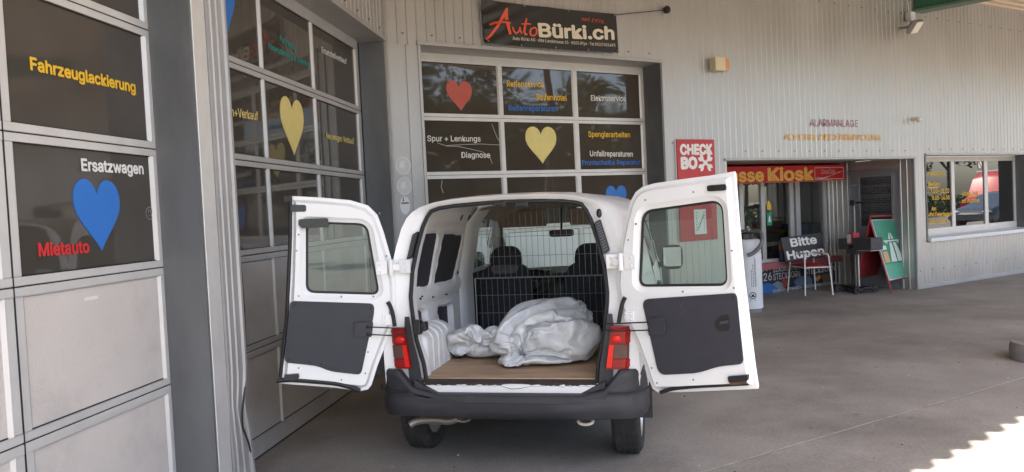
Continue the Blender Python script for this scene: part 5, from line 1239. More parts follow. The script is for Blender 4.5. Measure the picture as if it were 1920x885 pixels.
# tail lights
for sg in (1, -1):
    pts = [(1146, 613), (1181, 614), (1180, 691), (1137, 691)] if sg > 0 else [(757, 616), (730, 617), (737, 690), (769, 690)]
    P = [vy(x, y, -.02) for x, y in pts]; it, ot, ob, ib = [V(p) for p in P]
    def tl3(u, v, o):      # u: 0 inner .. 1 outer (wraps round the corner), v: 0 bottom .. 1 top
        p = ib.lerp(it, v).lerp(ob.lerp(ot, v), min(u, 1.0)); wr = max(0, u - .75) / .25
        return T(p.x + sg * .012 * max(0, u - 1) / .3 + sg * o * wr * .7, -.02 - o * (1 - .5 * wr) + .035 * wr ** 2 + max(0, u - 1) * .34, p.y)
    q = MB()
    def patch(mb, u0, u1, v0, v1, o, mi=0):
        us = [u0 + (u1 - u0) * i / 8 for i in range(9)]; vs_ = [v0 + (v1 - v0) * j / 4 for j in range(5)]
        mb.grid([[tl3(u, v, o) for u in us] for v in vs_], mi)
        for ring_ in ([(u, v0) for u in us], [(u, v1) for u in us], [(u0, v) for v in vs_], [(u1, v) for v in vs_]): mb.grid([[tl3(u, v, o) for u, v in ring_], [tl3(u, v, -.05) for u, v in ring_]], mi)
    patch(q, -.02, 1.3, -.02, 1.02, 0); hs = obj('tail_light', q, M_red1, van, smooth=40)
    q = MB(); patch(q, .0, .24, .03, .58, .010); obj('reflector_strip', q, M_red2, hs)
    q = MB(); patch(q, .26, .95, .26, .58, .007); obj('smoky_lens', q, M_smoke, hs)
    q = MB(); a = tl3(.33, .72, .008); q.sphere(a, (.03, .008, .022), 12, ax=VAX); obj('oval_red_lens', q, M_red2, hs, smooth=True)  # small bright red oval bump in the upper part of the lens
    M_deep = pm('deep_red_lens', (.26, .008, .008), .2, 0, .1, 40, spec=.3)
    q = MB(); patch(q, .26, 1.0, .03, .22, .006); obj('red_lens', q, M_deep, hs)
    q = MB(); patch(q, .1, 1.0, .62, .96, .006); obj('red_lens', q, M_deep, hs)
# wheels
def wheel(lx, ly, sg):
    c0 = T(lx, ly, .288); ax_ = (DVv, Z1, RVv * sg) if sg > 0 else (Z1, DVv, RVv * sg)
    q = MB(); Rr, w = .288, .0875
    prof = [(.19, -w + .01), (.215, -w - .002), (.25, -w - .006), (.272, -w + .004), (.283, -w + .020), (Rr, -w + .04)] + [(Rr, -w + .04 + (2 * w - .08) * i / 5) for i in range(1, 5)] + [(Rr, w - .04), (.283, w - .020), (.272, w - .004), (.25, w + .006), (.215, w + .002), (.19, w - .01)]
    q.lathe(prof, c0, ax_, 72)
    X, Y, Z = ax_
    for k in range(84):                # chevron tread blocks with grooves between them
        t = 2 * math.pi * k / 84
        for r0_, r1_, skew in ((-.068, -.036, .6), (-.030, -.003, .9), (.003, .030, -.9), (.036, .068, -.6)):
            def pt(h, dt, r): a = t + dt * 2 * math.pi / 84; return c0 + (X * math.cos(a) + Y * math.sin(a)) * r + Z * h
            e = skew
            lo_ = [pt(r0_, -.36 - e, .284), pt(r1_, -.36, .284), pt(r1_, .36, .284), pt(r0_, .36 - e, .284)]; hi_ = [pt(r0_, -.36 - e, .2945), pt(r1_, -.36, .2945), pt(r1_, .36, .2945), pt(r0_, .36 - e, .2945)]
            q.hexa(lo_ + hi_)
    wo = obj('wheel', q, M_tyre, van, smooth=30)
    q = MB(); q.lathe([(.195, w - .012), (.185, w - .004), (.178, w - .012), (.172, w - .045), (.12, w - .03), (.10, w - .015), (.05, w - .01), (.045, w), (0, w)], c0, ax_, 40)
    q.lathe([(.195, -w + .012), (.17, -w + .03), (.06, -w + .06), (0, -w + .06)], c0, ax_, 30); obj('rim', q, M_rim, wo, smooth=40)
for ly in (.57, 3.31):
    for sg in (1, -1): wheel(sg * .715 - .035, ly, sg)
q = MB()
for sg in (1, -1):
    for l0 in (.59, 3.31):     # dark wheel housings
        q.grid([[T(sg * x, l0 + .34 * math.cos(t * math.pi / 12), .31 + .34 * math.sin(t * math.pi / 12)) for x in (.855, .58)] for t in range(13)]); 
        q.grid([[T(sg * .58, l0 - .34, .30), T(sg * .58, l0 + .34, .30)], [T(sg * .58, l0 - .34, .66), T(sg * .58, l0 + .34, .66)]])
obj('wheel_housing', q, M_dark, van, fixn=False)
# exhaust, axle, spare wheel carrier, tow eye
q = MB(); ex = [vy(768, 797, .02), vy(783, 789, .05), vy(815, 787, .11), vy(848, 791, .17)]
q.tube(spline([T(ex[0][0], .02, ex[0][1]), T(ex[1][0], .05, ex[1][1]), T(ex[2][0], .11, ex[2][1]), T(ex[3][0], .17, ex[3][1] + .01), T(-.30, .24, .36)]), .026, 12)
q.tube([T(-.33, .30, .355), T(-.12, .30, .355)], .075, 14); obj('exhaust', q, M_steel, van, smooth=40)
q = MB(); q.tube([T(-.70, .64, .29), T(.70, .64, .29)], .045, 12); q.tube([T(-.52, .66, .30), T(-.52, 1.3, .36)], .04, 8); q.tube([T(.52, .66, .30), T(.52, 1.3, .36)], .04, 8); obj('rear_axle', q, M_rust, van, smooth=40)
q = MB(); a = vy(1098, 791, .02); q.tube([T(a[0] + .045 * math.cos(t * math.pi / 10), .02 + .02 * math.sin(t * math.pi / 10), a[1] + .005 + .016 * math.sin(t * math.pi / 10)) for t in range(20)], .009, 8, closed=True); q.box(T(a[0], .06, a[1] + .04), (.12, .06, .03), VAX); obj('tow_eye', q, M_cream, van, smooth=40)
q = MB(); a = vy(868, 787, .12); q.tube([T(a[0] + .05 * math.cos(math.pi + t * math.pi / 10), .12, a[1] + .012 + .024 * math.sin(math.pi + t * math.pi / 10)) for t in range(11)], .008, 6); obj('pipe_hanger', q, M_steel, van)

# ---- front end and flanks, hidden from behind but there all the same
def flank(ly, z):
    h_ = sect(ly); a = sorted(h_, key=lambda p: p[1]); return lerp_tab([(p[1], p[0]) for p in a], z)
q = MB()
for sg in (1, -1):
    for ly, za, zb_ in ((1.70, .40, 1.62), (2.80, .55, 1.30), (2.62, 1.30, 1.62)): q.tube([T(sg * (flank(ly, za + (zb_ - za) * i / 9) + .001), ly, za + (zb_ - za) * i / 9) for i in range(10)], .004, 5)
    q.tube([T(sg * (flank(l, .40) + .001), l, .40) for l in (1.70, 1.95, 2.2, 2.5, 2.8)], .004, 5)
obj('door_seam', q, M_rubber, van)
for sg in (1, -1):
    q = MB(); q.tube([T(sg * (flank(1.85, .98) + .004), 1.82, .98), T(sg * (flank(1.85, .98) + .025), 1.86, .98), T(sg * (flank(1.85, .98) + .025), 1.96, .98), T(sg * (flank(1.95, .98) + .004), 2.0, .98)], .012, 8); obj('side_door_handle', q, M_black, van, smooth=True)
    q = MB(); q.sphere(T(sg * .56, 3.93, .68), (.15, .08, .09), 14, ax=VAX); obj('headlight', q, pm('clear_headlight', (.75, .77, .8), .08, .4), van, smooth=True)
q = MB(); q.box(T(0, 3.985, .66), (.62, .05, .10), VAX); obj('grille', q, M_black, van, bevel=.012)
q = MB(); q.grid([[T(x, y, z) for x, y in ((-.80, 3.70), (-.79, 3.86), (-.70, 3.98), (-.45, 4.04), (0, 4.06), (.45, 4.04), (.70, 3.98), (.79, 3.86), (.80, 3.70))] for z in (.28, .34, .52, .545)]); obj('front_bumper', q, M_bumper, van, smooth=40, fixn=False)
# ---- rear doors
def rear_door(sg):
    h = VO + RVv * (-.74 if sg < 0 else .745); a = R(180 - 13 + 24) if sg < 0 else R(-13 - 24)
    d = V((math.cos(a), math.sin(a), 0)); n = V((d.y, -d.x, 0))
    if n.dot(CP - h) < 0: n = -n
    def P(x, y, o=0.0):
        q_ = ray(x, y); t = (h + n * o - CP).dot(n) / q_.dot(n); p = CP + q_ * t; return ((p - h).dot(d), p.z)
    to3 = lambda u, v, o: h + d * u + Z1 * v + n * o
    if sg < 0:
        outl = [(543, 367), (600, 370), (656, 375), (690, 385), (708, 403), (720, 436), (733, 482), (742, 530), (743, 560), (739, 606), (724, 645), (709, 684), (697, 722), (690, 731), (676, 734), (618, 727), (524, 720), (529, 672), (537, 600), (541, 520), (543, 440)]
        win = ([(574.5, 416), (688, 420), (711, 552), (574.5, 548)], [.02, .06, .05, .05]); trim = ([(544, 564), (702, 569), (701, 590), (677, 702.5), (619, 696), (596, 686), (571, 683), (533, 679)], [.03, .07, .02, .03, .12, .1, .05, .03])
    else:
        outl = [(1376, 321), (1330, 329), (1276, 336), (1224, 344), (1203, 350), (1190, 360), (1180, 378), (1171, 412), (1163, 452), (1157, 500), (1155, 530), (1159, 570), (1176, 610), (1191, 642), (1205, 680), (1216, 715), (1222, 730), (1232, 736.5), (1276, 736), (1350, 733), (1420, 730), (1414, 690), (1404, 610), (1393, 520), (1384, 420)]
        win = ([(1203, 396), (1354, 375), (1364, 535), (1197, 537)], [.07, .07, .05, .05]); trim = ([(1204, 561), (1382, 549), (1395, 682), (1345, 687), (1312, 699), (1236, 703)], [.05, .03, .03, .12, .1, .05])
    ou = [P(x, y) for x, y in outl]; wi = rpoly([P(x, y) for x, y in win[0]], win[1], 7)
    wi_big = inset(wi, -.030); wi_s = inset(wi, .004)
    # thin outer skin, raised inner pressing, window returns
    q = MB(); q.plate(ou, to3, -.030, -.008, [wi_big]); q.plate(inset(ou, .006), to3, -.052, -.031, [wi_big])
    dr = obj('rear_door', q, M_white, van, bevel=.004, label='left rear door swung open, charcoal trim board and tall window' if sg < 0 else 'right rear door swung open, charcoal trim board with inner handle')
    q = MB(); N_ = len(ou); in1, in2 = inset(ou, .022), inset(ou, .040)
    q.plate(in2, to3, -.006, .020, [inset(wi, -.034)])
    q.grid([[to3(u, v, -.007) for u, v in in1 + in1[:1]], [to3(u, v, .0165) for u, v in in2 + in2[:1]]])
    w1, w2 = inset(wi, -.036), inset(wi, -.004)
    q.grid([[to3(u, v, .019) for u, v in w1 + w1[:1]], [to3(u, v, .010) for u, v in inset(wi, -.022) + inset(wi, -.022)[:1]], [to3(u, v, .004) for u, v in w2 + w2[:1]], [to3(u, v, -.03) for u, v in w2 + w2[:1]]])
    obj('inner_pressing', q, M_white, dr, smooth=30, bevel=.003, fixn=False)
    q = MB(); q.plate(inset(wi, -.006), to3, -.022, -.012, [inset(wi, .010)]); obj('window_seal', q, M_rubber, dr)
    q = MB(); q.plate(inset(wi, .004), to3, -.019, -.015); obj('window_glass', q, M_vglass, dr)
    tr = rpoly([P(x, y, .02) for x, y in trim[0]], trim[1], 7)
    q = MB(); q.plate(tr, to3, .0205, .028); tb_ = obj('trim_board', q, M_trim, dr, bevel=.002)
    tin = inset(tr, .02); q = MB()
    for k in range(0, len(tin), max(1, len(tin) // 9)):
        u, v = tin[k]; q.sphere(to3(u, v, .028), (.006, .006, .003), 8, ax=(d, Z1.cross(d), n) if False else (d, Z1, n))
    obj('trim_clip', q, M_black, dr)
    def bxp(name, pts, o0, o1, mat, bev=.004, par=dr, rad=.006):
        q = MB(); q.plate(rpoly([P(x, y, o1) for x, y in pts], rad), to3, o0, o1); return obj(name, q, mat, par, bevel=bev)
    if sg < 0:
        bxp('latch_socket', [(545, 384), (574, 384), (574, 397), (545, 397)], .019, .026, M_black, rad=.015)
        bxp('upper_lock', [(560, 411), (615, 409), (616, 426), (566, 428), (559, 422)], .018, .040, M_black, rad=.012)
        bxp('lock_slot', [(570, 413), (590, 412), (590, 423), (572, 424)], .040, .047, M_black); bxp('lock_slot', [(594, 412), (610, 411), (610, 423), (594, 424)], .040, .047, M_black)
        bxp('lower_lock', [(533, 703), (560, 701), (561, 709), (552, 714), (533, 713)], .012, .038, M_black, rad=.008)
        q = MB(); q.tube([to3(*P(x, y, .0), -.006) for x, y in ((544, 372), (544, 440), (541, 520), (537, 600), (529, 672), (525, 708))], .012, 8); q.box(to3(*P(540, 373), -.004), (.05, .035, .035), (d, Z1, n)); obj('overlap_seal', q, M_rubber, dr, smooth=40)
        q = MB(); q.tube(spline([to3(*P(x, y, .01), .012) for x, y in ((519, 714), (545, 712), (590, 715), (630, 719), (655, 725), (675, 733))]), .015, 8); obj('bottom_seal', q, M_rubber, dr, smooth=True)
        wires = [((690, 613), (755, 616)), ((690, 627), (752, 630))]; hk = (770, 628); boot = [(727, 566), (732, 575), (737, 592), (740, 612)]; hin = (746, 500); plate_ = [(717, 590), (738, 590), (738, 610), (717, 610)]; pad = [(665, 604), (700, 604), (697, 632), (664, 632)]
    else:
        bxp('upper_lock', [(1325, 348), (1360, 345), (1361, 357), (1326, 359)], .018, .034, M_black, rad=.012)
        bxp('lock_slot', [(1330, 349), (1342, 348), (1342, 355), (1330, 356)], .034, .041, M_black)
        bxp('lower_lock', [(1364, 706), (1402, 703), (1402, 714), (1366, 718)], .012, .036, M_black, rad=.008)
        bxp('rust_patch', [(1368, 717), (1400, 714), (1400, 720), (1368, 722)], .019, .0225, M_rust, bev=0)
        hd = bxp('inner_handle', [(1342, 603), (1348, 594), (1358, 590), (1366, 592), (1367, 618), (1358, 622), (1346, 620), (1341, 612)], .028, .033, M_black, rad=.01); bxp('handle_lever', [(1349, 603), (1365, 601), (1365, 606), (1350, 609)], .033, .043, pm('lever_grey', (.05, .05, .055), .5), par=hd)
        q = MB(); q.tube(spline([to3(*P(x, y, .01), .008) for x, y in ((1238, 736), (1262, 729), (1300, 725), (1350, 722), (1403, 719))]), .011, 8); obj('bottom_seal', q, M_rubber, dr, smooth=True)
        wires = [((1150, 607), (1217, 604)), ((1150, 621), (1217, 619))]; hk = (1124, 624); boot = [(1172, 558), (1168, 566), (1164, 582), (1160, 605)]; hin = (1159, 490); plate_ = [(1171, 584), (1188, 583), (1189, 604), (1172, 604)]; pad = [(1214, 597), (1243, 594), (1249, 612), (1246, 628), (1216, 630)]
    bxp('wire_bracket', pad, .028, .042, M_trim, rad=.012)
    M_plug = pm('grey_plug', (.20, .20, .20), .6)      # plugs along the pressed rim
    for x, y in (((560, 440), (556, 470), (560, 555), (640, 556), (700, 556), (712, 400), (725, 480), (690, 660), (685, 700), (640, 712), (560, 690)) if sg < 0 else ((1192, 420), (1178, 450), (1186, 500), (1210, 375), (1300, 360), (1372, 470), (1376, 540), (1280, 547), (1232, 718), (1300, 712), (1222, 690), (1190, 620))):
        u, v = P(x, y, .02); q = MB(); q.plate([(u + .0055 * math.cos(t * math.pi / 5), v + .0055 * math.sin(t * math.pi / 5)) for t in range(10)], to3, .012, .0215); obj('rim_plug', q, M_plug, dr)
    # check wires from the door to the pillar
    a_in = [to3(*P(*w[1 if sg > 0 else 0], .045), .045) for w in wires]
    px_ = [vy(*w[0 if sg > 0 else 1], -.05) for w in wires]; eo = [T(x, -.05, z) for x, z in px_]
    hx = vy(*hk, -.03); q = MB()
    ends = [T(hx[0] + sg * .03, -.03, eo[0].z - .003), T(hx[0] + sg * .03, -.03, eo[1].z + .003)]
    q.tube([a_in[0], eo[0], ends[0], ends[1], eo[1], a_in[1]], .0042, 8)
    for p in a_in: q.sphere(p, .010, 8)
    obj('check_wire', q, M_rubber, dr)
    q = MB(); q.tube(spline([to3(*P(x, y, .03), .03) for x, y in boot]), [.013] * 100, 8); obj('cable_boot', q, M_rubber, dr, smooth=True)
    # upper hinge: leaf on the door, knuckle, leaf on the pillar
    hz = P(*hin)[1]; q = MB(); pv = vy(*hin, .0)
    q.box(to3(.045, hz, .026), (.07, .085, .010), (d, Z1, n)); q.box(T(pv[0] - sg * .035, -.008 + rake(hz), hz), (.075, .010, .085), (RVv, DVv, Z1)); q.tube([h + n * .035 + Z1 * (hz - .05) - d * .012, h + n * .035 + Z1 * (hz + .05) - d * .012], .016, 10); q.box(h + n * .028 + Z1 * hz - d * .035, (.06, .04, .03), (d, Z1, n))
    for z in (-.022, .022): q.sphere(to3(.055, hz + z, .031), (.009, .009, .006), 8, ax=(d, Z1, n)); q.sphere(T(pv[0] - sg * .045, -.016 + rake(hz), hz + z), (.009, .006, .009), 8, ax=VAX)
    obj('hinge', q, M_white, dr, bevel=.002)
    q = MB(); pl = [P(x, y, .02) for x, y in plate_]; q.plate(pl, to3, .019, .027); cx_ = sum(p[0] for p in pl) / 4; cz_ = sum(p[1] for p in pl) / 4
    for i in (-1, 1):
        for j in (-1, 1): q.sphere(to3(cx_ + .016 * i, cz_ + .016 * j, .027), (.008, .008, .005), 8, ax=(d, Z1, n))
    obj('hinge', q, M_white, dr, bevel=.002)
    # outside: handle-free skin with a number-plate-less panel line
    return dr
rear_door(-1); rear_door(1)

# ------------------------------------------------------------------ crumpled plastic bags in the cargo bay
BZ = FZ + .005
def sheet_mesh(head, steps):
    """a draped bag: points round, rings, bounds, and the steps from one vertex of its wrinkled skin to the next, axis by axis"""
    nu, nv, lo, hi = head; n = nu * (nv - 1) + 2; co = []
    for ax_ in range(3):
        prev = 0; row = []
        for st_ in steps[ax_ * n:(ax_ + 1) * n]: prev += st_; row.append(lo[ax_] + prev / 1023 * (hi[ax_] - lo[ax_]))
        co.append(row)
    idx = lambda j, i: 0 if j == 0 else n - 1 if j == nv else 1 + (j - 1) * nu + i % nu
    ff = []
    for j in range(nv):
        for i in range(nu):
            f = []
            for v in (idx(j, i), idx(j, i + 1), idx(j + 1, i + 1), idx(j + 1, i)):
                if v not in f: f.append(v)
            ff.append(f)
    return list(zip(*co)), ff
def bag(head, steps, lx, ly, sx, sy, sz, rz, label):
    vv_, ff_ = sheet_mesh(head, steps); c_, s_ = math.cos(rz), math.sin(rz); q = MB()
    q.add([T(lx + (x * sx) * c_ - (y * sy) * s_, ly + (x * sx) * s_ + (y * sy) * c_, max(BZ + .001, BZ + z * sz)) for x, y, z in vv_], ff_)
    o = solo('plastic_bag', q, M_bag, label, 'bag', T(lx, ly, BZ), smooth=180); m_ = o.modifiers.new('smooth', 'SUBSURF'); m_.levels = m_.render_levels = 1
    return o
BIG_STEPS = [
337,27,-13,-8,0,9,4,-4,-7,0,7,1,-5,3,9,0,5,7,-5,-9,-13,-10,1,3,-13,-3,9,-1,-5,0,10,4,4,2,-2,-6,-3,-8,4,0,-7,-2,-3,-10,2,1,7,7,7,0,-7,-7,1,9,8,-1,-9,3,12,11,-6,4,-9,-3,7,2,9,5,-6,2,9,-2,-7,-1,-4,-3,-2,1,1,1,7,45,-5,1,-1,1,4,-7,0,-5,0,-3,-8,-7,-1,7,7,-7,-12,-11,-9,-12,-2,-11,-7,6,10,4,-5,-12,-4,10,4,1,-1,-1,-8,-9,6,11,
3,-5,-8,-10,-4,8,5,-8,4,6,9,-3,-8,4,7,8,3,-8,9,11,1,-9,-1,9,8,10,4,11,-1,-6,11,3,4,3,-2,-6,4,1,3,-2,0,44,-3,-3,3,0,0,-6,0,0,-7,-2,-6,-2,-4,-7,1,-8,-16,-13,-5,-19,-15,2,-15,-11,-6,11,-5,-6,-8,-3,3,7,-3,-7,0,-9,2,10,13,-6,3,-16,-6,11,6,-9,-6,0,8,12,-6,-5,10,8,10,8,7,-1,15,-10,16,14,13,2,12,11,-2,1,8,3,6,7,3,0,3,0,5,-1,
3,31,0,-2,-1,1,-2,-1,-6,2,-3,-5,-7,-3,-4,-5,-7,-13,-15,-16,-16,-9,-25,-18,-14,-14,-13,10,6,6,-10,-9,-7,4,-1,-9,-3,7,-8,12,1,1,0,-2,-10,10,-5,-12,0,8,1,7,9,3,-5,14,3,10,13,-8,18,10,21,18,16,6,10,11,5,8,8,5,3,5,1,3,4,3,0,4,-2,36,-1,-1,-3,0,-1,-1,-4,-2,-3,-7,-7,-8,2,-11,-13,-13,-13,-18,-16,-30,-31,-17,-11,-14,-4,-8,14,-10,-10,-10,-4,-6,-1,-7,3,-5,2,2,
4,8,2,-4,-10,4,2,-12,-2,10,-1,11,6,12,10,0,14,2,14,0,16,16,29,21,18,9,10,14,11,10,9,3,7,9,4,0,1,5,2,-1,3,25,3,-5,4,1,-4,-1,-4,-5,-2,-7,-8,-11,-6,-10,-12,-10,-18,-21,-24,-36,-21,-23,-15,1,-7,-16,-13,-11,-11,-11,-9,-3,-5,-2,-4,-4,3,5,9,20,-11,-12,-5,2,5,1,-9,10,10,4,15,-1,15,2,15,6,15,19,5,21,34,23,20,13,15,11,13,12,8,11,6,10,8,3,-2,1,4,0,
-4,29,4,-2,4,-3,-1,-2,-7,-2,-10,-4,-7,-10,-7,-12,-13,-18,-20,-23,-26,-31,-32,-26,-2,-16,-21,-21,-15,-10,-7,-5,-14,-12,-7,-4,-5,5,0,7,5,22,-19,-12,-1,2,6,0,2,4,6,9,14,6,7,20,19,14,9,2,18,28,40,24,23,19,14,17,15,12,10,9,4,9,7,9,3,-2,0,1,1,30,-1,4,-1,0,1,-3,-3,-6,-7,-9,-8,-11,-8,-14,-19,-21,-22,-24,-22,-30,-45,-14,-25,-19,-23,-21,-9,2,-15,-17,-16,-9,7,-13,-12,-6,4,4,
9,19,-21,3,14,-18,-6,-2,4,5,7,14,6,8,16,22,22,2,18,21,6,42,44,27,25,22,20,19,14,13,3,11,9,7,2,3,12,6,4,1,-2,31,-3,3,-2,-2,0,2,-2,-5,-12,-17,-2,-11,-10,-19,-21,-22,-24,-25,-16,-36,-38,-34,-19,-27,-26,-7,-6,-20,-19,-12,-10,-7,7,-10,-18,-18,14,5,22,-15,-5,22,-7,-17,-9,-6,-2,8,7,13,11,14,21,20,23,-2,21,18,32,33,48,31,27,26,21,20,16,6,14,9,12,10,1,-1,6,15,7,2,
-5,30,-2,-1,-1,-1,-7,-8,8,-8,-17,-3,-5,-9,-16,-22,-22,-22,-25,-28,-15,-48,-41,-26,-27,-27,-17,-8,-22,-18,-7,-17,-17,10,-8,-4,-21,-27,8,17,20,-21,8,14,-14,-10,-10,-9,-12,4,12,17,19,19,12,21,14,22,11,27,23,50,49,34,29,27,25,15,20,9,13,11,13,14,3,-3,2,9,14,-11,9,15,16,-2,2,-6,-6,-14,6,-14,-3,-4,-6,-10,-19,-24,-24,-23,-26,-29,-21,-50,-50,-17,-35,-27,-2,-28,-15,-23,-15,-13,-6,11,-4,-16,-23,-25,-3,20,
24,-18,18,-4,-15,-8,-10,-16,-9,6,10,16,25,17,22,10,19,20,24,26,34,47,51,37,32,28,20,23,13,21,12,8,14,15,7,-3,-2,5,5,6,9,15,5,16,-4,-7,-16,-9,-2,-2,-3,-3,-7,-19,-22,-24,-26,-17,-29,-30,-30,-47,-52,-24,-34,-20,-5,-28,-28,-15,3,-15,-16,-12,7,-19,-20,-15,-18,18,27,3,1,-12,-14,-4,-16,-12,-12,12,12,14,25,23,7,21,26,24,15,32,39,46,56,39,36,24,26,20,20,16,16,10,12,15,11,-1,-3,4,5,7,
9,19,0,19,-3,-18,-11,-7,-1,-1,-3,-3,-16,-24,-25,-22,-24,-15,-31,-32,-33,-52,-45,-36,-30,-12,-24,-23,-28,-2,7,-16,-17,-15,-18,-16,10,-8,-25,-11,26,-9,9,-10,-2,-18,-14,-8,-14,12,11,22,25,14,11,21,28,30,21,34,32,56,58,40,39,28,27,23,22,15,14,16,6,12,18,2,-5,3,7,6,4,29,-8,19,-2,-20,-10,-3,0,-2,-3,-10,-23,-28,-15,-23,-27,-28,-31,-19,-37,-56,-40,-31,-40,-25,-25,-14,-15,2,-6,-20,-23,-17,-22,13,-8,7,-24,-24,
-5,-4,5,6,-9,-21,-19,1,-12,6,21,26,9,17,26,25,24,25,34,31,38,57,58,41,40,36,29,15,28,16,17,17,8,7,0,19,4,-1,9,7,4,33,-13,14,2,-20,-9,1,-1,-6,-10,-18,-26,-16,-22,-25,-21,-29,-25,-28,-39,-55,-38,-41,-36,-17,-15,-34,-6,-6,-22,-21,-11,-24,-10,4,14,-3,-25,-20,-27,22,-26,-5,1,-21,-19,1,-9,10,25,25,15,8,31,28,22,31,34,32,40,58,60,41,43,41,30,15,25,14,23,10,-3,18,5,18,1,10,10,5,
8,35,-11,-7,12,-13,-13,-9,-5,-1,-12,-22,-25,-11,-24,-19,-25,-30,-31,-24,-42,-48,-47,-43,-26,-5,-29,-41,0,-28,-4,-22,-24,-13,2,11,-5,-4,-19,-25,-26,21,-38,0,-15,-18,-21,-2,9,14,23,24,6,11,30,31,27,30,33,37,44,60,60,43,44,40,35,19,23,23,-2,9,18,14,5,20,10,9,9,1,13,32,-4,-6,6,-17,-16,0,-10,-12,-10,-23,-25,-16,-13,-22,-28,-31,-33,-25,-45,-36,-58,-41,-13,-16,-33,-31,-26,-29,9,-24,-21,6,5,-2,-12,-24,8,-22,
-15,-9,-39,-11,-22,-11,-19,10,12,13,23,25,7,6,28,29,33,32,35,40,40,64,63,44,41,35,40,30,20,21,14,0,20,8,6,21,16,12,-10,14,18,22,9,-3,-5,-21,-7,5,-7,-13,-24,-26,-27,-7,-24,-26,-28,-29,-31,-34,-31,-39,-64,-37,-14,-24,-33,-30,-29,-6,-8,-24,-22,-10,-8,13,-22,-16,22,-10,-24,-42,-16,-29,-22,-12,2,22,10,7,23,4,13,24,26,29,29,33,35,41,45,64,64,45,39,36,37,32,26,23,19,4,18,-10,19,19,20,19,-7,4,
22,32,3,-5,-21,-1,-8,4,-9,-21,-28,-27,-26,-4,-28,-29,-21,-29,-32,-24,-32,-50,-67,-34,-18,-40,-29,-19,-22,2,-28,-25,-11,0,-22,-18,-10,-8,6,22,-32,-46,-43,-27,5,-19,9,21,-1,23,-1,16,18,23,28,28,31,32,37,40,44,66,66,49,38,39,33,28,32,27,8,19,22,-15,20,21,13,27,6,-7,22,24,10,-12,-17,9,-4,-4,-19,-28,-28,-27,-16,-10,-29,-30,-14,-30,-29,-19,-32,-61,-69,-24,-42,-20,-27,-25,-7,-16,-27,-27,13,-24,-26,-6,3,-9,-24,27,
-34,-43,-59,-4,-3,-18,14,-2,19,1,13,21,15,26,24,32,31,35,37,38,43,69,54,61,42,33,27,36,32,29,21,-6,11,20,12,19,17,27,-3,15,23,15,8,-17,-1,10,-8,-16,-19,-27,-32,-24,-7,-21,-34,-16,-16,-30,-27,-19,-34,-65,-64,-47,-29,-8,-32,-18,-24,-20,-18,-5,-24,-16,-4,1,-4,-25,-20,-16,-5,-51,-64,-7,13,-2,-10,15,5,13,18,16,18,15,31,30,30,34,40,39,48,96,44,47,35,26,34,34,33,28,5,14,22,-1,22,24,17,26,3,25,
15,23,-2,-8,10,-3,-21,-14,-22,-26,-30,-20,-6,-31,-33,-14,-8,-32,-23,-23,-35,-71,-62,-47,-25,-11,-18,-30,-23,-14,-20,-25,-17,12,-3,-4,-26,-29,-27,0,-30,-50,-45,-23,2,9,12,14,9,4,12,14,16,24,24,33,26,32,42,37,39,72,70,50,37,34,33,33,30,27,13,24,19,-12,23,23,22,25,19,12,3,43,0,11,3,-18,-13,-22,-26,-27,-24,-9,-31,-34,-18,0,-7,-36,-23,-27,-39,-51,-75,-28,-28,-23,-29,-26,-9,-21,-23,-5,-19,2,-11,-17,-24,-31,-27,-22,
-26,-41,-20,-12,-7,4,14,1,9,9,11,2,22,11,24,35,36,30,41,41,38,67,74,52,41,28,31,28,29,29,19,11,16,-1,23,4,11,19,30,26,10,36,38,9,-25,-1,-30,-26,-21,-13,-24,-30,-31,-23,-10,-5,-2,-32,-28,-25,-21,-65,-67,-41,-35,-21,-2,-24,-20,-23,-24,-16,9,-18,-31,-25,-25,-22,-20,-10,-19,-44,-15,8,-4,-16,1,8,0,7,3,10,17,23,20,28,35,32,34,39,44,71,76,51,29,34,30,22,27,23,13,15,16,19,20,19,16,-14,24,20,
32,38,13,32,-27,-18,-17,-15,-25,-19,-25,-20,-28,-1,-9,-10,-25,-17,-27,-37,-22,-63,-66,-39,-26,-17,-10,-25,-13,-23,-22,-22,-5,-26,-29,-33,-9,-8,-10,-25,-35,-15,-17,7,-13,-14,7,-7,4,-3,8,13,22,17,17,27,27,32,36,35,49,71,72,48,40,28,27,20,27,12,22,26,21,18,1,24,27,7,-13,13,33,38,24,39,-21,-22,-30,-16,-8,-28,-21,-27,-14,3,-11,-9,-18,-27,-36,-24,-29,-65,-64,-20,-27,-14,-28,-21,-25,-23,-12,-18,-25,-26,-24,-17,5,-19,-25,-31,
-18,-18,1,-8,-2,-15,-10,-1,4,12,-1,11,17,18,21,12,29,31,27,43,46,74,72,48,40,31,24,20,21,24,18,7,33,28,1,24,21,-9,25,10,-4,41,45,27,-24,-27,-26,18,-28,-33,-24,-16,-14,-12,7,-16,-15,-35,-25,-28,-32,-65,-57,-20,-13,-33,-28,-22,-23,-21,-26,-21,-20,-20,-17,-15,-28,-18,-13,-8,-15,-13,3,-7,-9,-5,-11,-9,14,-4,11,-13,16,23,22,27,16,23,36,33,49,72,70,47,40,32,20,29,14,23,24,11,33,25,9,16,5,17,15,12,
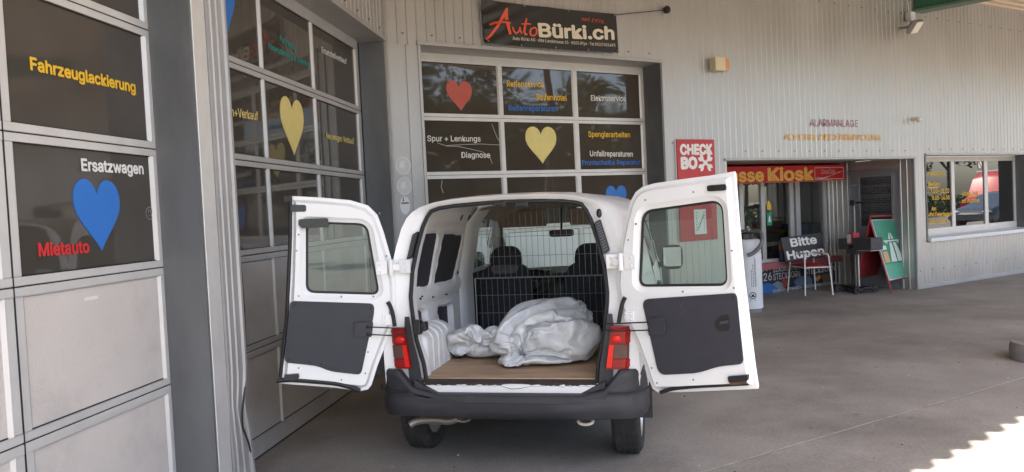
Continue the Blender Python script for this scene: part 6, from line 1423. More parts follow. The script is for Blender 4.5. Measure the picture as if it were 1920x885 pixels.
-24,43,48,29,-29,-23,4,-12,-24,-29,-14,-11,-6,-25,1,-8,-21,-37,-18,-37,-33,-60,-49,-13,-28,-30,-28,-29,-25,-17,-29,-9,-21,-19,-18,-20,-18,-13,-10,-8,-17,-12,-17,10,-7,-14,-10,4,5,3,9,-10,11,14,24,13,24,24,27,41,42,70,67,46,40,33,30,25,10,23,15,25,22,23,25,21,18,-1,-21,28,-11,34,43,27,-3,-19,-27,-23,5,-12,-14,-13,-16,-25,-5,-3,-32,-29,-14,-36,-40,-48,-44,-18,-32,-32,-29,-28,-26,-23,-12,-14,-21,-19,-15,-16,-12,-11,-15,-11,
-12,-17,-13,5,-7,-15,-2,8,2,0,14,-13,8,17,2,11,25,31,26,35,46,68,70,45,39,30,28,26,19,19,25,15,11,24,26,29,20,-15,-25,31,10,6,44,16,12,-15,-29,-25,-14,7,-7,-12,-23,-10,5,-26,-28,-13,-30,-40,-29,-32,-46,-26,-36,-31,-27,-27,-26,-24,-5,-18,-20,-18,-15,-12,-8,-9,-11,-15,-13,-18,-10,0,-11,-11,2,2,2,4,1,4,4,8,11,9,10,24,32,41,42,66,70,42,38,29,28,25,24,16,24,17,22,15,23,17,23,-20,-19,27,
-11,27,44,18,-1,-2,-19,-27,-20,0,1,-22,-7,10,-21,-27,-18,-12,-43,-25,-32,-19,-41,-41,-30,-28,-29,-27,-25,-19,-10,-20,-19,-16,-13,-8,-9,-7,-5,-18,-18,-15,-8,-14,-6,-2,0,5,1,3,-6,10,6,6,10,10,16,16,20,37,43,66,65,37,37,34,27,28,17,17,15,26,16,24,22,12,23,-20,-20,19,-17,34,41,17,-13,3,1,-23,-24,0,-2,-15,10,-19,-24,-15,-2,-33,-25,-33,-16,-21,-54,-44,-24,-35,-16,-23,-23,-18,-18,-17,-17,-13,-9,-10,-7,-6,-15,-15,
-12,-13,-13,-10,-3,-1,-2,5,2,-8,4,8,7,6,8,11,15,16,17,26,41,64,63,36,35,28,34,25,13,22,10,23,19,29,16,21,16,-21,5,-13,-19,31,38,21,-14,-13,13,-5,-15,-17,-5,8,-15,-21,4,-15,-19,-26,-31,-32,4,-27,-63,-42,-34,-23,-19,-13,-16,-17,-18,-16,-13,-13,-11,-8,-7,-14,-14,-10,-11,-9,-18,-5,-2,-2,-2,5,-9,-1,6,7,8,6,7,10,15,16,16,20,34,60,61,33,34,19,28,28,26,15,22,11,24,28,14,22,15,-5,-13,-30,
-11,25,34,16,2,-20,9,9,-4,-8,-9,-16,-16,-8,-15,-8,-20,-15,-25,-5,-16,-43,-52,-35,-19,-20,-18,-15,-18,-18,-17,-14,-15,-12,-12,-13,-10,-8,-10,-8,-11,-13,-10,-6,-4,-3,1,-5,-2,-2,6,7,8,7,7,9,15,15,15,19,26,53,56,35,28,23,22,25,26,23,21,19,19,15,18,19,12,-5,-17,-30,-8,20,25,7,12,-13,6,9,-1,-10,-12,-11,-14,-13,-15,-6,-20,-10,-24,13,-23,-49,-38,-40,5,-20,-17,-19,-17,-18,-14,-16,-17,-11,-12,-9,-10,-10,-10,-8,
-10,-10,-10,-5,-3,-2,-2,-7,-4,3,5,6,7,6,7,9,13,16,14,18,21,48,46,34,35,14,26,22,26,12,21,21,18,19,18,3,16,-6,-22,-24,-2,15,15,8,15,-8,2,7,0,-11,-11,-10,-13,-13,-15,-6,-19,-9,-21,9,-23,-35,-43,-18,14,-15,-21,-20,-19,-14,-21,-9,-15,-14,-7,-10,-10,-10,-10,-7,-8,-9,-11,-4,-3,-3,-4,-6,-1,1,2,9,5,6,6,8,11,17,14,19,22,38,38,32,31,20,17,22,24,11,20,19,17,13,10,15,15,-7,-23,-21,
-5,9,10,12,14,5,-11,2,0,-7,-11,-10,-13,-12,-16,-8,-14,-6,-20,6,-23,-22,-41,5,12,-18,-15,-23,-22,-15,-11,-10,-10,-11,-11,-10,-12,-10,-6,-7,-11,-4,-9,-7,-4,-7,-4,-3,-1,2,3,8,3,5,6,8,12,13,11,16,27,31,32,36,27,14,13,21,19,17,15,19,18,14,17,10,2,-3,-20,-16,-12,-5,20,3,12,7,-3,-4,-3,-8,-8,-12,-13,-13,-13,-10,-10,-8,12,-19,-27,-7,-30,18,-8,2,-18,-22,-14,-14,-11,-8,-8,-12,-14,-14,-10,-8,-6,-7,
-7,-6,-11,-2,-7,-8,-4,-3,1,2,5,-2,9,0,9,7,11,9,15,9,24,32,29,34,25,20,9,8,14,17,18,18,17,16,10,0,2,0,-3,-3,-9,-34,17,-3,7,5,1,-2,4,-6,-9,-13,-13,-14,-12,-10,-11,-9,8,-1,-26,-5,-10,-8,16,-2,-14,-11,-13,-11,-10,-13,-14,-15,-15,-10,-5,-6,-4,-6,-10,-7,-10,-3,-8,-5,-5,-1,-1,6,1,4,-1,5,5,9,10,7,3,15,22,32,25,30,24,17,-11,22,15,14,14,17,13,6,8,2,0,0,-2,-2,
-3,-37,12,2,3,12,-8,-4,7,0,-6,-13,-11,-12,6,-7,-16,-12,1,6,-15,-25,-12,9,-5,-3,-9,-13,-8,-7,10,-16,-13,-13,-6,-5,-2,-5,-6,-9,-12,-7,-11,-3,-6,-7,2,-3,1,0,6,-1,5,3,7,5,8,8,3,11,18,24,28,17,16,6,8,14,16,15,14,15,-3,11,10,4,-12,-1,3,-1,-5,3,-12,-6,8,-5,13,-7,-11,-3,8,-6,-13,-13,-5,11,1,-17,13,-19,-6,-23,3,10,-2,-6,-12,-15,-11,-10,6,-6,-11,-10,-11,9,-5,-3,-11,-6,
-12,-9,-12,0,-8,-4,-5,5,0,0,-1,6,6,1,6,6,7,4,5,12,9,23,15,24,18,5,10,3,14,12,13,11,-11,6,12,10,-6,-12,6,9,-10,-7,15,-8,-18,4,14,-3,-9,-11,-6,8,0,-11,-13,-3,11,9,-17,-13,17,-24,6,11,0,-10,-14,-11,-8,-10,-12,6,-13,-4,-8,-7,-1,9,-11,-7,-4,-11,-14,5,-7,-4,-3,0,4,1,-1,0,5,7,4,4,4,6,0,11,5,8,18,20,17,12,7,12,6,6,3,12,-10,-7,13,9,5,-12,2,11,
5,-13,11,-8,-18,-7,12,8,-4,-10,-10,1,11,-6,-9,-10,0,9,-12,6,14,-18,14,0,1,-4,-12,-5,-9,-13,-4,-9,-4,4,-9,-5,-11,6,-1,-9,-6,-12,-7,3,1,-9,-2,-2,2,7,-3,0,3,5,8,1,-4,1,7,11,7,10,4,3,8,13,13,-3,8,7,-1,12,-6,-6,13,7,6,-5,-9,14,2,-13,11,8,-9,-13,10,10,-2,-9,-10,4,11,-1,-9,-8,-9,-2,10,-5,5,15,-14,2,-9,-5,-12,8,6,-11,-5,-10,-9,7,-4,-10,-1,-9,3,-7,
-8,8,-9,2,1,-5,-3,-4,3,5,5,-5,-3,6,8,7,-8,0,8,4,9,-7,7,7,-5,5,6,2,-8,-2,5,7,5,8,-1,8,2,8,-7,8,11,-15,7,6,7,-11,-8,10,5,-6,-9,-3,11,10,0,-11,-11,4,8,-1,-13,3,2,-10,0,-11,-11,0,11,12,-4,-8,-8,8,7,0,-7,-9,13,-4,-8,7,-4,-6,9,-6,-2,-8,-4,5,1,-3,-5,-3,5,5,8,2,8,-2,3,-6,7,6,-1,-2,8,0,2,-3,2,3,-5,5,-9,0,11,9,0,-2,
-4,-11,778,119,17,19,-11,-9,-8,7,13,-9,-15,3,3,-15,2,-3,6,-11,-11,-4,-3,3,-2,-2,-1,-1,0,15,6,-12,1,12,4,-7,0,1,-4,-2,-3,4,-7,5,-12,2,-7,-2,2,-2,6,0,-8,-2,-4,3,0,-3,-4,-6,0,2,9,3,0,10,3,-8,-4,2,11,0,-4,2,8,7,1,10,9,-8,14,12,-19,3,-5,18,17,-5,-16,1,13,15,-12,1,17,-2,-10,-12,-9,-8,-8,8,2,-2,5,-5,1,6,8,11,4,-9,-5,9,12,-2,2,-2,-9,-11,
2,7,-2,-10,0,-5,-9,8,-1,-13,-7,9,11,-13,-10,-6,7,8,-11,-9,-5,9,10,1,12,-8,2,1,-8,-4,14,11,-5,-12,1,2,12,13,-3,-15,1,15,13,-8,-23,0,15,14,-11,-8,14,14,-4,-16,14,13,2,3,-16,-10,10,5,3,-2,3,5,-4,-12,1,11,4,6,-15,-1,9,10,5,-16,4,-13,-2,14,12,-13,-5,-2,-14,6,-2,-9,-13,-13,13,9,-14,-14,1,12,7,6,-8,-18,11,19,3,-4,-10,16,-4,-8,16,10,-1,-8,-10,-12,0,15,6,-17,
-11,13,13,-27,20,-18,13,18,2,-17,-1,14,16,-11,-4,14,14,-6,1,2,7,4,-1,-3,16,4,-3,-16,-11,16,16,10,-7,-7,-17,14,8,-17,9,16,-13,13,-3,-10,-8,-12,-13,5,-14,-3,-15,4,-15,14,12,-16,-17,4,15,10,0,-22,-13,32,13,-11,-1,17,5,-11,11,-2,6,-18,10,-9,-7,-16,4,10,-20,5,-11,-11,24,-16,22,6,7,-18,-6,17,18,5,-10,11,8,12,6,5,1,6,4,-21,13,-17,-15,5,19,13,17,3,-4,-5,-15,-13,16,2,16,-12,
16,-1,-3,-4,-10,-11,-15,1,-9,-7,-17,6,-17,-9,18,12,-13,-20,11,17,11,-24,-16,32,12,-12,3,14,12,-4,-13,-5,6,-18,2,6,-17,-7,-17,9,-5,-17,5,3,2,20,-8,16,-16,12,-15,12,19,11,-15,9,17,14,14,6,8,7,-13,-19,-26,-16,19,26,23,-19,13,10,3,2,-14,-20,8,21,-13,9,-9,-10,-16,-8,4,19,1,-14,0,-9,-14,-2,-11,-19,11,18,7,-21,-6,19,17,-11,-28,33,13,-15,8,14,-5,11,-7,-7,-18,-2,-17,10,-4,-19,-9,-14,
7,-15,-19,34,17,20,-12,-20,4,3,16,-19,11,15,9,18,7,14,12,12,-7,-8,-8,-32,-28,12,34,21,2,3,-5,-7,-7,14,7,0,-2,-4,-1,-16,-4,-15,-12,-20,26,10,4,7,-16,13,-13,-16,-17,7,0,17,18,-2,-7,-18,-11,33,-21,35,-11,15,4,-8,13,-3,5,-17,-7,-19,8,-16,-15,10,-19,-17,-13,-15,-5,41,38,-2,-24,-13,1,21,13,-3,-16,21,9,10,18,18,4,-9,-11,-15,-6,-31,-16,41,15,-6,7,-2,-10,-6,5,8,4,-3,-6,-2,1,0,
-12,-13,-19,-23,31,3,3,11,13,11,-20,-16,-13,-3,23,20,12,-6,-12,-20,-20,20,29,28,-13,12,-3,8,14,-9,4,-13,-22,6,-2,-12,-10,-24,9,-14,-15,-23,-17,46,43,-14,-28,-17,22,15,11,2,-9,-9,24,20,22,0,-7,-11,-16,-18,-2,-33,38,6,-13,0,4,-5,-8,-7,6,3,0,-2,-5,0,2,7,-18,-12,-10,8,-3,-7,9,14,14,14,14,-13,-18,-7,20,15,1,-8,-9,-18,-19,29,5,53,-4,7,5,2,19,1,-9,-26,-8,-15,13,-7,-21,-20,-15,12,
-6,-24,-28,46,49,-30,-21,-15,1,6,18,1,-10,17,26,20,13,-6,-10,-14,-16,-19,-1,-16,9,8,-10,5,-7,-3,-1,15,-21,-3,-1,-5,-4,1,6,8,-10,-20,-14,12,-9,-1,14,12,14,16,19,8,-1,-4,-7,-11,2,-7,19,-12,-31,21,34,28,25,-1,3,6,6,-16,8,-25,-15,-11,16,-6,-24,-11,-22,-10,10,-27,-11,55,38,-20,-26,-4,-13,-21,12,-5,17,23,25,21,-2,-12,-8,-13,-11,-24,-5,-15,3,6,3,-9,-2,-4,18,-2,-16,-10,-7,-3,-3,0,9,2,
-5,-19,-19,9,-8,5,15,12,15,19,17,5,3,-2,-14,-9,0,25,-15,9,8,-24,26,39,31,6,0,8,-15,8,-17,5,-8,-24,14,-2,-21,-18,-25,-19,30,-15,-26,68,-9,22,-21,-30,-23,-18,0,16,24,23,27,-3,-4,-12,-8,2,-24,-7,-25,-7,-13,8,6,-12,-2,15,7,-10,-2,-21,-12,6,-11,10,3,-5,0,-18,-20,2,-3,11,14,11,17,14,16,1,3,0,-11,-7,25,11,-8,-13,26,15,-12,44,17,13,16,-15,12,-14,-5,-14,19,-23,-4,13,-14,-25,-24,-20,
29,1,-32,63,-31,26,-14,-38,-28,-12,22,17,13,29,3,-15,-10,2,-10,8,-18,-13,-27,-15,-16,6,9,-6,-3,13,1,-7,2,-10,-8,-9,5,-6,12,6,-16,-23,-19,18,-17,10,11,17,14,13,16,1,4,-7,-10,14,22,-3,-9,-8,22,11,21,21,17,13,21,-12,19,-7,-7,-24,24,-7,-23,-1,15,-30,-19,-23,27,13,-38,52,-44,24,-12,-39,-24,0,29,20,15,5,-12,-20,12,-7,-10,5,0,-24,-8,-41,-5,17,-15,-6,-3,35,-22,-4,-7,-10,1,-12,4,1,3,9,
-17,-18,1,5,0,-21,15,16,19,4,16,8,-2,1,9,9,-1,-2,13,-18,10,17,16,26,15,13,28,-3,16,-20,11,-25,26,-7,-18,-14,29,-9,-28,-29,12,31,-37,36,-51,10,-3,-32,-23,15,16,10,5,-4,-12,7,1,-7,20,5,-21,-32,-6,-36,16,-13,-16,0,30,-7,-21,-8,14,-12,-19,-1,-7,3,10,3,-8,-24,-4,7,2,-3,-4,17,19,4,13,6,-4,1,9,14,-4,-1,17,5,-15,19,15,23,19,15,22,25,0,-21,20,-26,17,-15,-19,16,30,-3,-30,-22,
-4,39,-34,21,-41,-31,32,-23,-20,-24,10,12,5,-5,-4,13,-4,23,7,-16,-15,-29,-10,-14,0,-21,-6,20,6,-15,-22,6,1,-14,-10,-12,-4,10,2,3,2,-16,-25,8,2,-5,4,12,15,7,5,5,2,2,14,13,4,0,11,11,-16,15,13,22,24,13,20,23,9,-19,23,6,-33,-14,3,27,33,6,-22,-27,-19,39,-19,-10,-28,-37,18,-26,-20,8,-14,3,6,-5,-4,12,25,12,-12,-16,-12,-28,-10,14,-29,-22,10,12,1,-21,-23,7,-1,-12,-14,1,0,-4,-1,12,
-5,-11,-17,-7,0,1,22,-6,10,0,5,6,9,1,14,16,5,7,6,6,8,-6,19,20,25,10,19,9,23,16,-15,21,-17,-28,9,30,35,6,-6,-13,-38,10,22,-54,-11,-24,-16,-22,-10,9,-3,-8,-11,-6,0,31,18,6,-4,-19,-19,-18,-15,14,-40,-16,14,8,-4,-14,-14,-8,-9,-12,-13,5,8,-15,11,0,-5,-6,-19,14,-25,24,14,-6,-5,1,2,6,6,15,9,7,8,7,10,7,8,7,12,15,30,8,10,9,18,25,-7,23,-10,-25,22,27,24,-5,4,1,
-39,-15,31,-37,-26,-31,-21,-6,-18,8,-8,-13,-6,-9,4,38,16,1,-9,-20,-16,8,-9,-18,-43,-9,15,-1,-8,-14,-19,3,-9,-12,-12,20,-7,-6,-6,-1,6,-11,-8,-1,19,-6,-3,-5,-4,2,4,6,13,7,8,8,7,9,7,9,8,11,12,21,27,3,9,12,9,29,1,22,-18,19,2,23,18,-4,-5,15,-21,-37,34,-54,-21,-32,-21,6,-10,-10,-15,-12,-11,-1,23,34,11,-9,-9,-22,-13,17,-6,-39,-36,9,-8,8,-7,-22,6,-29,-10,-8,14,-10,-6,3,13,-5,
-15,-7,-6,0,14,-8,-5,-6,1,4,2,10,7,7,8,7,10,8,8,9,9,8,11,14,42,-2,12,4,28,16,13,9,-2,-4,7,25,20,-3,-1,14,-21,-16,24,-71,-24,-26,-12,6,-16,-16,-16,-11,-8,12,31,25,2,-10,-10,-20,-12,8,-11,-39,-1,-24,-3,12,-14,4,-21,-10,-24,15,-9,-16,4,13,6,-17,16,-14,-32,4,8,-8,-6,-1,0,5,2,7,7,6,7,13,7,8,10,8,7,11,8,-27,55,23,14,15,18,13,12,8,-1,-2,16,22,16,8,-2,12,
-16,13,-7,-74,-27,-20,0,-14,-18,-18,-14,-11,0,26,34,-2,4,-11,-6,-22,-11,-6,-14,-28,6,-29,3,12,-1,-17,-12,1,-9,-23,-8,14,2,5,-6,-7,-6,-9,5,-15,-18,-9,-2,0,5,6,5,1,7,6,7,10,10,8,3,15,8,11,7,4,28,20,16,11,14,12,8,7,7,9,10,14,13,9,3,9,-2,-6,-6,-82,-27,-5,-11,-18,-19,-16,-11,-4,18,37,2,-6,-9,0,-4,-25,-13,-13,-18,24,-44,15,-5,-8,-10,-18,13,-16,-19,-2,-19,15,-3,-8,-7,-6,
-6,-9,6,-22,-8,-5,-4,1,8,1,5,6,6,5,6,6,7,10,10,3,12,18,4,10,25,17,15,14,12,8,10,9,9,10,10,15,8,4,5,1,1,-2,-5,-84,1,-8,-15,-19,-4,-2,-19,29,4,-6,-10,-9,-4,-3,-3,-18,-14,-13,41,-34,0,-38,-5,-7,32,-5,-25,-22,-21,-7,8,-7,-11,1,-2,-16,-13,11,-5,-28,-2,19,-1,-18,2,5,1,6,4,7,6,6,5,7,10,8,6,10,8,11,18,17,22,15,16,17,9,1,13,9,9,14,7,8,9,-8,
-1,-1,-4,-56,-4,-2,-8,-13,-23,18,8,-13,0,-8,-9,4,-3,-4,-15,-6,-18,10,43,-41,-4,-36,-9,3,24,-14,-20,-17,-18,-21,-1,-9,-5,-9,-4,6,4,-15,-16,-1,-5,22,-14,-13,11,-14,-2,1,7,12,15,16,-11,6,4,10,0,-3,17,14,23,16,21,18,18,20,10,0,8,11,10,13,6,5,3,1,-12,4,-5,-49,0,-5,-14,-8,4,-16,17,-6,-7,-9,-4,6,-5,-3,-10,-12,-7,33,29,-20,-40,-4,-22,21,-15,-12,-16,-18,-22,-18,-1,-10,-14,10,30,-23,
-23,-13,-13,0,29,-3,2,-24,-5,-11,-3,23,-6,12,26,5,5,-22,13,7,-15,0,10,29,20,18,19,26,18,18,10,6,4,15,1,7,5,14,-7,4,10,-2,-12,-53,11,-23,-8,7,-7,4,-3,-9,-7,-5,-4,1,3,-9,-8,-12,36,21,19,-27,-47,-5,8,-15,-10,-12,-7,-28,-27,-17,-5,-3,-1,12,13,6,-36,-30,-7,2,48,9,-23,-13,-17,-24,14,2,35,-18,15,7,7,14,-8,-9,-4,-16,21,24,28,18,16,21,29,12,7,12,1,14,2,-1,7,15,-10,26,
-10,-2,-9,-47,-3,-14,0,-5,8,-12,-2,-8,1,-2,5,-16,0,-5,-14,5,46,15,19,-37,-43,5,-10,-11,-18,-10,-15,15,-5,-35,-4,10,20,17,-8,-35,-13,-40,-20,13,21,20,-20,-32,-23,-6,8,11,34,-11,32,-20,7,24,-10,-10,-20,4,2,40,29,17,16,17,15,13,9,12,5,9,3,-2,8,12,7,7,4,-9,-14,-47,0,-15,1,4,6,2,-18,10,-4,-5,-8,-16,-3,-4,-4,17,47,28,-1,-53,-35,3,-15,-12,-9,-25,3,13,29,-28,4,18,20,-4,-22,-36,
-28,-12,-32,50,-38,15,-16,-34,-11,16,23,-25,29,-13,34,15,34,-37,-19,-8,-19,-4,2,34,23,19,17,19,14,14,10,19,7,4,3,0,8,9,5,3,10,-6,-10,-46,-4,-9,-9,3,7,4,-2,-6,-4,-6,-6,-13,4,-10,10,43,32,0,1,-33,-46,-7,-17,11,-33,6,12,13,31,-11,14,17,1,-19,-29,-21,-40,-23,3,37,-59,10,-19,-32,26,27,-23,-19,14,17,37,33,18,-37,-35,-34,-12,8,-10,26,22,19,21,18,10,10,19,15,9,3,8,9,5,1,2,6,
6,-5,15,-52,-23,-7,-4,-4,14,-3,0,-4,-6,0,-11,3,-11,6,26,44,1,33,-36,-20,-46,-20,31,-28,11,9,16,16,9,15,14,1,-14,-32,-19,-24,-34,0,10,5,-58,-19,-17,-7,23,31,-27,4,25,-9,34,32,25,-33,-29,-33,-39,-7,-7,32,11,27,21,5,5,15,20,16,11,-1,9,4,5,3,1,6,6,-2,18,-53,-25,-8,16,-15,2,5,-6,-3,-5,-2,-2,-1,5,24,36,6,38,4,-15,-51,-52,0,37,-11,37,1,17,14,15,13,-6,-14,-24,-20,-24,-27,
4,2,-4,-18,-44,-36,-8,-6,21,28,-12,25,10,-22,31,26,31,-18,-30,-35,-33,-38,-7,16,30,10,13,17,-7,17,22,14,13,-1,7,-1,6,-1,4,8,16,-8,16,-51,-22,-11,18,14,-24,-6,0,-5,-2,-4,3,10,28,23,23,20,19,-13,-8,-60,-20,-11,19,29,32,29,4,18,7,-3,-21,-10,-19,-24,-25,-29,3,20,0,-44,-47,-17,-7,2,14,22,22,16,-4,-27,26,32,32,-13,-32,-30,-32,-32,-34,3,23,4,17,30,14,1,-1,18,8,7,2,-3,5,-1,4,15,
13,14,-2,-52,-22,0,6,22,-17,-21,-3,-3,-4,8,7,20,20,16,22,18,27,-8,-29,-51,36,-30,30,28,28,7,22,9,-4,-15,-17,-15,-18,-14,-23,-33,18,22,-18,-55,-33,-7,6,10,-12,26,28,28,-23,-24,24,37,31,-10,-30,-29,-28,-28,-37,-32,13,8,28,17,12,12,8,-7,5,9,1,4,-1,0,7,13,14,13,2,-52,-9,19,-17,18,-10,-22,-9,4,8,19,-11,16,20,11,17,13,29,-12,-23,-33,54,-9,18,26,8,23,19,1,-24,-19,-10,-20,-15,-19,-23,-4,
16,22,-41,-47,-24,1,0,5,17,25,26,7,-17,-28,24,38,28,-2,-28,-29,-26,-28,-27,-47,-21,23,13,13,12,13,5,8,3,-1,3,-1,-9,19,-2,12,15,13,5,-49,21,4,-23,10,-3,-21,-6,17,4,19,4,-8,19,7,14,33,9,29,-26,-52,33,42,-1,29,16,14,13,-26,-14,-21,-16,-15,-17,-20,-10,15,22,-10,-39,-38,-9,-10,3,16,23,23,19,2,-26,-16,15,34,28,2,-27,-22,-28,-29,-16,-46,-39,-5,11,21,4,12,3,8,4,5,-4,7,-1,3,-1,13,
15,13,8,-28,24,-13,-22,-5,17,5,-20,1,18,15,4,-13,11,14,24,21,24,34,-16,-59,31,41,9,22,22,2,1,-23,-23,-21,-18,-9,-18,-10,17,16,-1,-18,-30,-40,-10,1,6,22,23,19,12,-6,-24,-12,16,26,28,8,-21,-24,-25,-27,-22,-34,-34,-18,-13,5,2,13,2,5,10,2,0,0,0,1,6,10,15,11,12,15,-19,1,-23,-6,5,15,13,-21,6,16,13,-3,-8,23,26,31,11,18,14,-57,38,24,25,25,19,3,-26,-17,-23,-21,-20,-15,-1,15,10,-15,
-1,-25,-23,-16,1,-10,15,17,21,19,-3,-2,-20,8,-3,25,13,22,-17,-24,-24,-17,-23,-33,-29,-14,-14,-15,5,-25,-3,8,4,3,-1,2,2,14,2,4,17,16,14,6,-14,19,-15,-9,14,4,16,9,-13,-10,1,4,15,20,21,26,27,35,-9,-48,41,26,17,30,19,-22,-14,-23,-25,-17,-7,6,3,-1,-10,-17,-22,-15,8,-16,1,-8,19,12,11,20,7,-18,0,-14,21,6,21,11,-14,-24,-6,-18,-26,-30,-25,-12,-11,-9,-17,-1,-21,-15,-6,2,8,20,-13,-5,10,18,
14,6,4,3,-2,14,11,13,-9,5,15,17,4,-12,-10,9,21,18,8,16,25,30,-22,-20,33,26,18,3,16,17,-19,-21,-19,-6,-4,-2,-18,-12,-20,-16,-14,2,17,-14,1,-8,18,19,-8,3,20,-1,-18,6,-1,20,3,18,-17,-21,-6,-24,-8,-24,-32,-9,2,-20,-7,-8,-8,-9,-5,2,-14,7,12,-4,-12,-2,2,5,7,52,2,8,12,4,9,2,-10,13,13,9,-7,-3,19,14,15,1,18,-3,26,-16,22,7,14,24,13,-6,-13,-15,-19,-16,-8,10,-8,-18,-15,-16,
11,-7,15,-13,6,-12,17,19,4,-14,-8,18,5,-14,-10,14,17,11,-11,-17,-18,-14,3,-24,-25,-10,-11,-7,-12,3,-6,-3,-5,-3,-17,0,8,12,-7,-11,4,9,1,49,13,10,-4,12,6,8,-9,-6,8,12,14,-4,-4,14,13,16,-5,7,16,6,8,5,14,16,8,-11,-14,-16,-3,-19,4,-15,17,-14,-15,-14,1,18,-9,-5,11,-15,0,16,16,-8,-15,2,18,0,-14,-11,12,18,-2,-21,-6,-12,5,-26,-17,-10,-3,-9,-8,-4,9,-6,-9,5,-14,-12,6,10,5,-11,
-2,10,6,49,13,6,-8,7,2,10,4,-6,-1,9,11,7,-6,-3,11,15,-2,13,6,11,-4,11,14,15,-11,-15,-11,-7,18,-12,-14,-16,-6,16,-3,-14,-10,19,-5,5,5,-14,-13,15,16,-2,-12,-13,7,11,-9,-12,0,13,21,-4,-16,-6,-13,-21,-2,-12,1,-6,-10,-12,1,10,-12,6,-6,-13,1,7,16,-8,-8,6,5,58,2,7,-4,9,4,0,2,0,0,9,2,11,1,-4,-7,11,6,9,8,7,1,13,-3,14,-5,-11,-14,-8,11,5,-5,-13,-11,-4,19,0,
-18,9,12,-22,19,-14,-16,12,16,-2,-14,-11,-12,9,12,-10,-8,-8,7,8,-2,-7,-11,6,-7,-11,2,-9,-1,-11,-9,-1,2,-7,10,1,-8,1,14,3,0,0,2,54,6,-1,9,2,3,0,3,2,-2,3,2,5,9,2,-4,6,3,6,-9,9,9,-3,11,-5,-4,-14,2,-8,-8,2,-1,-8,-5,-14,6,6,-13,-10,17,-21,11,11,-23,0,15,15,-2,-13,0,8,10,-2,-8,3,-6,-1,-3,-3,-10,2,-8,-7,4,1,-8,6,-16,5,5,-3,-1,-4,-7,-7,4,14,
9,5,4,112,693,34,-10,8,9,-2,9,8,6,9,-4,20,6,-4,2,-22,-16,9,20,15,-2,-22,-20,-18,5,-18,0,-7,-1,-6,-2,1,-2,-9,-7,-8,12,0,-11,-13,6,12,7,3,-20,-15,4,0,-4,-14,1,0,-11,0,1,-16,-1,-9,-1,8,12,12,12,16,8,-16,-7,17,-1,12,4,22,-1,-11,-17,-9,8,15,2,11,6,17,22,-11,0,20,7,15,-5,3,14,18,-10,15,15,1,-12,17,9,-7,-19,-33,-35,-2,-17,-14,11,-11,-14,-2,-19,-1,11,-12,-16,-18,
11,5,-24,-6,-23,-9,22,15,-16,-10,-15,8,-15,4,-11,-3,-1,-13,11,3,-11,-6,-5,9,24,19,24,-10,4,4,-18,9,7,12,6,-9,16,18,-10,-2,19,6,21,-7,13,24,13,31,-16,10,17,19,-7,-13,21,13,4,-17,18,16,11,20,-8,-16,-30,-17,-28,-30,17,-6,-24,9,-19,-16,11,-22,-10,-9,-21,10,-19,5,-24,-3,-4,-21,-32,23,-7,-13,-20,11,10,-15,-3,-11,-3,2,-10,7,-2,4,-13,-6,14,36,11,-1,-2,12,-1,2,11,19,19,-22,-8,5,23,8,
20,-4,12,15,13,27,25,18,18,-6,22,10,24,-14,-2,16,17,-15,-9,22,19,9,-11,-10,-23,-51,-16,-10,-11,6,-9,-7,-9,-18,-6,20,-3,-13,-20,5,-20,-9,-21,-4,-28,-34,-36,-15,-1,-23,-5,16,-1,-17,-9,-5,1,-6,0,0,16,9,-8,0,-10,27,26,-3,5,13,16,-13,19,15,15,-10,22,13,-22,-7,20,25,-8,23,21,47,21,26,-2,21,22,0,21,8,-10,20,17,5,-29,1,8,16,-22,9,-32,1,-15,-13,-18,18,-18,-13,5,-23,-14,-15,23,-21,-6,-19,
-10,-17,-9,-26,-30,-49,-42,-25,4,-28,-20,13,-3,-14,1,-12,9,1,-7,-7,9,20,7,-12,-10,29,23,-2,10,17,17,11,-3,13,19,-13,25,25,-6,-26,13,22,23,8,34,8,51,16,23,17,15,19,15,18,-14,18,17,15,-10,-5,-2,-28,8,9,-1,2,-51,-5,13,-12,-6,9,-13,-12,-19,-20,-3,3,-22,-2,-25,-23,-26,-26,-17,-53,-44,-12,-31,-18,-26,-24,13,-20,-10,-6,0,19,3,-9,-3,17,6,0,-21,33,25,-3,17,20,15,16,11,13,-6,18,5,19,19,6,
-25,20,25,18,28,1,47,24,25,12,27,26,16,16,19,10,20,-5,-30,7,-17,21,9,4,8,-26,-43,22,-2,6,-3,-2,-21,-27,-30,26,3,-18,-24,-28,-30,-19,-31,-24,-36,-35,-19,-30,-38,-38,-20,-25,-25,-10,16,-23,-16,8,23,-5,3,-8,41,-17,-31,38,16,16,14,15,20,14,21,2,18,-8,29,-10,18,27,6,-18,23,26,38,-12,32,42,20,26,34,6,25,30,24,3,29,-27,-14,4,21,11,2,-21,37,-45,1,5,16,-31,14,-13,-32,-39,21,10,-3,-30,-33,-21,
-20,-33,-28,-32,-30,-40,-22,-46,-39,-6,-26,-27,-20,-16,-19,-20,-5,5,-5,-4,5,35,15,-12,-45,32,17,18,16,20,20,14,26,15,-8,23,25,22,-30,8,22,29,26,13,35,-9,18,44,15,25,20,30,30,33,31,25,-20,6,-10,19,9,5,-14,-24,53,-34,5,32,-45,5,4,-45,-39,-4,1,30,-30,-31,-30,-28,-4,-26,-12,-36,-6,-63,-77,-30,-38,-13,-19,-26,-31,-23,-17,-24,-11,-7,-2,5,5,40,11,-16,-14,-2,21,20,20,22,21,24,22,2,20,22,18,28,-14,-13,
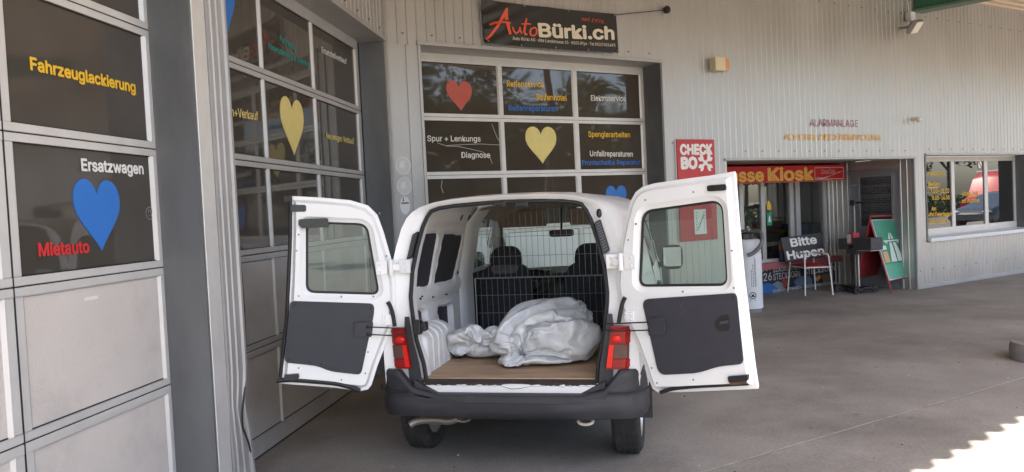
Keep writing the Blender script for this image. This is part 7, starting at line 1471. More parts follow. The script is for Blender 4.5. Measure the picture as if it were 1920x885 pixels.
26,26,44,17,25,13,-2,28,26,34,36,32,18,33,13,35,2,-20,25,15,8,-5,-20,-29,60,5,-51,58,-35,17,-40,-51,-1,17,-21,-13,-16,-29,-31,-35,-12,-5,-39,9,-26,-63,-85,-44,-23,-32,-22,-26,-11,-35,-29,-27,-30,16,35,2,-28,17,19,-15,-20,5,19,23,21,23,24,29,15,7,21,24,23,34,6,-32,12,33,40,-1,44,-10,46,44,22,41,34,8,32,23,30,17,-10,20,25,0,16,-24,-38,-3,57,-23,-29,72,-1,-18,-60,-21,32,4,-25,-27,-35,-36,-38,-16,
9,-22,-48,-13,-2,-71,-80,-51,-25,-37,-26,-8,-21,-37,-33,-30,-18,36,-4,-16,23,-35,30,-22,-9,-7,18,24,26,22,31,20,27,14,28,4,23,35,18,-26,-7,27,22,43,34,-2,83,37,37,22,-7,28,41,31,16,21,6,26,24,-4,-3,-45,-18,38,21,-65,17,71,23,-44,-63,30,14,-35,-48,-1,-23,-33,-35,5,-3,-37,-41,-22,-2,-81,-84,-47,-36,-40,-4,-26,-20,-32,-31,-34,11,0,-20,-18,14,27,-35,-19,-12,-2,33,18,22,38,15,28,29,29,4,13,31,18,31,-15,
-15,26,21,48,34,14,76,32,51,-12,18,36,26,34,37,5,38,25,-7,-25,16,-49,26,28,-20,-69,56,50,46,-63,-48,43,-11,-49,-46,-27,-25,26,-17,-25,-33,-41,16,-33,-27,-81,-77,-52,-52,-2,-27,-34,-17,-34,-36,-22,14,-31,-24,26,3,4,-37,-18,-43,25,26,19,24,45,10,31,32,26,-8,31,30,34,18,4,-28,22,25,47,16,45,60,44,55,-21,26,46,13,32,40,43,30,-2,-36,19,-1,-21,-34,58,-51,-18,77,58,9,-50,-49,-22,35,-52,-46,-13,2,-24,6,-35,
-43,-40,24,14,-63,-89,-87,-50,-46,-4,-10,-45,-29,-41,-27,25,-49,-36,-9,14,-17,20,-16,-44,-33,17,26,20,14,52,19,40,12,27,-6,30,41,38,-12,20,2,0,45,31,19,56,45,62,57,-27,35,39,38,40,43,35,18,-42,-22,13,-21,-24,30,30,-63,31,90,37,-23,-60,-45,-22,50,-51,5,-14,-32,4,-39,-44,-34,-46,-6,24,-31,-86,-74,-61,-55,-8,-6,-46,-38,-41,-11,23,-45,-51,-5,-6,-23,0,18,-52,-21,2,21,19,32,21,36,44,-6,23,11,40,40,10,-7,22,
-2,23,44,23,32,67,69,42,20,46,43,25,43,41,40,15,-8,-42,-15,-17,-26,-2,17,41,-49,80,89,4,-54,-60,-47,-4,57,-6,-51,21,-7,-36,-48,-37,-45,-47,-33,7,18,-94,-54,-63,-49,-31,-4,-44,-42,-35,12,4,-52,-52,-23,-9,-19,-11,22,-36,-10,-16,9,34,33,13,32,51,-14,28,15,43,29,-1,-14,24,29,19,42,5,50,71,87,33,51,38,28,46,37,43,41,-10,-7,-43,-43,-25,7,-2,-2,41,-2,109,56,-20,-71,-61,-45,36,27,-4,-51,14,28,-49,-52,-46,
-40,-14,-49,-32,59,-97,-53,-62,-22,-49,-31,-42,-38,-37,-7,4,-50,-50,-22,-20,-13,-7,-7,20,-40,-6,4,39,14,43,-2,37,45,-20,37,29,28,-14,-14,25,37,40,4,47,42,67,96,58,52,11,47,50,48,41,8,-3,-15,-47,-58,-29,-1,6,11,27,65,119,24,-50,-71,-62,-35,-1,10,65,-50,-2,30,-45,-45,-35,-14,-43,-36,-60,42,-36,-85,-17,-35,-51,-60,-33,-41,-44,5,-47,-48,-23,-17,-22,-28,-7,-6,0,29,-30,-6,28,12,43,31,-16,43,-14,38,33,18,-34,3,33,
32,44,19,61,27,76,94,58,23,57,46,52,48,23,-9,6,-24,-51,-56,-25,39,-4,4,67,72,106,-15,-66,-75,-11,-41,-46,25,77,0,-3,-47,-45,27,-35,-47,-50,-53,-45,-5,38,-52,-42,-62,-40,-65,-46,-47,-14,-44,-41,-36,-29,-28,-25,8,6,6,8,-27,-34,20,1,43,11,27,-30,36,-5,43,9,32,-43,14,33,44,35,50,49,22,73,96,53,36,66,54,51,30,2,6,-15,-35,-47,-43,2,57,-16,30,76,77,70,-29,-86,-21,-63,-44,-9,58,34,-1,-10,-44,-18,5,-50,
-48,-50,-13,-27,4,-45,27,-73,-64,-44,-53,-60,-29,-46,-42,-34,-40,-19,-45,0,-9,-6,4,30,-37,-7,2,13,15,37,-33,-7,8,16,32,49,50,-33,-35,35,40,30,47,50,43,63,97,45,61,68,47,36,30,5,-6,-32,-30,-49,-31,54,50,-10,42,74,72,49,-85,-13,-63,-71,-25,60,11,-34,24,58,-24,-31,-51,-47,-51,-5,36,-56,-48,0,7,-72,-75,-64,-48,-49,-49,-41,-36,-43,-34,-39,-8,-16,-4,0,8,4,-16,-3,0,9,28,-23,34,-18,-3,10,52,41,24,-49,-20,24,
39,26,52,37,64,61,93,59,71,58,23,39,22,11,-19,-43,-31,-8,-29,65,64,1,53,65,64,5,-94,2,-70,-69,58,25,-36,52,44,-6,-41,-39,-49,-52,23,15,-18,-62,34,-17,-68,-60,-75,-75,-52,-45,-47,-54,-45,-45,-43,-4,-21,-9,-2,-1,5,1,8,-19,-10,23,-5,13,29,-11,3,3,44,6,31,-44,-16,6,26,35,40,56,69,32,94,65,63,36,44,24,8,-4,-30,-37,-13,-2,55,59,65,20,60,55,44,-92,12,-82,-64,57,-27,36,58,26,1,-52,-16,-50,-44,-33,
-5,10,39,-46,55,-61,-101,-69,-63,-74,-46,-56,-44,-43,-48,-48,-12,-40,16,-21,-3,-1,5,31,-25,-25,14,8,-1,44,-17,5,8,3,32,41,-35,-48,-7,46,41,31,12,29,65,51,61,64,24,46,12,4,11,-16,-17,9,23,48,58,57,67,29,42,54,-52,-32,-65,2,-40,56,52,50,16,-13,-18,-38,-43,-40,-4,29,3,-23,-44,56,-63,-46,-102,-86,-69,-37,-50,-44,-48,-49,-49,-43,-33,-7,37,-30,7,9,4,12,-41,13,-7,-10,49,0,20,31,-1,-25,46,-54,-42,-19,22,29,
34,41,25,51,13,46,107,19,9,36,47,-33,-12,27,-10,35,14,58,61,62,54,68,38,-37,-53,-29,-61,2,57,60,64,27,-36,-22,-21,-4,-52,-6,22,15,-52,-53,58,-30,1,-106,-96,-74,-51,-49,-41,-46,-47,-52,-47,-44,-13,29,-40,23,-34,-6,2,42,2,-43,-3,36,-6,43,21,-41,-2,46,19,-38,-45,-27,46,30,-8,50,44,53,7,12,105,6,36,28,-4,39,-47,14,35,21,47,53,55,61,59,54,-10,-46,-56,-38,-26,88,49,57,23,33,1,-21,-46,-33,6,-4,-14,-43,
-32,20,26,5,-60,-106,-97,-74,-56,-26,-45,-49,-49,-28,-52,-48,22,-35,30,-46,24,8,-43,-7,47,-1,-29,-2,6,24,29,-38,36,-17,32,-49,-31,-5,49,-17,34,50,17,57,68,-29,35,40,36,10,17,49,13,-20,27,41,45,50,60,50,58,31,-41,-48,-54,-26,27,90,78,13,18,32,-29,21,-18,-29,-26,-26,-36,-43,8,-41,26,56,-66,-104,-96,-71,-44,-50,-38,-34,-36,-51,3,-46,-38,-22,27,-4,-57,48,7,-48,0,45,5,-2,-2,2,-27,-4,47,15,-20,-51,22,-34,45,-36,
49,16,45,56,59,33,-35,33,22,28,50,41,31,-25,45,44,49,18,61,58,44,-18,-38,-39,-54,-1,68,94,57,31,5,-22,9,-30,-14,-27,-29,-20,0,-17,-43,-9,73,-16,-55,-105,-94,-57,-48,-24,-35,-50,-48,-46,22,-54,7,-34,-30,-41,40,-40,41,9,-51,3,0,-1,-2,0,0,20,48,11,-49,-23,36,-34,24,-32,37,54,40,11,62,56,-48,35,60,41,-15,28,41,43,41,41,38,12,55,58,-3,-30,-36,-38,-40,43,90,88,42,18,-39,-1,-20,-12,-13,-35,-25,-5,6,-33,
-30,21,67,-59,-44,-79,-73,-66,-49,-21,-50,-41,-36,-33,3,-52,27,-33,-26,-28,-30,25,-39,48,-29,-21,0,18,-18,25,-25,19,38,-24,12,-43,45,-24,-13,-10,34,44,27,3,60,59,-34,57,53,44,-16,23,38,45,51,45,17,41,51,17,-25,-23,-43,17,-63,107,75,75,16,-30,-10,-32,-13,-9,-1,-34,-2,7,-29,-25,4,38,33,-52,-62,-81,-42,-70,-43,-30,-32,-30,-34,-40,-46,-48,25,31,-49,-21,0,-6,-26,-24,41,-45,20,-28,2,31,-33,28,-11,35,-7,-41,27,32,-16,-44,
27,30,37,21,59,-2,5,54,56,52,27,-17,33,53,55,21,40,44,22,-12,-31,-20,0,-25,-7,123,86,24,-14,-1,-38,-26,-4,22,-40,10,-3,-28,-26,5,36,22,-1,-54,-56,-87,-29,-48,-47,-61,-35,-5,-26,-49,-34,-44,11,34,-40,-13,-20,32,-16,-36,-27,23,-44,34,2,-3,-34,0,31,32,-35,-17,42,9,-17,-42,26,29,32,41,52,-27,22,51,50,45,46,17,-2,53,49,32,40,27,-8,-27,-17,-9,-11,-25,70,97,39,5,-15,-4,10,-37,8,27,-15,-24,-25,-23,12,31,
26,13,-35,-47,-64,-80,-51,-19,-56,-58,-36,18,-42,-30,-46,-28,-1,37,-31,-37,23,13,-38,14,-27,-30,17,-48,19,-21,0,13,36,6,-38,5,39,-6,-40,-15,30,21,43,53,53,-44,32,42,48,51,7,41,29,25,44,41,32,6,-25,-26,-18,-10,-5,12,76,78,7,5,3,-29,10,17,40,-16,-28,-33,-6,25,14,7,4,-9,-38,-36,-62,-54,-33,-51,-55,-52,-40,30,-26,-42,-44,-14,-14,31,-27,-42,11,21,-32,33,-5,-43,-3,-60,1,27,11,10,1,-27,-12,37,17,-25,-40,0,
32,40,40,13,64,-24,35,47,51,21,30,15,38,37,39,27,24,-25,19,-42,5,-45,-17,64,52,58,20,-18,46,-33,14,46,-10,-24,-34,30,4,-20,11,-18,-1,1,-34,-32,-55,-12,-63,-55,-49,-43,-41,-15,-4,-18,-20,-15,-24,16,-28,-42,11,20,-37,38,31,-49,-20,-45,16,-35,23,-19,-12,0,13,19,29,-39,-22,17,34,39,31,9,54,-10,52,39,29,21,34,6,36,36,31,14,24,19,-5,-43,15,-50,-19,57,44,43,15,1,64,-30,40,-6,-8,-33,25,1,-14,10,-17,13,
-4,-40,-29,-31,-8,-35,-68,-54,-47,-42,-30,-3,4,-35,-28,-4,-32,11,-21,-42,19,8,-39,34,46,-20,-48,-11,-18,-48,8,-12,2,38,12,4,-15,2,-17,27,19,35,14,16,47,7,52,44,-8,33,36,5,34,19,32,10,25,26,-1,-41,20,-9,-39,37,33,15,34,3,57,19,-5,-12,-16,0,-12,15,4,-8,23,-10,-29,-26,-10,-41,-3,-44,-70,-46,-45,-31,-13,4,-22,-36,-1,-20,-37,-2,-9,-39,-9,15,-28,24,48,11,-27,-41,-27,-19,-33,9,-6,36,-4,-9,16,-28,34,16,
21,31,6,18,43,39,45,32,-28,34,21,35,20,29,2,12,23,22,15,-34,-6,44,-24,-24,39,-11,31,21,48,8,15,-21,-25,-2,12,13,13,24,-2,-23,-9,-17,-35,-33,-24,-35,-64,-43,-38,-4,-8,-16,-28,-32,-2,-24,-32,-13,4,-38,-22,-3,27,27,-6,41,-48,11,-25,-43,-40,15,-13,16,-17,-2,3,19,1,27,33,35,0,25,27,48,28,42,-17,32,33,22,25,6,24,3,-4,25,23,4,1,-9,-47,28,6,-28,34,37,31,28,4,-22,-1,32,19,15,7,-18,-20,0,
-18,-17,-32,-14,-25,-63,-59,-39,-24,-12,-1,-11,-31,-29,5,-31,-28,6,-26,-23,-24,16,3,44,-9,24,-55,24,-14,-15,-48,15,-32,-20,-4,0,3,14,22,26,37,36,24,25,28,10,29,15,20,28,20,25,-15,28,5,6,16,17,7,6,3,-5,-17,-9,3,-28,48,33,19,23,9,14,25,17,9,-9,-11,4,-10,-22,-22,-14,1,-24,-34,-60,-54,-35,-6,-22,-19,2,-27,-3,-27,-19,-10,-27,4,-28,-25,-4,39,31,-1,1,-61,21,9,-26,-23,1,4,-13,-12,-3,11,-17,22,28,
29,16,22,30,37,12,39,23,19,0,22,22,-3,-4,25,0,-12,15,5,8,-9,-6,-9,-9,27,-44,49,22,30,41,1,2,15,11,15,-1,-6,-6,-5,-15,0,-14,-22,-26,-22,-57,-48,-35,-8,2,-24,-22,-2,-26,-2,-23,-28,10,-26,-10,-17,-5,36,0,34,-31,-16,-48,38,-28,-29,-13,7,6,3,3,23,6,-13,27,10,25,26,28,26,-12,41,25,14,21,0,20,2,12,-2,15,-4,-16,10,-6,10,-13,14,-2,10,-39,55,35,28,18,2,-4,5,7,12,7,-3,-9,-10,8,
-10,-12,-10,-27,-21,-55,-43,-29,-3,-2,-23,-7,-22,0,-22,-8,-19,-12,0,-20,-24,20,-15,16,37,-11,-46,-7,-25,37,-19,-30,-4,-1,10,18,9,21,-6,3,23,7,23,12,22,13,20,23,6,14,0,24,-2,-4,14,-2,11,-9,-14,16,-3,6,-5,9,1,-18,48,31,23,11,-6,2,9,9,-8,10,-8,-2,-4,-6,-6,-1,-18,-5,-33,-44,-29,-13,-20,7,-13,-20,6,-21,-9,-22,10,-17,-15,-4,-29,13,-29,19,35,-33,-36,-8,-8,13,29,-16,-26,17,15,-1,16,19,-2,-13,
19,13,25,-12,20,2,19,21,-4,18,3,6,17,-5,-6,13,1,8,-12,-14,13,3,-2,10,3,0,36,20,19,15,-2,6,-1,-2,6,-5,-5,6,-10,0,-9,-6,-18,-2,-23,-23,-27,-7,-17,-1,-9,-24,12,-1,-20,-16,-8,10,-17,-12,2,-25,-1,-17,9,9,-45,28,-21,-6,5,21,14,-3,14,-3,18,12,2,-17,-1,20,25,-7,20,-5,-25,6,17,3,4,-6,19,4,-4,13,-2,11,0,-16,-8,13,4,2,15,4,16,13,13,8,7,-1,5,-4,11,-2,-9,12,-10,-8,
0,-12,-5,-10,-13,-8,-15,-1,-3,-14,1,-23,4,7,-4,-16,-12,-5,11,-10,-18,-16,-16,21,12,-38,-23,-1,30,12,-27,10,14,17,15,8,6,18,-13,-11,-5,2,25,-2,-27,-14,-17,-18,10,4,12,3,2,8,-2,13,5,-11,14,-7,3,9,5,5,-2,14,15,-5,17,-2,-1,-1,8,-3,-5,5,-6,3,5,0,-8,-7,-11,9,-5,-12,-8,-2,-8,-11,5,10,-17,2,-13,-7,1,-18,-7,5,9,-18,12,20,2,-29,-4,6,31,24,6,-31,-1,-4,-10,-17,-11,-12,-3,-18,
2,-3,19,18,15,-52]
SMALL_STEPS = [
466,-43,-2,11,0,-1,-2,-2,-8,-6,5,11,7,3,1,14,13,6,-14,-10,-5,1,9,8,8,-2,-5,-7,0,3,7,10,5,11,-6,-7,-8,-5,2,9,-3,3,8,0,-9,1,6,-3,-18,6,-11,-13,-8,-10,-6,-2,3,4,5,2,-4,1,-5,-3,-11,-41,2,-6,6,2,-1,-6,3,4,6,10,11,15,10,-2,11,22,-11,17,-6,-1,5,5,12,16,5,3,2,6,3,10,7,6,6,1,-7,-6,0,-3,-4,0,2,-8,-12,-19,-1,8,-24,-3,-19,8,-15,-6,-16,-12,
-14,-10,0,-5,-6,-1,-2,-2,0,-58,5,12,-3,10,14,12,3,-8,12,12,15,15,-3,1,14,12,28,4,11,15,10,-7,13,17,4,12,7,9,4,4,10,12,3,-5,5,-2,-1,-9,-5,-9,-6,-7,-16,-17,-17,-2,-24,-6,-18,3,-21,-13,-14,-13,-16,-20,-10,-3,-9,-9,-7,6,-1,-16,-11,0,13,5,13,7,-1,7,2,16,16,20,4,3,-13,43,43,16,-8,9,18,16,9,15,7,14,10,10,11,9,0,19,0,7,3,-6,-4,-11,-3,-13,-6,-16,-19,-14,-9,-26,
-27,-28,-4,-21,-25,-19,-19,1,-7,-12,-16,-10,-7,-9,-13,-7,7,-27,4,-7,5,7,4,12,3,0,16,22,12,21,2,15,-1,50,53,8,-2,17,22,10,19,13,14,15,16,13,11,9,1,11,6,-5,14,2,-5,-12,-16,-4,-18,-16,-19,-17,-16,-28,-30,-44,-13,-33,-19,-23,-25,-3,-9,-10,-21,-13,-6,-8,-9,-5,7,-31,2,-1,-3,10,11,8,15,11,2,23,23,18,18,-6,27,44,53,9,6,16,23,18,21,13,18,20,15,16,13,13,4,6,12,-2,0,10,-7,-11,
-17,-18,-7,-16,-21,-18,-24,-30,-35,-51,-41,-22,-28,-21,-22,-23,-12,-9,-16,-16,-15,-4,-8,-1,0,-25,-2,3,4,5,13,8,17,17,19,18,10,24,27,0,36,38,46,3,34,17,25,18,21,21,17,22,18,13,13,10,17,10,5,3,-3,4,0,-12,-19,-17,-7,-19,-22,-24,-27,-38,-39,-57,-56,-24,-23,-30,-27,-14,-31,-15,-18,-12,-8,-9,0,-6,-4,-26,-2,8,2,8,11,12,18,19,20,25,23,9,34,11,33,41,39,23,36,22,28,17,20,20,23,22,20,10,18,9,
9,26,6,0,-8,-9,-10,-5,-6,-13,-15,-12,-21,-25,-38,-42,-41,-65,-60,-38,-28,-29,-32,-24,-20,-23,-16,-14,-10,-11,0,-1,-5,-32,0,10,-3,12,15,15,20,21,20,21,29,13,35,30,32,43,27,43,38,23,31,19,22,22,20,17,20,16,23,11,4,19,23,-3,-10,-9,-8,-9,-5,-9,-17,-12,-25,-32,-42,-45,-45,-72,-66,-43,-36,-27,-34,-33,-15,-21,-16,-16,-20,-7,-6,3,-5,-37,-6,4,-1,20,20,19,17,23,27,26,29,13,39,41,15,62,30,48,45,27,31,24,
19,19,24,18,20,16,23,19,-7,11,35,-1,-9,-7,-8,-5,-8,-9,-16,-25,-32,-38,-41,-39,-53,-75,-72,-48,-30,-40,-39,-18,-31,-25,-21,-17,-15,-11,11,-10,-15,-32,-9,-1,5,23,32,16,22,23,30,23,30,18,37,45,10,77,41,48,46,15,36,34,29,14,29,16,21,-2,17,15,28,3,33,3,-14,-15,9,-14,-18,-17,-19,-21,-27,-33,-35,-48,-55,-85,-74,-51,-43,-27,-42,-33,-20,-28,-23,-23,-11,6,-10,-19,-16,-30,16,-15,23,-1,26,30,31,24,23,17,34,36,26,45,
15,88,51,50,42,9,37,35,20,26,31,24,2,24,16,-2,17,32,14,-1,1,-11,4,-12,-15,-16,-17,-22,-27,-34,-50,-49,-59,-88,-78,-53,-54,-36,-32,-22,-31,-21,-16,-27,-21,-4,-22,-22,-11,5,-17,-6,25,3,32,25,29,24,15,20,41,43,40,19,50,80,66,30,42,20,43,20,35,31,28,5,28,25,15,-1,18,23,26,0,-5,-13,-17,-6,-23,4,-20,-25,-34,-42,-49,-48,-52,-101,-76,-56,-54,-44,-25,-29,-27,-16,-27,-23,-26,-26,-26,-23,4,3,-11,1,12,23,38,21,
8,24,24,31,41,45,37,50,37,85,42,44,17,44,46,32,37,34,10,27,30,11,27,2,18,26,21,0,-8,-23,0,-23,-21,-2,-24,-32,-37,-40,-41,-42,-55,-104,-88,-52,-46,-50,-28,-37,-28,-24,-24,-15,-23,-26,-24,-29,22,-28,23,-5,-1,30,25,25,21,25,20,37,32,37,47,52,30,67,73,46,10,41,45,44,38,39,17,32,23,7,22,24,-14,48,4,21,-6,-29,-11,-10,-24,-24,-26,-26,-39,-29,-42,-49,-49,-77,-106,-59,-62,-45,-37,-27,-23,-26,-28,-20,-24,-12,-13,-47,
-19,20,-5,-3,13,25,25,14,25,34,39,41,31,18,43,45,56,30,75,58,25,46,46,42,36,33,16,32,31,33,12,-2,-7,63,-9,26,-1,-16,-24,-36,-30,-24,6,-28,-39,-39,-38,-65,-73,-59,-91,-79,-47,-41,-35,-32,-10,-32,-27,-16,-26,-18,-21,-36,-33,22,11,-20,8,24,29,23,20,34,30,36,45,51,34,14,28,60,78,58,49,42,29,39,42,20,33,31,34,26,-4,3,36,38,16,-5,-6,-30,-26,-27,0,-18,-16,-18,-39,-30,-43,-29,-107,-78,-87,-70,-52,-38,-38,-37,
-20,-30,-13,-26,-24,-17,-22,-26,-31,41,-32,9,-7,22,20,24,28,28,27,33,50,41,3,52,49,41,90,52,59,15,39,46,28,37,22,33,32,29,23,18,-11,49,16,-8,-33,-34,-6,-26,-27,-24,-25,-9,11,-17,-41,-51,-59,-104,-90,-65,-51,-37,-40,-40,-30,-33,-50,-40,-17,7,-24,-19,6,-1,-18,2,13,26,10,26,30,33,7,31,54,13,48,15,57,84,67,48,60,39,30,33,32,31,28,32,36,13,10,15,19,33,3,-32,-18,-22,-12,-13,-21,-21,0,-32,-41,9,-19,-48,
-61,-87,-90,-63,-55,-42,-40,-38,-42,-41,-28,-38,-28,-8,-8,11,2,-33,17,-13,2,17,24,15,26,37,28,14,46,39,39,2,51,83,85,44,52,26,25,31,29,38,39,31,7,18,23,24,23,23,-16,24,-14,3,-16,-18,-18,-27,-34,-39,-46,-25,-20,-14,-63,-87,-70,-65,-56,-48,-44,-41,-41,-34,-27,-33,-12,-5,-12,6,-18,-8,20,-9,-27,22,26,15,29,39,36,29,32,0,52,7,55,85,86,43,49,10,21,34,35,30,40,33,24,1,25,24,19,1,56,8,-2,-4,-2,-25,
-43,-38,-43,-41,-37,-45,-28,3,-47,-91,-81,-47,-51,-50,-48,-41,-33,-34,-36,-24,-8,-19,7,-16,-28,30,17,-27,-14,13,27,28,29,34,37,27,3,17,28,36,55,89,65,57,50,5,23,36,35,32,32,31,-2,15,26,14,15,25,37,17,6,-8,-13,-23,-35,-38,-38,-33,-27,-44,-10,-41,-39,-86,-79,-63,-40,-43,-43,-41,-36,-33,-30,-25,-15,-17,2,-25,-16,51,9,-19,-25,14,31,24,30,36,31,21,-1,33,19,41,48,82,60,65,56,23,-4,36,41,15,25,26,19,-2,25,8,
24,25,25,12,5,-15,-15,-20,-21,-24,-33,-30,-34,-34,9,-49,-65,-71,-75,-61,-55,-33,-35,-38,-39,-33,-22,-28,-22,-16,-12,-2,-4,45,-9,6,-23,6,30,20,17,29,30,29,8,37,26,41,19,77,75,48,57,37,16,13,34,14,18,20,4,23,16,9,10,23,32,4,0,-15,-13,-19,-18,-6,-21,-27,-33,-25,2,-50,-52,-82,-79,-58,-47,-46,-32,-30,-39,-31,-27,-10,-12,-18,-20,4,-8,42,-14,17,-14,-3,26,27,6,12,26,27,30,36,34,30,9,79,74,31,55,40,31,22,
17,23,12,5,22,-9,13,10,15,26,19,13,-14,5,-8,-20,-28,-12,-23,2,-21,-16,-9,-55,-51,-85,-71,-52,-52,-40,-38,-30,-33,-28,-17,-9,-8,-21,-23,-4,0,21,12,20,-2,-10,15,26,12,8,20,24,31,33,20,35,6,66,77,28,54,41,11,23,25,15,12,21,23,20,5,-16,23,1,15,14,0,-6,-5,-17,-11,-23,-27,-7,26,-15,-37,-36,-58,-84,-64,-49,-46,-42,-36,-33,-30,-20,-13,-11,-14,-27,-7,-8,2,18,9,19,0,7,3,18,17,15,14,22,30,18,34,1,
38,53,63,28,50,31,19,34,19,0,19,17,24,9,18,11,-15,17,-1,18,-4,0,-10,-20,0,-9,-29,22,-4,-9,-29,-36,-56,-90,-60,-44,-41,-38,-37,-33,-24,-20,-11,-14,-21,-16,-5,-6,-8,33,6,7,6,10,6,10,15,10,19,25,28,12,30,5,33,44,45,32,39,27,31,16,14,23,21,19,18,18,-6,14,8,-12,19,-1,-6,13,-21,-19,-6,17,1,-23,-1,-9,-31,-8,-58,-90,-63,-33,-38,-32,-34,-32,-22,-17,-12,-16,-19,-14,-6,-1,-7,36,6,6,5,9,-2,8,
12,19,19,16,24,22,6,25,30,29,25,43,42,24,27,22,1,22,23,21,11,14,5,-8,10,-8,16,-8,8,9,-13,-21,-10,8,6,-18,-6,-5,-7,-27,-42,-73,-64,-36,-36,-29,-27,-28,-17,-22,-8,-16,-18,-10,-5,-3,-3,37,4,4,6,10,0,4,14,18,17,0,21,27,19,17,23,15,21,42,28,27,21,21,18,18,4,19,12,10,5,-10,8,-3,14,-10,0,6,6,3,-3,-20,-4,3,-20,-6,-10,-20,-37,-52,-61,-38,-29,-17,-26,-26,-17,-19,-10,-15,-11,-9,-6,1,
-3,39,3,-6,5,8,10,-3,11,15,19,6,1,16,24,28,9,11,26,30,27,19,13,19,10,26,-1,18,7,13,10,-10,-5,15,9,-2,-6,5,8,6,-2,-6,-11,-10,-5,-12,-15,-22,-29,-47,-43,-34,-28,-10,-17,-22,-11,-21,-13,-9,-15,-13,5,-4,4,47,1,-12,0,7,14,-6,2,15,13,12,4,6,14,24,19,4,25,22,7,19,17,16,11,21,-4,4,18,2,14,5,-11,20,3,-13,0,3,4,5,-1,-11,-12,-7,-4,-3,-12,-23,-17,-38,-31,-29,-26,-11,0,-18,
-10,-18,-13,-2,-16,-9,-8,4,9,46,-6,-11,1,5,14,-4,-5,4,14,17,9,-7,8,21,22,0,18,20,2,6,22,9,15,15,9,9,-12,10,10,7,11,-9,15,-6,-16,-1,0,7,3,-3,-14,-7,-13,-9,-7,-12,2,-36,-30,-20,-23,1,6,-11,-19,-15,-13,0,5,-13,-6,-4,5,56,-4,-8,-7,4,12,-3,-5,-3,1,6,12,-2,12,15,1,14,25,20,-10,-14,14,17,11,11,7,5,5,-12,4,9,0,9,5,1,-8,-9,5,5,-1,-6,-8,-10,-13,-11,-10,4,
8,-19,-22,-19,-19,-8,5,12,-3,-17,-9,-4,7,5,-10,-9,-2,79,-4,-5,-9,-2,8,-3,-5,-4,-5,-5,4,1,-6,-1,13,13,14,14,-3,-14,-4,11,9,8,4,-9,-7,-6,1,-1,4,9,12,-7,-9,-4,3,7,3,7,3,-3,-6,-2,-12,-9,-1,10,-9,-8,-14,-8,-3,10,12,2,-11,-2,6,12,-6,-11,-3,12,145,12,7,-2,-12,-8,-2,4,-3,2,-12,-5,10,-14,-10,-4,-6,18,8,7,6,13,-2,-10,-5,5,11,6,11,6,-8,-8,-13,-2,8,12,7,13,
4,-1,0,-17,-5,12,7,2,-7,11,2,-22,11,2,5,-2,-12,-5,4,15,6,-1,-6,-1,-9,-5,-5,0,-9,7,-12,-18,-11,-8,-16,-8,-5,-6,6,0,4,3,-8,-4,20,1,1,7,11,16,3,-13,17,5,9,10,12,6,10,-16,-19,4,9,12,14,3,10,-6,-14,21,2,-3,1,7,-1,-34,-18,24,8,16,6,7,3,-8,-2,-12,-4,-9,-14,-4,15,-19,-3,-16,-9,-4,6,-4,-18,-14,-3,-3,3,-23,-17,-17,-5,14,12,-6,11,13,17,15,14,-8,-21,0,8,3,
18,6,8,10,21,23,-15,-5,-2,28,0,17,10,6,5,-9,-14,21,-11,-37,-35,23,7,20,12,11,2,-2,-18,-22,-13,16,-17,-21,1,-46,3,1,-17,-6,-2,3,12,-23,-10,-4,17,-1,-29,-24,-3,0,11,11,28,30,-21,4,11,16,19,3,-25,-17,13,21,19,4,20,8,23,11,-4,24,-8,18,3,15,-4,-7,-30,14,-5,-34,-54,17,-4,17,19,3,21,-10,-6,-13,19,-25,-20,-27,-16,-10,-31,15,-13,-15,-13,-10,9,20,-18,-5,26,13,-29,-30,-22,-6,13,40,35,26,
-7,-32,2,12,15,15,9,-20,-12,23,12,17,30,27,-8,15,15,20,16,-25,10,22,-7,-19,-26,-2,-12,-4,-59,4,29,-10,6,10,17,27,3,-21,14,-24,-16,-23,-14,-25,-39,-26,15,-1,-22,-18,-7,8,15,8,3,25,-26,-33,-28,31,-13,46,38,-14,10,16,1,-28,-5,16,12,17,-2,-16,29,34,31,15,27,-6,22,20,15,-10,-28,21,-17,-27,-18,-18,-4,-8,-37,35,-25,20,-14,7,27,27,26,-6,-25,-8,-16,-9,-28,-27,-47,-27,-11,13,-14,-20,-12,-4,2,12,27,26,
-22,-39,-3,40,-42,55,18,-23,17,19,14,-10,-31,0,17,7,24,19,-8,42,15,32,37,13,8,13,-8,19,-35,1,-24,-16,-32,-18,-8,-6,-4,36,-32,1,3,32,-6,18,26,28,-10,-23,-2,-37,-31,-26,-45,-16,-27,-7,11,-27,-14,-3,-5,-6,20,42,-7,-41,25,40,-64,51,5,-20,18,18,21,-22,-18,-8,9,22,18,11,29,27,26,31,0,-4,3,17,21,30,-28,-31,-2,-28,1,-19,-22,-4,13,28,-22,15,-21,28,24,-17,12,13,24,-10,-22,-15,-33,-43,-39,-13,-31,-11,
0,-20,-7,9,-8,-12,-2,37,5,-31,28,51,-79,23,15,-22,20,19,24,0,-27,16,13,-27,8,34,15,42,43,24,-2,-13,27,30,17,-10,-19,-31,-24,-16,-9,14,-24,7,18,22,-17,23,-17,-16,34,0,14,10,1,-25,-4,10,-40,-50,-46,-9,-33,-18,-1,-1,-4,1,2,-3,6,-11,0,5,29,46,-85,-3,9,-15,21,28,12,27,-32,-5,23,5,-21,19,37,51,29,28,-19,28,16,26,-8,-12,-11,-11,-7,-5,-15,-32,4,22,22,-4,13,8,-6,-12,-10,-2,2,8,4,5,
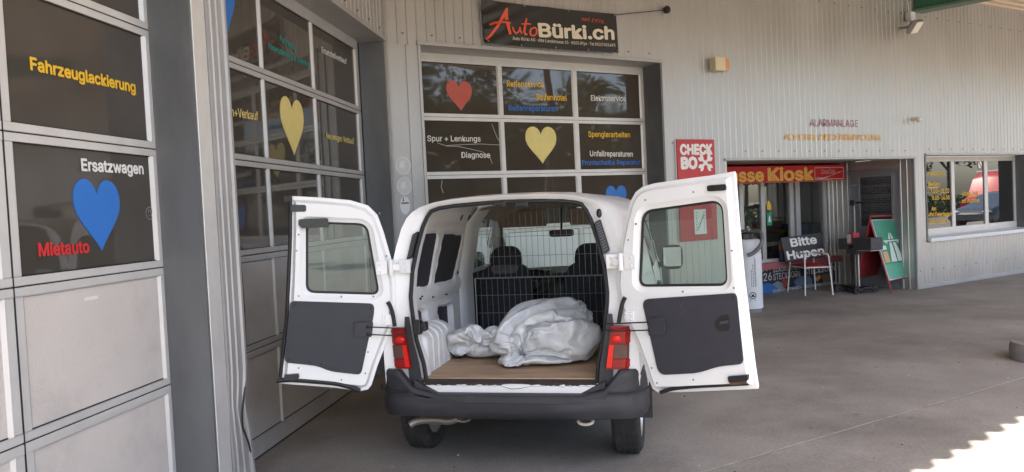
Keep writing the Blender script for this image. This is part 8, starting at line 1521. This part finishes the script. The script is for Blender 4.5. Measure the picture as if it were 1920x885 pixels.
16,-8,-47,-47,-44,-32,-10,-11,15,-9,1,0,2,-5,9,-11,-3,-2,29,32,-82,-28,-3,49,-6,6,16,38,-22,-30,7,36,21,23,-10,39,31,35,0,17,28,28,11,-5,-10,-12,-15,-22,-42,12,-2,9,36,-1,5,15,-9,-13,-2,-8,-4,-7,12,17,2,-24,-41,-37,-28,-35,-1,-24,-3,16,-4,3,0,-13,12,-10,4,-12,35,21,-86,-35,15,55,-12,-19,35,-20,-9,3,31,15,0,43,21,-7,22,41,40,-3,35,27,-22,0,-21,-18,-17,-12,16,4,6,11,33,1,-1,8,
3,-9,-7,-1,1,-14,-1,12,-11,-45,-30,5,-46,-28,2,-24,0,-1,6,3,-9,-7,5,5,-8,13,-23,48,-79,-20,10,44,-9,-30,-3,9,-5,33,-23,8,25,42,8,34,0,31,43,3,28,36,-11,-27,-11,-7,1,7,9,-4,11,-7,52,-6,5,2,8,-9,-7,-1,-12,-7,-8,-17,-21,-24,-10,8,-38,-23,-23,-3,8,-8,-14,2,1,2,0,7,-11,-7,-11,30,-55,-14,9,11,12,-33,-8,3,24,-24,7,27,5,38,-4,24,39,31,27,21,4,16,26,-23,-2,7,6,3,
3,-16,19,31,18,-9,8,3,8,-10,-8,-7,-9,-6,-9,-13,-17,-25,-16,10,-28,-24,-22,-2,-3,-8,-19,-18,14,4,10,-13,5,3,-8,0,-36,-15,10,10,-8,-10,-7,-3,-42,14,25,34,11,10,28,17,46,18,25,28,13,-3,19,2,2,-3,12,0,3,-33,10,69,66,-39,-12,0,1,-8,-14,-7,-1,-6,-10,-15,-16,-20,-39,34,-31,-23,-9,-9,-9,-24,-14,-9,-4,1,1,26,-14,-20,20,-59,6,14,8,0,-4,-6,-23,-29,4,14,11,3,33,30,27,13,49,20,24,23,
16,-26,4,14,16,5,4,17,3,-50,27,78,29,-1,-17,-2,-2,-7,-22,-6,1,-11,-8,-13,-14,-18,-34,44,-41,-20,-12,-15,-11,-16,-18,-11,-4,0,-1,13,2,-17,-15,-23,5,18,-7,9,-39,-12,-11,7,10,9,12,4,28,29,11,31,43,29,24,13,-30,-2,27,16,18,10,1,16,16,-22,13,43,31,-6,-4,-3,-6,-7,-19,-11,2,-6,-9,-15,-15,-15,-20,46,-25,-15,-15,-20,-17,-15,-13,-7,-7,-6,5,4,-28,12,-16,-22,9,10,5,-49,-4,1,10,5,14,6,9,12,
12,14,31,29,46,28,-12,-4,16,-1,4,-3,-8,27,47,17,17,-12,17,24,33,0,-6,-13,-3,-3,-15,-7,-2,-10,-9,-7,-17,-13,-25,51,-23,-15,-15,-19,-15,-14,-12,-14,-1,-5,1,-13,-16,-33,25,-41,37,-47,0,10,-6,6,7,8,10,7,8,20,5,3,28,39,46,-18,24,10,19,16,1,-3,-12,4,13,39,32,-7,-1,12,24,10,8,10,-8,-10,-3,-2,-12,-6,-8,-12,-14,-30,-20,35,-49,5,-9,-18,-13,-21,-17,-1,-14,9,-7,-35,1,-30,-22,13,-50,30,-22,35,
-21,9,-5,10,0,12,25,21,6,10,24,41,39,-13,34,-7,16,-13,1,20,19,-2,-2,2,18,50,-7,-8,43,23,6,15,-6,-7,-4,-5,-12,-9,-16,-17,-9,-25,-15,16,-53,2,11,-19,-15,-19,-16,-3,-10,-11,-10,-18,1,-32,-22,8,-49,30,-26,36,-26,2,5,4,14,15,10,28,4,19,22,17,56,4,5,5,8,-2,10,15,11,2,-23,14,-2,60,25,-26,13,65,11,0,-1,-4,-2,-6,-7,-12,-19,-12,-18,-15,-17,-5,-46,13,7,-12,-20,-17,-14,-11,-6,-12,-9,-16,
-15,-19,-20,-21,-21,20,-25,36,-27,-2,12,-15,15,22,15,22,23,-6,33,38,38,18,13,-3,1,-3,-5,-8,2,12,22,12,-8,37,34,-18,20,32,51,-1,-6,-4,-5,-2,-8,-12,-16,-12,-17,-15,-15,-25,-37,2,25,-14,-29,-7,-16,-8,-10,-11,-7,-18,-12,-43,-49,31,-23,-21,13,-2,15,-6,-2,4,6,22,20,21,11,-15,5,31,44,48,9,-34,3,7,26,4,3,15,14,20,-13,33,15,-1,33,29,22,19,0,-6,0,-5,-15,-3,-13,-14,-13,-23,-23,-25,-20,-18,24,-3,
-31,-2,-20,-11,-9,-4,-8,-19,-19,-44,-49,39,-60,20,16,-8,-7,16,-2,5,5,9,4,12,28,-13,-19,51,56,28,1,-38,9,7,10,38,19,13,-20,51,-10,26,-3,27,33,22,28,5,5,6,1,-11,-12,-24,-31,-7,8,-31,-15,-20,-12,-32,24,1,-29,-30,9,5,-12,-7,-13,-20,-30,-39,-48,16,-51,36,17,-2,-18,-8,34,-1,8,11,0,2,-16,-11,11,27,61,-16,29,18,8,7,-13,6,27,35,-3,45,1,19,-1,21,36,17,24,24,0,-3,9,-17,-33,-31,-24,6,
17,-20,-22,-2,-29,-35,-4,21,-18,-29,-11,17,-2,-19,-6,-25,-36,-29,-40,-52,18,32,1,4,-43,35,-23,24,26,20,0,-2,-13,-7,15,-4,45,-18,27,33,22,11,-2,-15,17,37,16,36,17,1,14,5,44,13,19,37,1,2,-5,-27,-29,-33,-3,14,-16,-32,-16,30,-25,-34,-3,-23,20,-24,-19,-17,24,-20,-5,-33,-24,-33,-40,-62,39,33,3,-31,-35,11,33,25,15,-17,-11,27,14,-4,-11,23,-16,30,20,-12,16,20,25,17,9,16,35,36,22,11,1,-4,40,17,17,10,
25,5,-23,-26,-25,-25,17,-10,-30,-25,15,-4,-38,16,-13,-25,-17,21,-19,-21,-15,16,-14,-30,-28,-37,-38,-58,48,35,-27,-32,-11,12,28,31,-2,-6,-19,10,25,24,-1,-30,29,15,1,22,-3,10,22,17,30,12,35,36,-2,44,6,-15,21,38,14,7,8,-11,-19,-15,-24,-14,20,-15,-29,-30,15,0,-48,6,5,-15,-20,-16,20,-7,-23,-28,20,-24,-30,-37,-33,-56,52,22,-8,-27,-11,-15,28,-15,3,2,23,-2,22,20,15,-23,31,-7,24,23,11,-5,19,17,30,5,21,41,
21,-10,31,19,10,23,12,-20,11,-12,1,-21,-19,5,10,-19,-24,-26,-7,13,-50,6,-1,-8,-22,-23,0,18,-21,-21,-16,10,-27,-33,-30,-52,48,9,-32,5,11,-11,-20,16,17,-8,-11,18,21,10,27,-13,26,0,21,9,19,18,18,-1,18,28,0,24,28,-31,31,31,15,4,4,6,-2,-10,-1,-17,21,4,-15,-20,-25,-16,-16,15,-37,-29,-6,17,-16,-17,-19,20,-6,-26,-22,-25,-8,2,-33,-45,42,-24,4,9,15,-11,-28,8,15,15,-19,4,23,0,22,22,24,8,6,15,
15,15,17,19,12,7,19,15,-17,-27,34,19,11,5,2,12,1,-7,7,-16,6,15,-15,-19,1,-15,-28,1,-26,-11,-24,12,-3,-20,-21,-9,22,-16,-27,-20,-19,12,-29,-38,34,-23,21,6,9,-9,-22,-8,12,16,17,-25,3,22,17,7,22,11,24,24,13,-20,12,17,18,20,9,-12,-20,-4,39,0,11,4,2,7,9,-9,5,-7,-4,21,-11,-15,-22,6,8,-28,-20,-7,-23,8,0,-20,-8,-19,-10,9,-10,-21,-21,-9,-5,-29,24,-25,16,29,-3,-25,-2,-5,8,9,9,22,
-2,-15,19,24,11,11,2,20,17,3,-1,19,8,-12,14,14,2,4,-23,0,7,3,-5,20,12,-4,-2,-11,-11,24,10,-16,-8,-22,8,-15,-20,-10,-8,-9,1,-20,-2,12,-17,-17,-10,-10,-11,5,-18,-13,-2,6,11,6,1,-6,-2,4,9,10,14,7,23,2,-25,7,19,19,6,14,4,5,-15,14,15,-4,-5,-3,9,-6,-17,12,3,0,-7,5,18,16,-4,-8,-16,1,20,-3,-17,-16,11,-14,-15,-13,-1,-8,-4,-10,2,12,2,0,-9,-11,4,-21,-5,-4,-5,2,14,5,
6,2,3,1,12,-1,0,-1,12,15,-4,-8,1,13,5,8,-1,-8,-13,-8,-3,4,3,8,0,-4,0,-4,9,4,-1,-9,3,9,11,1,-11,-1,18,4,-22,-8,9,-79,733,-216,-53,8,-1,4,10,27,20,16,0,2,-17,-2,37,2,7,-26,20,-27,-33,-13,15,0,-6,-17,0,-8,-8,-1,16,-4,0,-1,36,1,-12,-20,11,15,29,3,8,13,-7,26,27,21,5,-22,-2,-5,21,-7,-11,-19,-24,1,-25,-22,0,-40,-9,46,8,66,-49,-44,-18,4,-13,-7,1,34,12,5,
-41,-15,4,56,36,-34,-50,9,-42,-28,-20,-16,-9,-4,8,8,-25,-1,0,16,23,23,22,40,-27,-1,2,-28,11,40,27,7,-15,-19,38,37,7,-16,4,-18,0,-1,10,10,-2,9,-45,-5,25,28,-40,44,51,-54,51,13,-44,18,9,6,-5,-30,15,11,-7,-15,-45,-34,43,-67,21,-60,-33,3,3,37,-1,-2,3,-10,-43,-20,4,38,-36,-26,18,1,33,43,43,-21,-48,8,40,40,-9,-37,-24,50,-5,-24,5,-20,-5,-4,-3,0,21,13,-5,-13,24,34,-3,-36,53,-28,46,58,
4,-44,16,36,42,5,-48,12,31,12,-30,-44,-71,-40,23,-59,34,9,5,-25,28,28,-21,-26,-1,-30,-1,0,44,-49,40,-54,-12,37,45,2,-59,-11,54,-12,-22,-28,4,-8,1,-8,-16,-3,30,36,-14,-60,-25,29,-17,1,32,6,3,5,31,46,8,43,38,27,-37,23,47,39,6,-2,14,12,-41,-17,-76,-74,-11,26,32,10,-22,-5,-28,-33,42,10,-25,-31,-40,-17,53,62,19,3,-45,-41,38,17,-46,-44,-22,7,-18,-16,2,-16,14,-31,-9,27,2,32,16,-64,-28,11,27,-9,
40,31,29,17,42,17,-10,37,44,38,-8,-24,35,40,42,13,17,9,-28,-49,-54,-91,12,42,19,-53,35,-28,-18,-6,-52,2,31,-8,-40,-34,-17,44,44,51,-32,-50,-14,26,-32,-47,-36,-17,-7,19,-40,16,-28,-28,-11,45,-4,4,14,-7,-14,-20,18,54,4,46,24,56,5,28,-16,29,41,48,30,-33,30,32,26,38,37,9,-15,-48,-62,-111,33,43,-19,-60,-14,47,3,-39,-34,-46,3,47,-1,-41,-46,23,85,-9,13,-43,-46,-32,-27,-33,26,-63,-5,-15,16,-30,-18,-38,-36,48,
-15,18,10,4,0,38,17,27,44,-14,55,10,13,25,30,50,14,44,44,4,22,31,26,23,19,39,6,-50,-81,-118,58,34,-39,-66,-13,54,8,-34,-37,-39,-26,-32,15,52,-12,-35,84,10,-62,-46,-44,-41,-43,-20,-3,22,-54,22,-33,-29,-21,-39,-37,35,6,60,-41,13,20,17,31,29,36,43,30,59,9,-27,58,58,18,43,50,21,27,18,30,29,23,31,18,-47,-86,-130,77,-35,-7,-67,-6,48,19,-57,2,-30,-32,-31,-37,4,66,23,7,-45,-60,-48,-8,-10,-48,-53,-26,18,
-22,-31,-17,-44,-23,-30,-25,25,16,73,-34,-15,5,27,28,32,51,45,53,50,0,-6,73,68,17,43,57,36,37,23,17,33,-9,76,15,-39,-120,-106,83,-57,-11,-63,-22,15,51,-30,2,-51,-6,-54,10,-31,-32,3,39,-45,-49,-14,-41,38,-55,-49,-51,-34,-16,-11,-26,-53,-27,3,-10,-22,73,30,46,-80,-19,37,45,41,45,49,40,51,29,-15,94,57,65,45,6,61,25,28,3,61,-27,72,30,-10,-134,-78,73,-64,-48,-48,31,-1,10,8,-37,-21,-36,18,-33,-41,-33,-80,26,-31,
-58,-32,38,-12,-34,-37,-45,-45,-43,-34,-21,1,-58,2,7,-7,55,81,-16,-13,-66,20,32,35,47,41,61,56,45,49,100,36,40,51,39,17,-11,36,46,60,-26,13,78,26,-136,-56,56,-51,-60,-50,36,24,13,-28,-20,-27,-22,-20,-56,31,-64,-75,-107,-32,8,-60,29,-5,-30,-45,-19,-36,-42,-65,-18,-2,11,-20,-4,11,16,76,57,-64,-8,-46,45,2,42,57,68,31,55,108,81,67,36,56,22,-48,29,48,60,60,7,-46,21,110,-65,-70,-16,-122,65,-51,-2,88,-17,-24,-23,-39,
-18,-38,-39,15,-78,-73,-112,-62,-13,-64,-8,4,-30,-31,-31,-40,-35,10,10,20,-53,-21,-5,14,19,42,77,-54,24,-65,-9,16,34,62,67,70,82,79,96,76,58,52,-35,-45,60,49,49,50,-26,4,61,-32,111,-70,-174,-99,133,13,-24,76,-9,-23,-60,-7,-23,-44,-38,1,-82,-86,-93,-64,-87,33,-62,-60,-16,-43,-25,-11,16,20,-29,3,-73,17,8,3,17,27,76,-24,28,-51,-49,54,41,46,54,62,66,111,97,77,67,28,-58,-17,22,13,62,48,60,48,-62,24,124,-163,-110,-95,
150,46,24,-47,45,-11,-25,-7,-25,-39,-49,-53,-61,-68,-90,-62,-90,-1,-53,-99,-38,-19,-20,59,-8,-55,-17,-2,7,-24,4,7,6,38,19,78,-65,-50,7,47,55,53,56,-1,85,127,110,78,76,-43,-8,48,16,-20,-44,45,56,97,48,40,-16,-188,-130,-11,146,32,48,-33,-39,-42,108,16,-3,-29,-74,-77,-68,-45,-99,-63,-69,-70,-49,1,-32,-28,-60,-36,-24,-11,-9,-6,2,-6,2,18,0,23,31,65,-81,20,-18,60,53,48,40,27,66,132,103,67,72,23,-15,-24,-34,-20,68,-17,
18,82,79,115,-146,-158,-110,22,83,95,-58,-40,-32,103,64,-29,13,66,-87,-76,-31,-74,-99,-77,-71,-46,5,-5,-41,-74,-57,-61,7,-67,-2,-17,5,11,0,11,-4,20,72,-24,-68,1,74,57,56,49,29,36,44,111,85,79,78,-28,-34,-23,-20,71,51,28,-43,97,112,5,-90,-211,-54,100,-11,-60,-32,-4,77,34,90,54,43,13,-42,-74,-59,-40,-104,-71,-6,-40,-70,-1,-19,-48,-64,-48,-12,-111,-61,-8,-3,21,-13,9,17,75,-50,-40,40,-34,3,47,64,77,28,56,72,78,110,83,
68,-4,-68,-31,14,20,78,53,-24,126,50,-146,-13,-35,-170,-52,-18,101,-69,45,42,44,38,46,56,57,-73,69,-46,-67,-106,-16,-40,-50,-50,-56,-59,-64,-87,88,-48,-89,-94,-38,38,68,8,5,1,-74,-20,30,-33,-31,35,5,49,73,72,45,79,88,70,86,77,-45,-25,42,29,-58,23,83,61,-9,82,-143,-89,105,-77,-104,31,-74,78,35,56,48,74,39,-45,-30,56,47,-39,-81,-134,-60,-49,-79,-57,-67,-65,-48,-38,98,49,-102,-119,-69,-5,23,107,-59,-7,26,-8,-7,-27,-51,30,-4,
70,66,68,69,70,80,47,83,57,31,-23,45,20,-57,-22,47,47,98,-13,-142,-78,79,51,-104,41,-81,83,50,51,43,41,29,-4,-46,76,-2,-53,-123,-92,-89,-85,-79,-86,-62,1,-13,-7,-15,-15,73,-105,-55,-85,-33,70,58,-62,-23,-10,1,40,-31,-17,40,63,54,66,73,44,76,75,53,68,59,22,23,-8,-19,-39,39,80,94,-124,-107,-59,15,165,-70,39,-83,-36,42,71,6,33,36,61,59,1,-73,-34,-95,-118,-82,-86,-76,-70,-68,-56,-24,-13,-22,45,84,-110,71,-120,-67,51,-34,
71,-61,-11,-5,-4,25,-19,37,57,53,65,48,90,38,93,77,17,67,-8,53,-35,2,20,45,81,44,-133,-13,-39,-52,168,0,-1,-89,-81,-3,35,93,64,14,2,66,-35,-67,-59,-93,-107,-51,-81,-42,-63,-59,-43,-59,-19,-15,-1,97,-113,69,-17,-145,82,-39,-25,79,-64,-4,1,-15,52,10,44,56,63,60,79,26,112,71,-4,73,-26,63,42,11,19,20,76,-7,-101,-1,-131,68,17,85,5,-43,-75,-67,30,90,82,76,-61,-13,-12,-61,-58,-51,-80,-92,-72,-3,-61,-58,-58,-3,-50,-33,
47,15,-111,60,-59,-67,42,34,-67,8,63,-58,-9,15,33,45,4,64,59,44,87,38,105,31,34,61,4,7,58,52,36,36,12,-17,-47,-81,-134,52,24,103,4,-2,-18,-48,-41,61,87,96,-22,-60,-42,-61,-59,-74,-56,-75,12,-58,-64,-60,-18,-59,-15,25,-74,43,-105,29,-58,28,-39,34,16,-56,24,51,-31,24,17,-18,37,65,54,56,68,61,98,-10,61,48,41,-28,42,46,45,-1,32,-38,-67,-58,-124,57,30,100,-26,1,5,9,44,51,46,7,-25,-30,-52,-42,-41,-96,-66,-77,
-42,28,-45,-60,-55,2,-16,-10,-57,-45,19,-116,6,0,26,-21,6,11,28,22,27,9,-29,7,49,30,62,7,68,91,102,-1,65,31,40,20,-24,37,32,2,27,-65,-15,-97,-13,-44,54,93,-19,-30,-2,6,65,77,19,-8,-17,-9,-13,-51,-52,-69,-94,-14,-46,-57,-36,-25,18,-51,25,-39,-37,-44,-45,-90,44,-6,-43,28,-6,56,17,22,14,17,-41,22,17,56,-5,36,63,80,81,61,50,0,38,37,17,-47,24,32,0,-59,-26,-85,-10,-45,74,79,-36,-27,-12,69,67,10,5,0,
-19,-16,20,0,-61,-66,-53,-55,-57,-4,-26,-28,-29,37,-41,-46,-17,-35,-49,-77,0,14,-15,-22,3,50,55,11,-41,47,-27,37,28,49,-8,-8,57,92,52,54,55,37,-39,31,20,31,-7,-20,9,-15,-68,-5,-24,-77,90,33,-6,37,-14,-31,56,36,0,-11,-11,-28,10,50,-53,-67,-26,-63,0,-13,-36,-14,-24,-31,10,-49,-50,11,-76,-76,47,-24,-25,18,7,34,50,1,-59,-1,45,42,38,37,-34,-26,66,78,33,53,49,40,-28,-4,38,12,6,-48,16,-14,10,-33,-39,-79,77,17,
0,27,31,-17,-34,46,63,-29,-38,-10,20,54,-28,-75,-7,-57,-39,47,0,-29,-37,-21,-36,-25,-42,-50,-46,-56,38,42,-31,-3,-34,64,39,-17,-59,8,38,46,42,21,11,-52,52,68,47,-9,50,28,16,-36,16,14,22,-18,-41,11,-3,-5,-50,-56,55,14,-4,30,42,-12,-25,16,60,-4,-35,-27,5,51,32,-23,-24,-52,-44,42,-35,8,-18,-30,-33,-36,-35,-53,-42,-54,70,0,-57,-13,-16,59,47,-8,-59,1,43,48,-24,-1,55,39,-3,69,47,-49,13,44,23,-22,-27,29,3,4,
-19,-26,-19,10,-15,-64,48,8,47,4,20,-8,-21,-22,46,30,-8,-33,-32,36,36,-26,-7,41,-6,-9,-26,-30,-45,7,10,-23,-46,-49,-50,-42,-21,51,-62,-15,0,49,50,8,-53,-8,31,41,22,-24,-2,54,51,9,15,-49,10,40,25,-5,-49,0,23,9,3,-38,-14,9,-4,-59,40,-6,53,28,-6,-10,-21,-18,14,13,47,5,-40,-37,-9,24,-28,39,21,-5,-9,-29,-49,-11,18,34,2,-32,-51,-49,-50,18,-22,-30,3,42,39,36,-17,-26,13,31,42,20,-42,5,48,9,13,-35,
-38,35,33,-1,-34,-35,-1,10,27,-26,-17,29,-20,-36,14,8,26,37,-1,-14,-32,-5,13,22,13,26,-2,-39,-33,-31,26,-4,33,11,-24,-24,-28,-9,-3,25,5,24,-19,-43,-42,-43,-8,7,11,28,1,12,31,7,2,23,13,45,-18,-16,39,-14,22,1,-31,4,23,-6,-28,-19,-21,-15,24,-13,-33,-7,21,3,-6,-6,15,8,34,6,-21,0,2,20,18,26,6,-1,-36,-21,-6,4,16,0,-32,-14,5,-5,-25,-17,-15,-9,6,23,-31,-34,19,10,8,16,26,-14,5,25,-12,14,
9,24,6,-11,25,-185]
c0 = vy(1034, 640, .64); bag((80, 46, [-0.3664, -0.3901, -0.0013], [0.566, 0.3151, 0.4639]), BIG_STEPS, c0[0] + .055, .62, -.83, .86, .90, R(0), 'big full white plastic bag lying on the plywood floor of the van')
c1 = vy(912, 660, .74); bag((64, 36, [-0.3276, -0.2045, -0.0006], [0.3004, 0.2703, 0.238]), SMALL_STEPS, c1[0] + .01, .70, .86, .86, 1.12, R(15), 'small crumpled white plastic bag left of the big full bag')
q = MB(); a = [vy(x, y, .86) for x, y in ((905, 640), (915, 631), (930, 632), (945, 634))]; q.tube(spline([T(x, .86, z) for x, z in a]), .012, 8)
solo('orange_strap', q, flat('dull_orange_rubber', (.45, .12, .07)), 'dull orange hose end lying behind the small white bag', 'hose', T(a[0][0], .86, a[0][1]), smooth=True)

# ------------------------------------------------------------------ what stands across the forecourt (mirrored in the panes)
def leaf_tree(name, base, h, rad, label, seed, n=4600, trunk=.16):
    rnd = random.Random(seed); t = thing(name, label, 'tree', base, group='trees across the forecourt')
    q = MB(); b = V(base); q.tube([b, b + V((.1, .05, h * .3)), b + V((.0, .1, h * .62))], [trunk, trunk * .75, trunk * .35], 9)
    for i in range(6):
        a = rnd.random() * 6.28; q.tube([b + Z1 * h * .35, b + V((math.cos(a) * rad * .4, math.sin(a) * rad * .4, h * .55)), b + V((math.cos(a) * rad * .7, math.sin(a) * rad * .7, h * .75))], [trunk * .5, trunk * .3, trunk * .1], 6)
    obj('trunk', q, M_bark, t)
    cl = [(V((rnd.gauss(0, .5) * rad, rnd.gauss(0, .5) * rad, h * (.62 + rnd.gauss(0, .16)))), rad * rnd.uniform(.25, .5)) for _ in range(22)]
    q = MB(); vv_, ff_ = [], []
    for i in range(n):
        c_, r_ = rnd.choice(cl); d_ = V((rnd.gauss(0, 1), rnd.gauss(0, 1), rnd.gauss(0, 1))).normalized(); p = b + c_ + d_ * r_ * rnd.random() ** .4
        if p.z < h * .22: continue
        s_ = rnd.uniform(.14, .30); e1 = V((rnd.gauss(0, 1), rnd.gauss(0, 1), rnd.gauss(0, .6))).normalized(); e2 = e1.cross(d_ + V((.01, .02, .03))).normalized()
        k = len(vv_); vv_ += [p - e1 * s_, p + e2 * s_ * .5, p + e1 * s_, p - e2 * s_ * .5]; ff_.append((k, k + 1, k + 2, k + 3))
    q.add(vv_, ff_); obj('crown', q, M_leaf, t, fixn=False)
for i, (s_, n_, h, r_) in enumerate(((38, 17, 8, 3.2), (47, 19, 9, 3.6), (57, 17, 9, 3.4), (11, 19, 10, 3.8), (18, 21, 10, 4.0), (26, 20, 9, 3.8), (-5, 21, 9, 3.4))):
    p = FF.d * s_ + FF.n * n_
    leaf_tree('broadleaf_tree', (p.x, p.y, 0), h, r_, ['bushy tree across the forecourt nearest the red box van', 'tall tree behind the middle of the long hedge', 'bushy tree at the far end of the long hedge', 'wide tree across the road right of the house', 'tall tree second from the house across the road', 'bushy tree between the house and the long hedge', 'bushy tree left of the pale house'][i], 40 + i)
hb = FF.d * 43 + FF.n * 12; rnd = random.Random(5)
q = MB(); vv_, ff_ = [], []
for i in range(9000):
    p = FF.d * (43 + rnd.uniform(-20, 20)) + FF.n * (12 + rnd.uniform(-.6, .6)) + Z1 * (rnd.random() ** .8 * 1.3); e1 = V((rnd.gauss(0, 1), rnd.gauss(0, 1), rnd.gauss(0, 1))).normalized(); e2 = e1.cross(V((rnd.gauss(0, 1), rnd.gauss(0, 1), 1))).normalized(); s_ = rnd.uniform(.07, .16)
    k = len(vv_); vv_ += [p - e1 * s_, p + e2 * s_ * .6, p + e1 * s_, p - e2 * s_ * .6]; ff_.append((k, k + 1, k + 2, k + 3))
q.add(vv_, ff_); solo('hedge', q, M_leaf, 'long clipped green hedge across the forecourt', 'hedge', (hb.x, hb.y, 0), fixn=False)
# unseen brown hall added to close sky gaps in the door pane reflections
hq = FF.d * 26 + FF.n * 27; hl = thing('reflection_hall', 'unseen brown brick hall added behind the trees for the pane reflections', 'hall', hq)
q = MB(); q.box(hq + Z1 * 3.6, (30, 9, 7.2), (FF.d, FF.n, Z1)); obj('wall', q, pm('brown_brick', (.44, .32, .22), .85, 0, .15, 2), hl)
q = MB(); q.box(hq + Z1 * 7.35, (31, 10, .3), (FF.d, FF.n, Z1)); obj('roof', q, pm('dark_roof_felt', (.09, .085, .08), .9), hl)
for k in range(7):
    q = MB(); q.box(hq + FF.d * (-12.6 + k * 4.2) - FF.n * 4.53 + Z1 * 3.4, (2.4, .08, 2.0), (FF.d, FF.n, Z1)); w_ = obj('window', q, M_office, hl)
    q = MB(); q.box(hq + FF.d * (-12.6 + k * 4.2) - FF.n * 4.56 + Z1 * 2.32, (2.7, .16, .12), (FF.d, FF.n, Z1)); obj('sill', q, M_conc, w_)
# pale house across the road
hp_ = FF.d * 0 + FF.n * 30; hs = thing('house', 'pale rendered house with a red roof across the road', 'house', hp_)
q = MB(); q.box(hp_ + Z1 * 3, (13, 9, 6), (FF.d, FF.n, Z1)); obj('wall', q, pm('pale_render', (.60, .56, .48), .85, 0, .06, 1), hs)
q = MB(); P_ = lambda a, b, z: hp_ + FF.d * a + FF.n * b + Z1 * z
q.add([P_(-7, -5, 5.9), P_(7, -5, 5.9), P_(7, 5, 5.9), P_(-7, 5, 5.9), P_(-7, 0, 9), P_(7, 0, 9)], [(0, 1, 5, 4), (2, 3, 4, 5), (0, 4, 3), (1, 2, 5), (0, 3, 2, 1)]); obj('roof', q, pm('red_roof_tiles', (.26, .09, .055), .85, 0, .2, 3), hs)
for a in (-4, -1.3, 1.3, 4):
    for z in (1.7, 4.3): q = MB(); q.box(P_(a, -4.52, z), (1.0, .06, 1.3), (FF.d, FF.n, Z1)); obj('window', q, M_office, hs)
# dark parked car and a red lorry, seen mirrored in the office window
def car(base, ang, paint, name, label, cat, prof, wid, wh, win):
    d = V((math.cos(ang), math.sin(ang), 0)); r_ = V((d.y, -d.x, 0)); b = V(base); t = thing(name, label, cat, base, ang)
    C_ = lambda l, x, z: b + d * l + r_ * x + Z1 * z
    rows_ = []
    for l, z0, z1, sh in prof:
        w_ = wid / 2; rows_.append([C_(l, x * w_ * k, z0 + (z1 - z0) * f) for x, k, f in ((-1, .93, 0), (-1, 1, .25), (-1, .99, .5), (-1, .97 * (1 - sh * .4), .72), (-1, .9 * (1 - sh), .96), (-.5, .9 * (1 - sh), 1), (0, 1, 1.01), (.5, .9 * (1 - sh), 1), (1, .9 * (1 - sh), .96), (1, .97 * (1 - sh * .4), .72), (1, .99, .5), (1, 1, .25), (1, .93, 0))])
    q = MB(); q.grid(rows_); q.add(rows_[0], [tuple(range(13))]); q.add(rows_[-1], [tuple(range(12, -1, -1))]); obj('body', q, paint, t, smooth=40)
    for pts in win:
        for sg in (1, -1):
            q = MB(); q.add([C_(l, sg * x, z) for l, x, z in pts], [tuple(range(len(pts)))]); obj('side_window', q, M_office, t, fixn=False)
    for l in wh:
        for sg in (1, -1):
            q = MB(); cc = C_(l, sg * (wid / 2 - .08), .31); q.lathe([(.20, -.09), (.29, -.09), (.31, -.06), (.31, .06), (.29, .09), (.20, .09)], cc, (d, Z1, r_ * sg), 28); wo = obj('wheel', q, M_tyre, t, smooth=35)
            q = MB(); q.lathe([(.20, .085), (.17, .05), (.05, .075), (0, .08)], cc, (d, Z1, r_ * sg), 20); obj('rim', q, M_rim, wo, smooth=35)
    return t, C_
cpos = FF.d * 33.2 + FF.n * 1.5; cang = math.atan2(FF.d.y, FF.d.x) + math.pi
ca, C_ = car((cpos.x, cpos.y, 0), cang, pm('dark_blue_paint', (.05, .06, .08), .2, 0, .05, 3, coat=.8), 'parked_car', 'dark blue parked car outside the office window', 'car', [(-2.1, .35, .8, .02), (-2.0, .25, 1.0, .05), (-1.7, .22, 1.25, .2), (-1.1, .22, 1.45, .28), (-.2, .22, 1.48, .28), (.35, .22, 1.38, .27), (.95, .22, 1.0, .12), (1.6, .22, .88, .1), (1.95, .25, .75, .1), (2.1, .35, .6, .15)], 1.76, (-1.3, 1.3), [[(-1.6, .80, .95), (.75, .80, .95), (.2, .67, 1.32), (-1.3, .67, 1.32)]])
for sg in (1, -1): q = MB(); q.sphere(C_(1.98, sg * .62, .68), (.10, .2, .07), 12, ax=(V((math.cos(cang), math.sin(cang), 0)), V((-math.sin(cang), math.cos(cang), 0)), Z1)); obj('headlight', q, M_rim, ca, smooth=True)
lp_ = FF.d * 45.2 + FF.n * 7.2
lr, C2 = car((lp_.x, lp_.y, 0), cang, pm('red_lorry_paint', (.50, .03, .035), .35, 0, .05, 3), 'red_lorry', 'red box van with a white roof beyond the parked car', 'van', [(-2.8, .4, 2.3, .0), (-2.75, .35, 2.5, .02), (1.2, .35, 2.5, .02), (1.6, .35, 2.2, .05), (2.2, .35, 1.25, .08), (2.7, .4, 1.05, .1)], 2.0, (-1.8, 1.7), [[(.6, .985, 1.3), (1.75, .97, 1.3), (1.45, .95, 1.9), (.6, .96, 1.9)]])
q = MB(); q.box(C2(-.8, 0, 2.56), (3.9, 1.8, .12), (V((math.cos(cang), math.sin(cang), 0)), V((-math.sin(cang), math.cos(cang), 0)), Z1)); obj('white_roof', q, M_white, lr, bevel=.03)
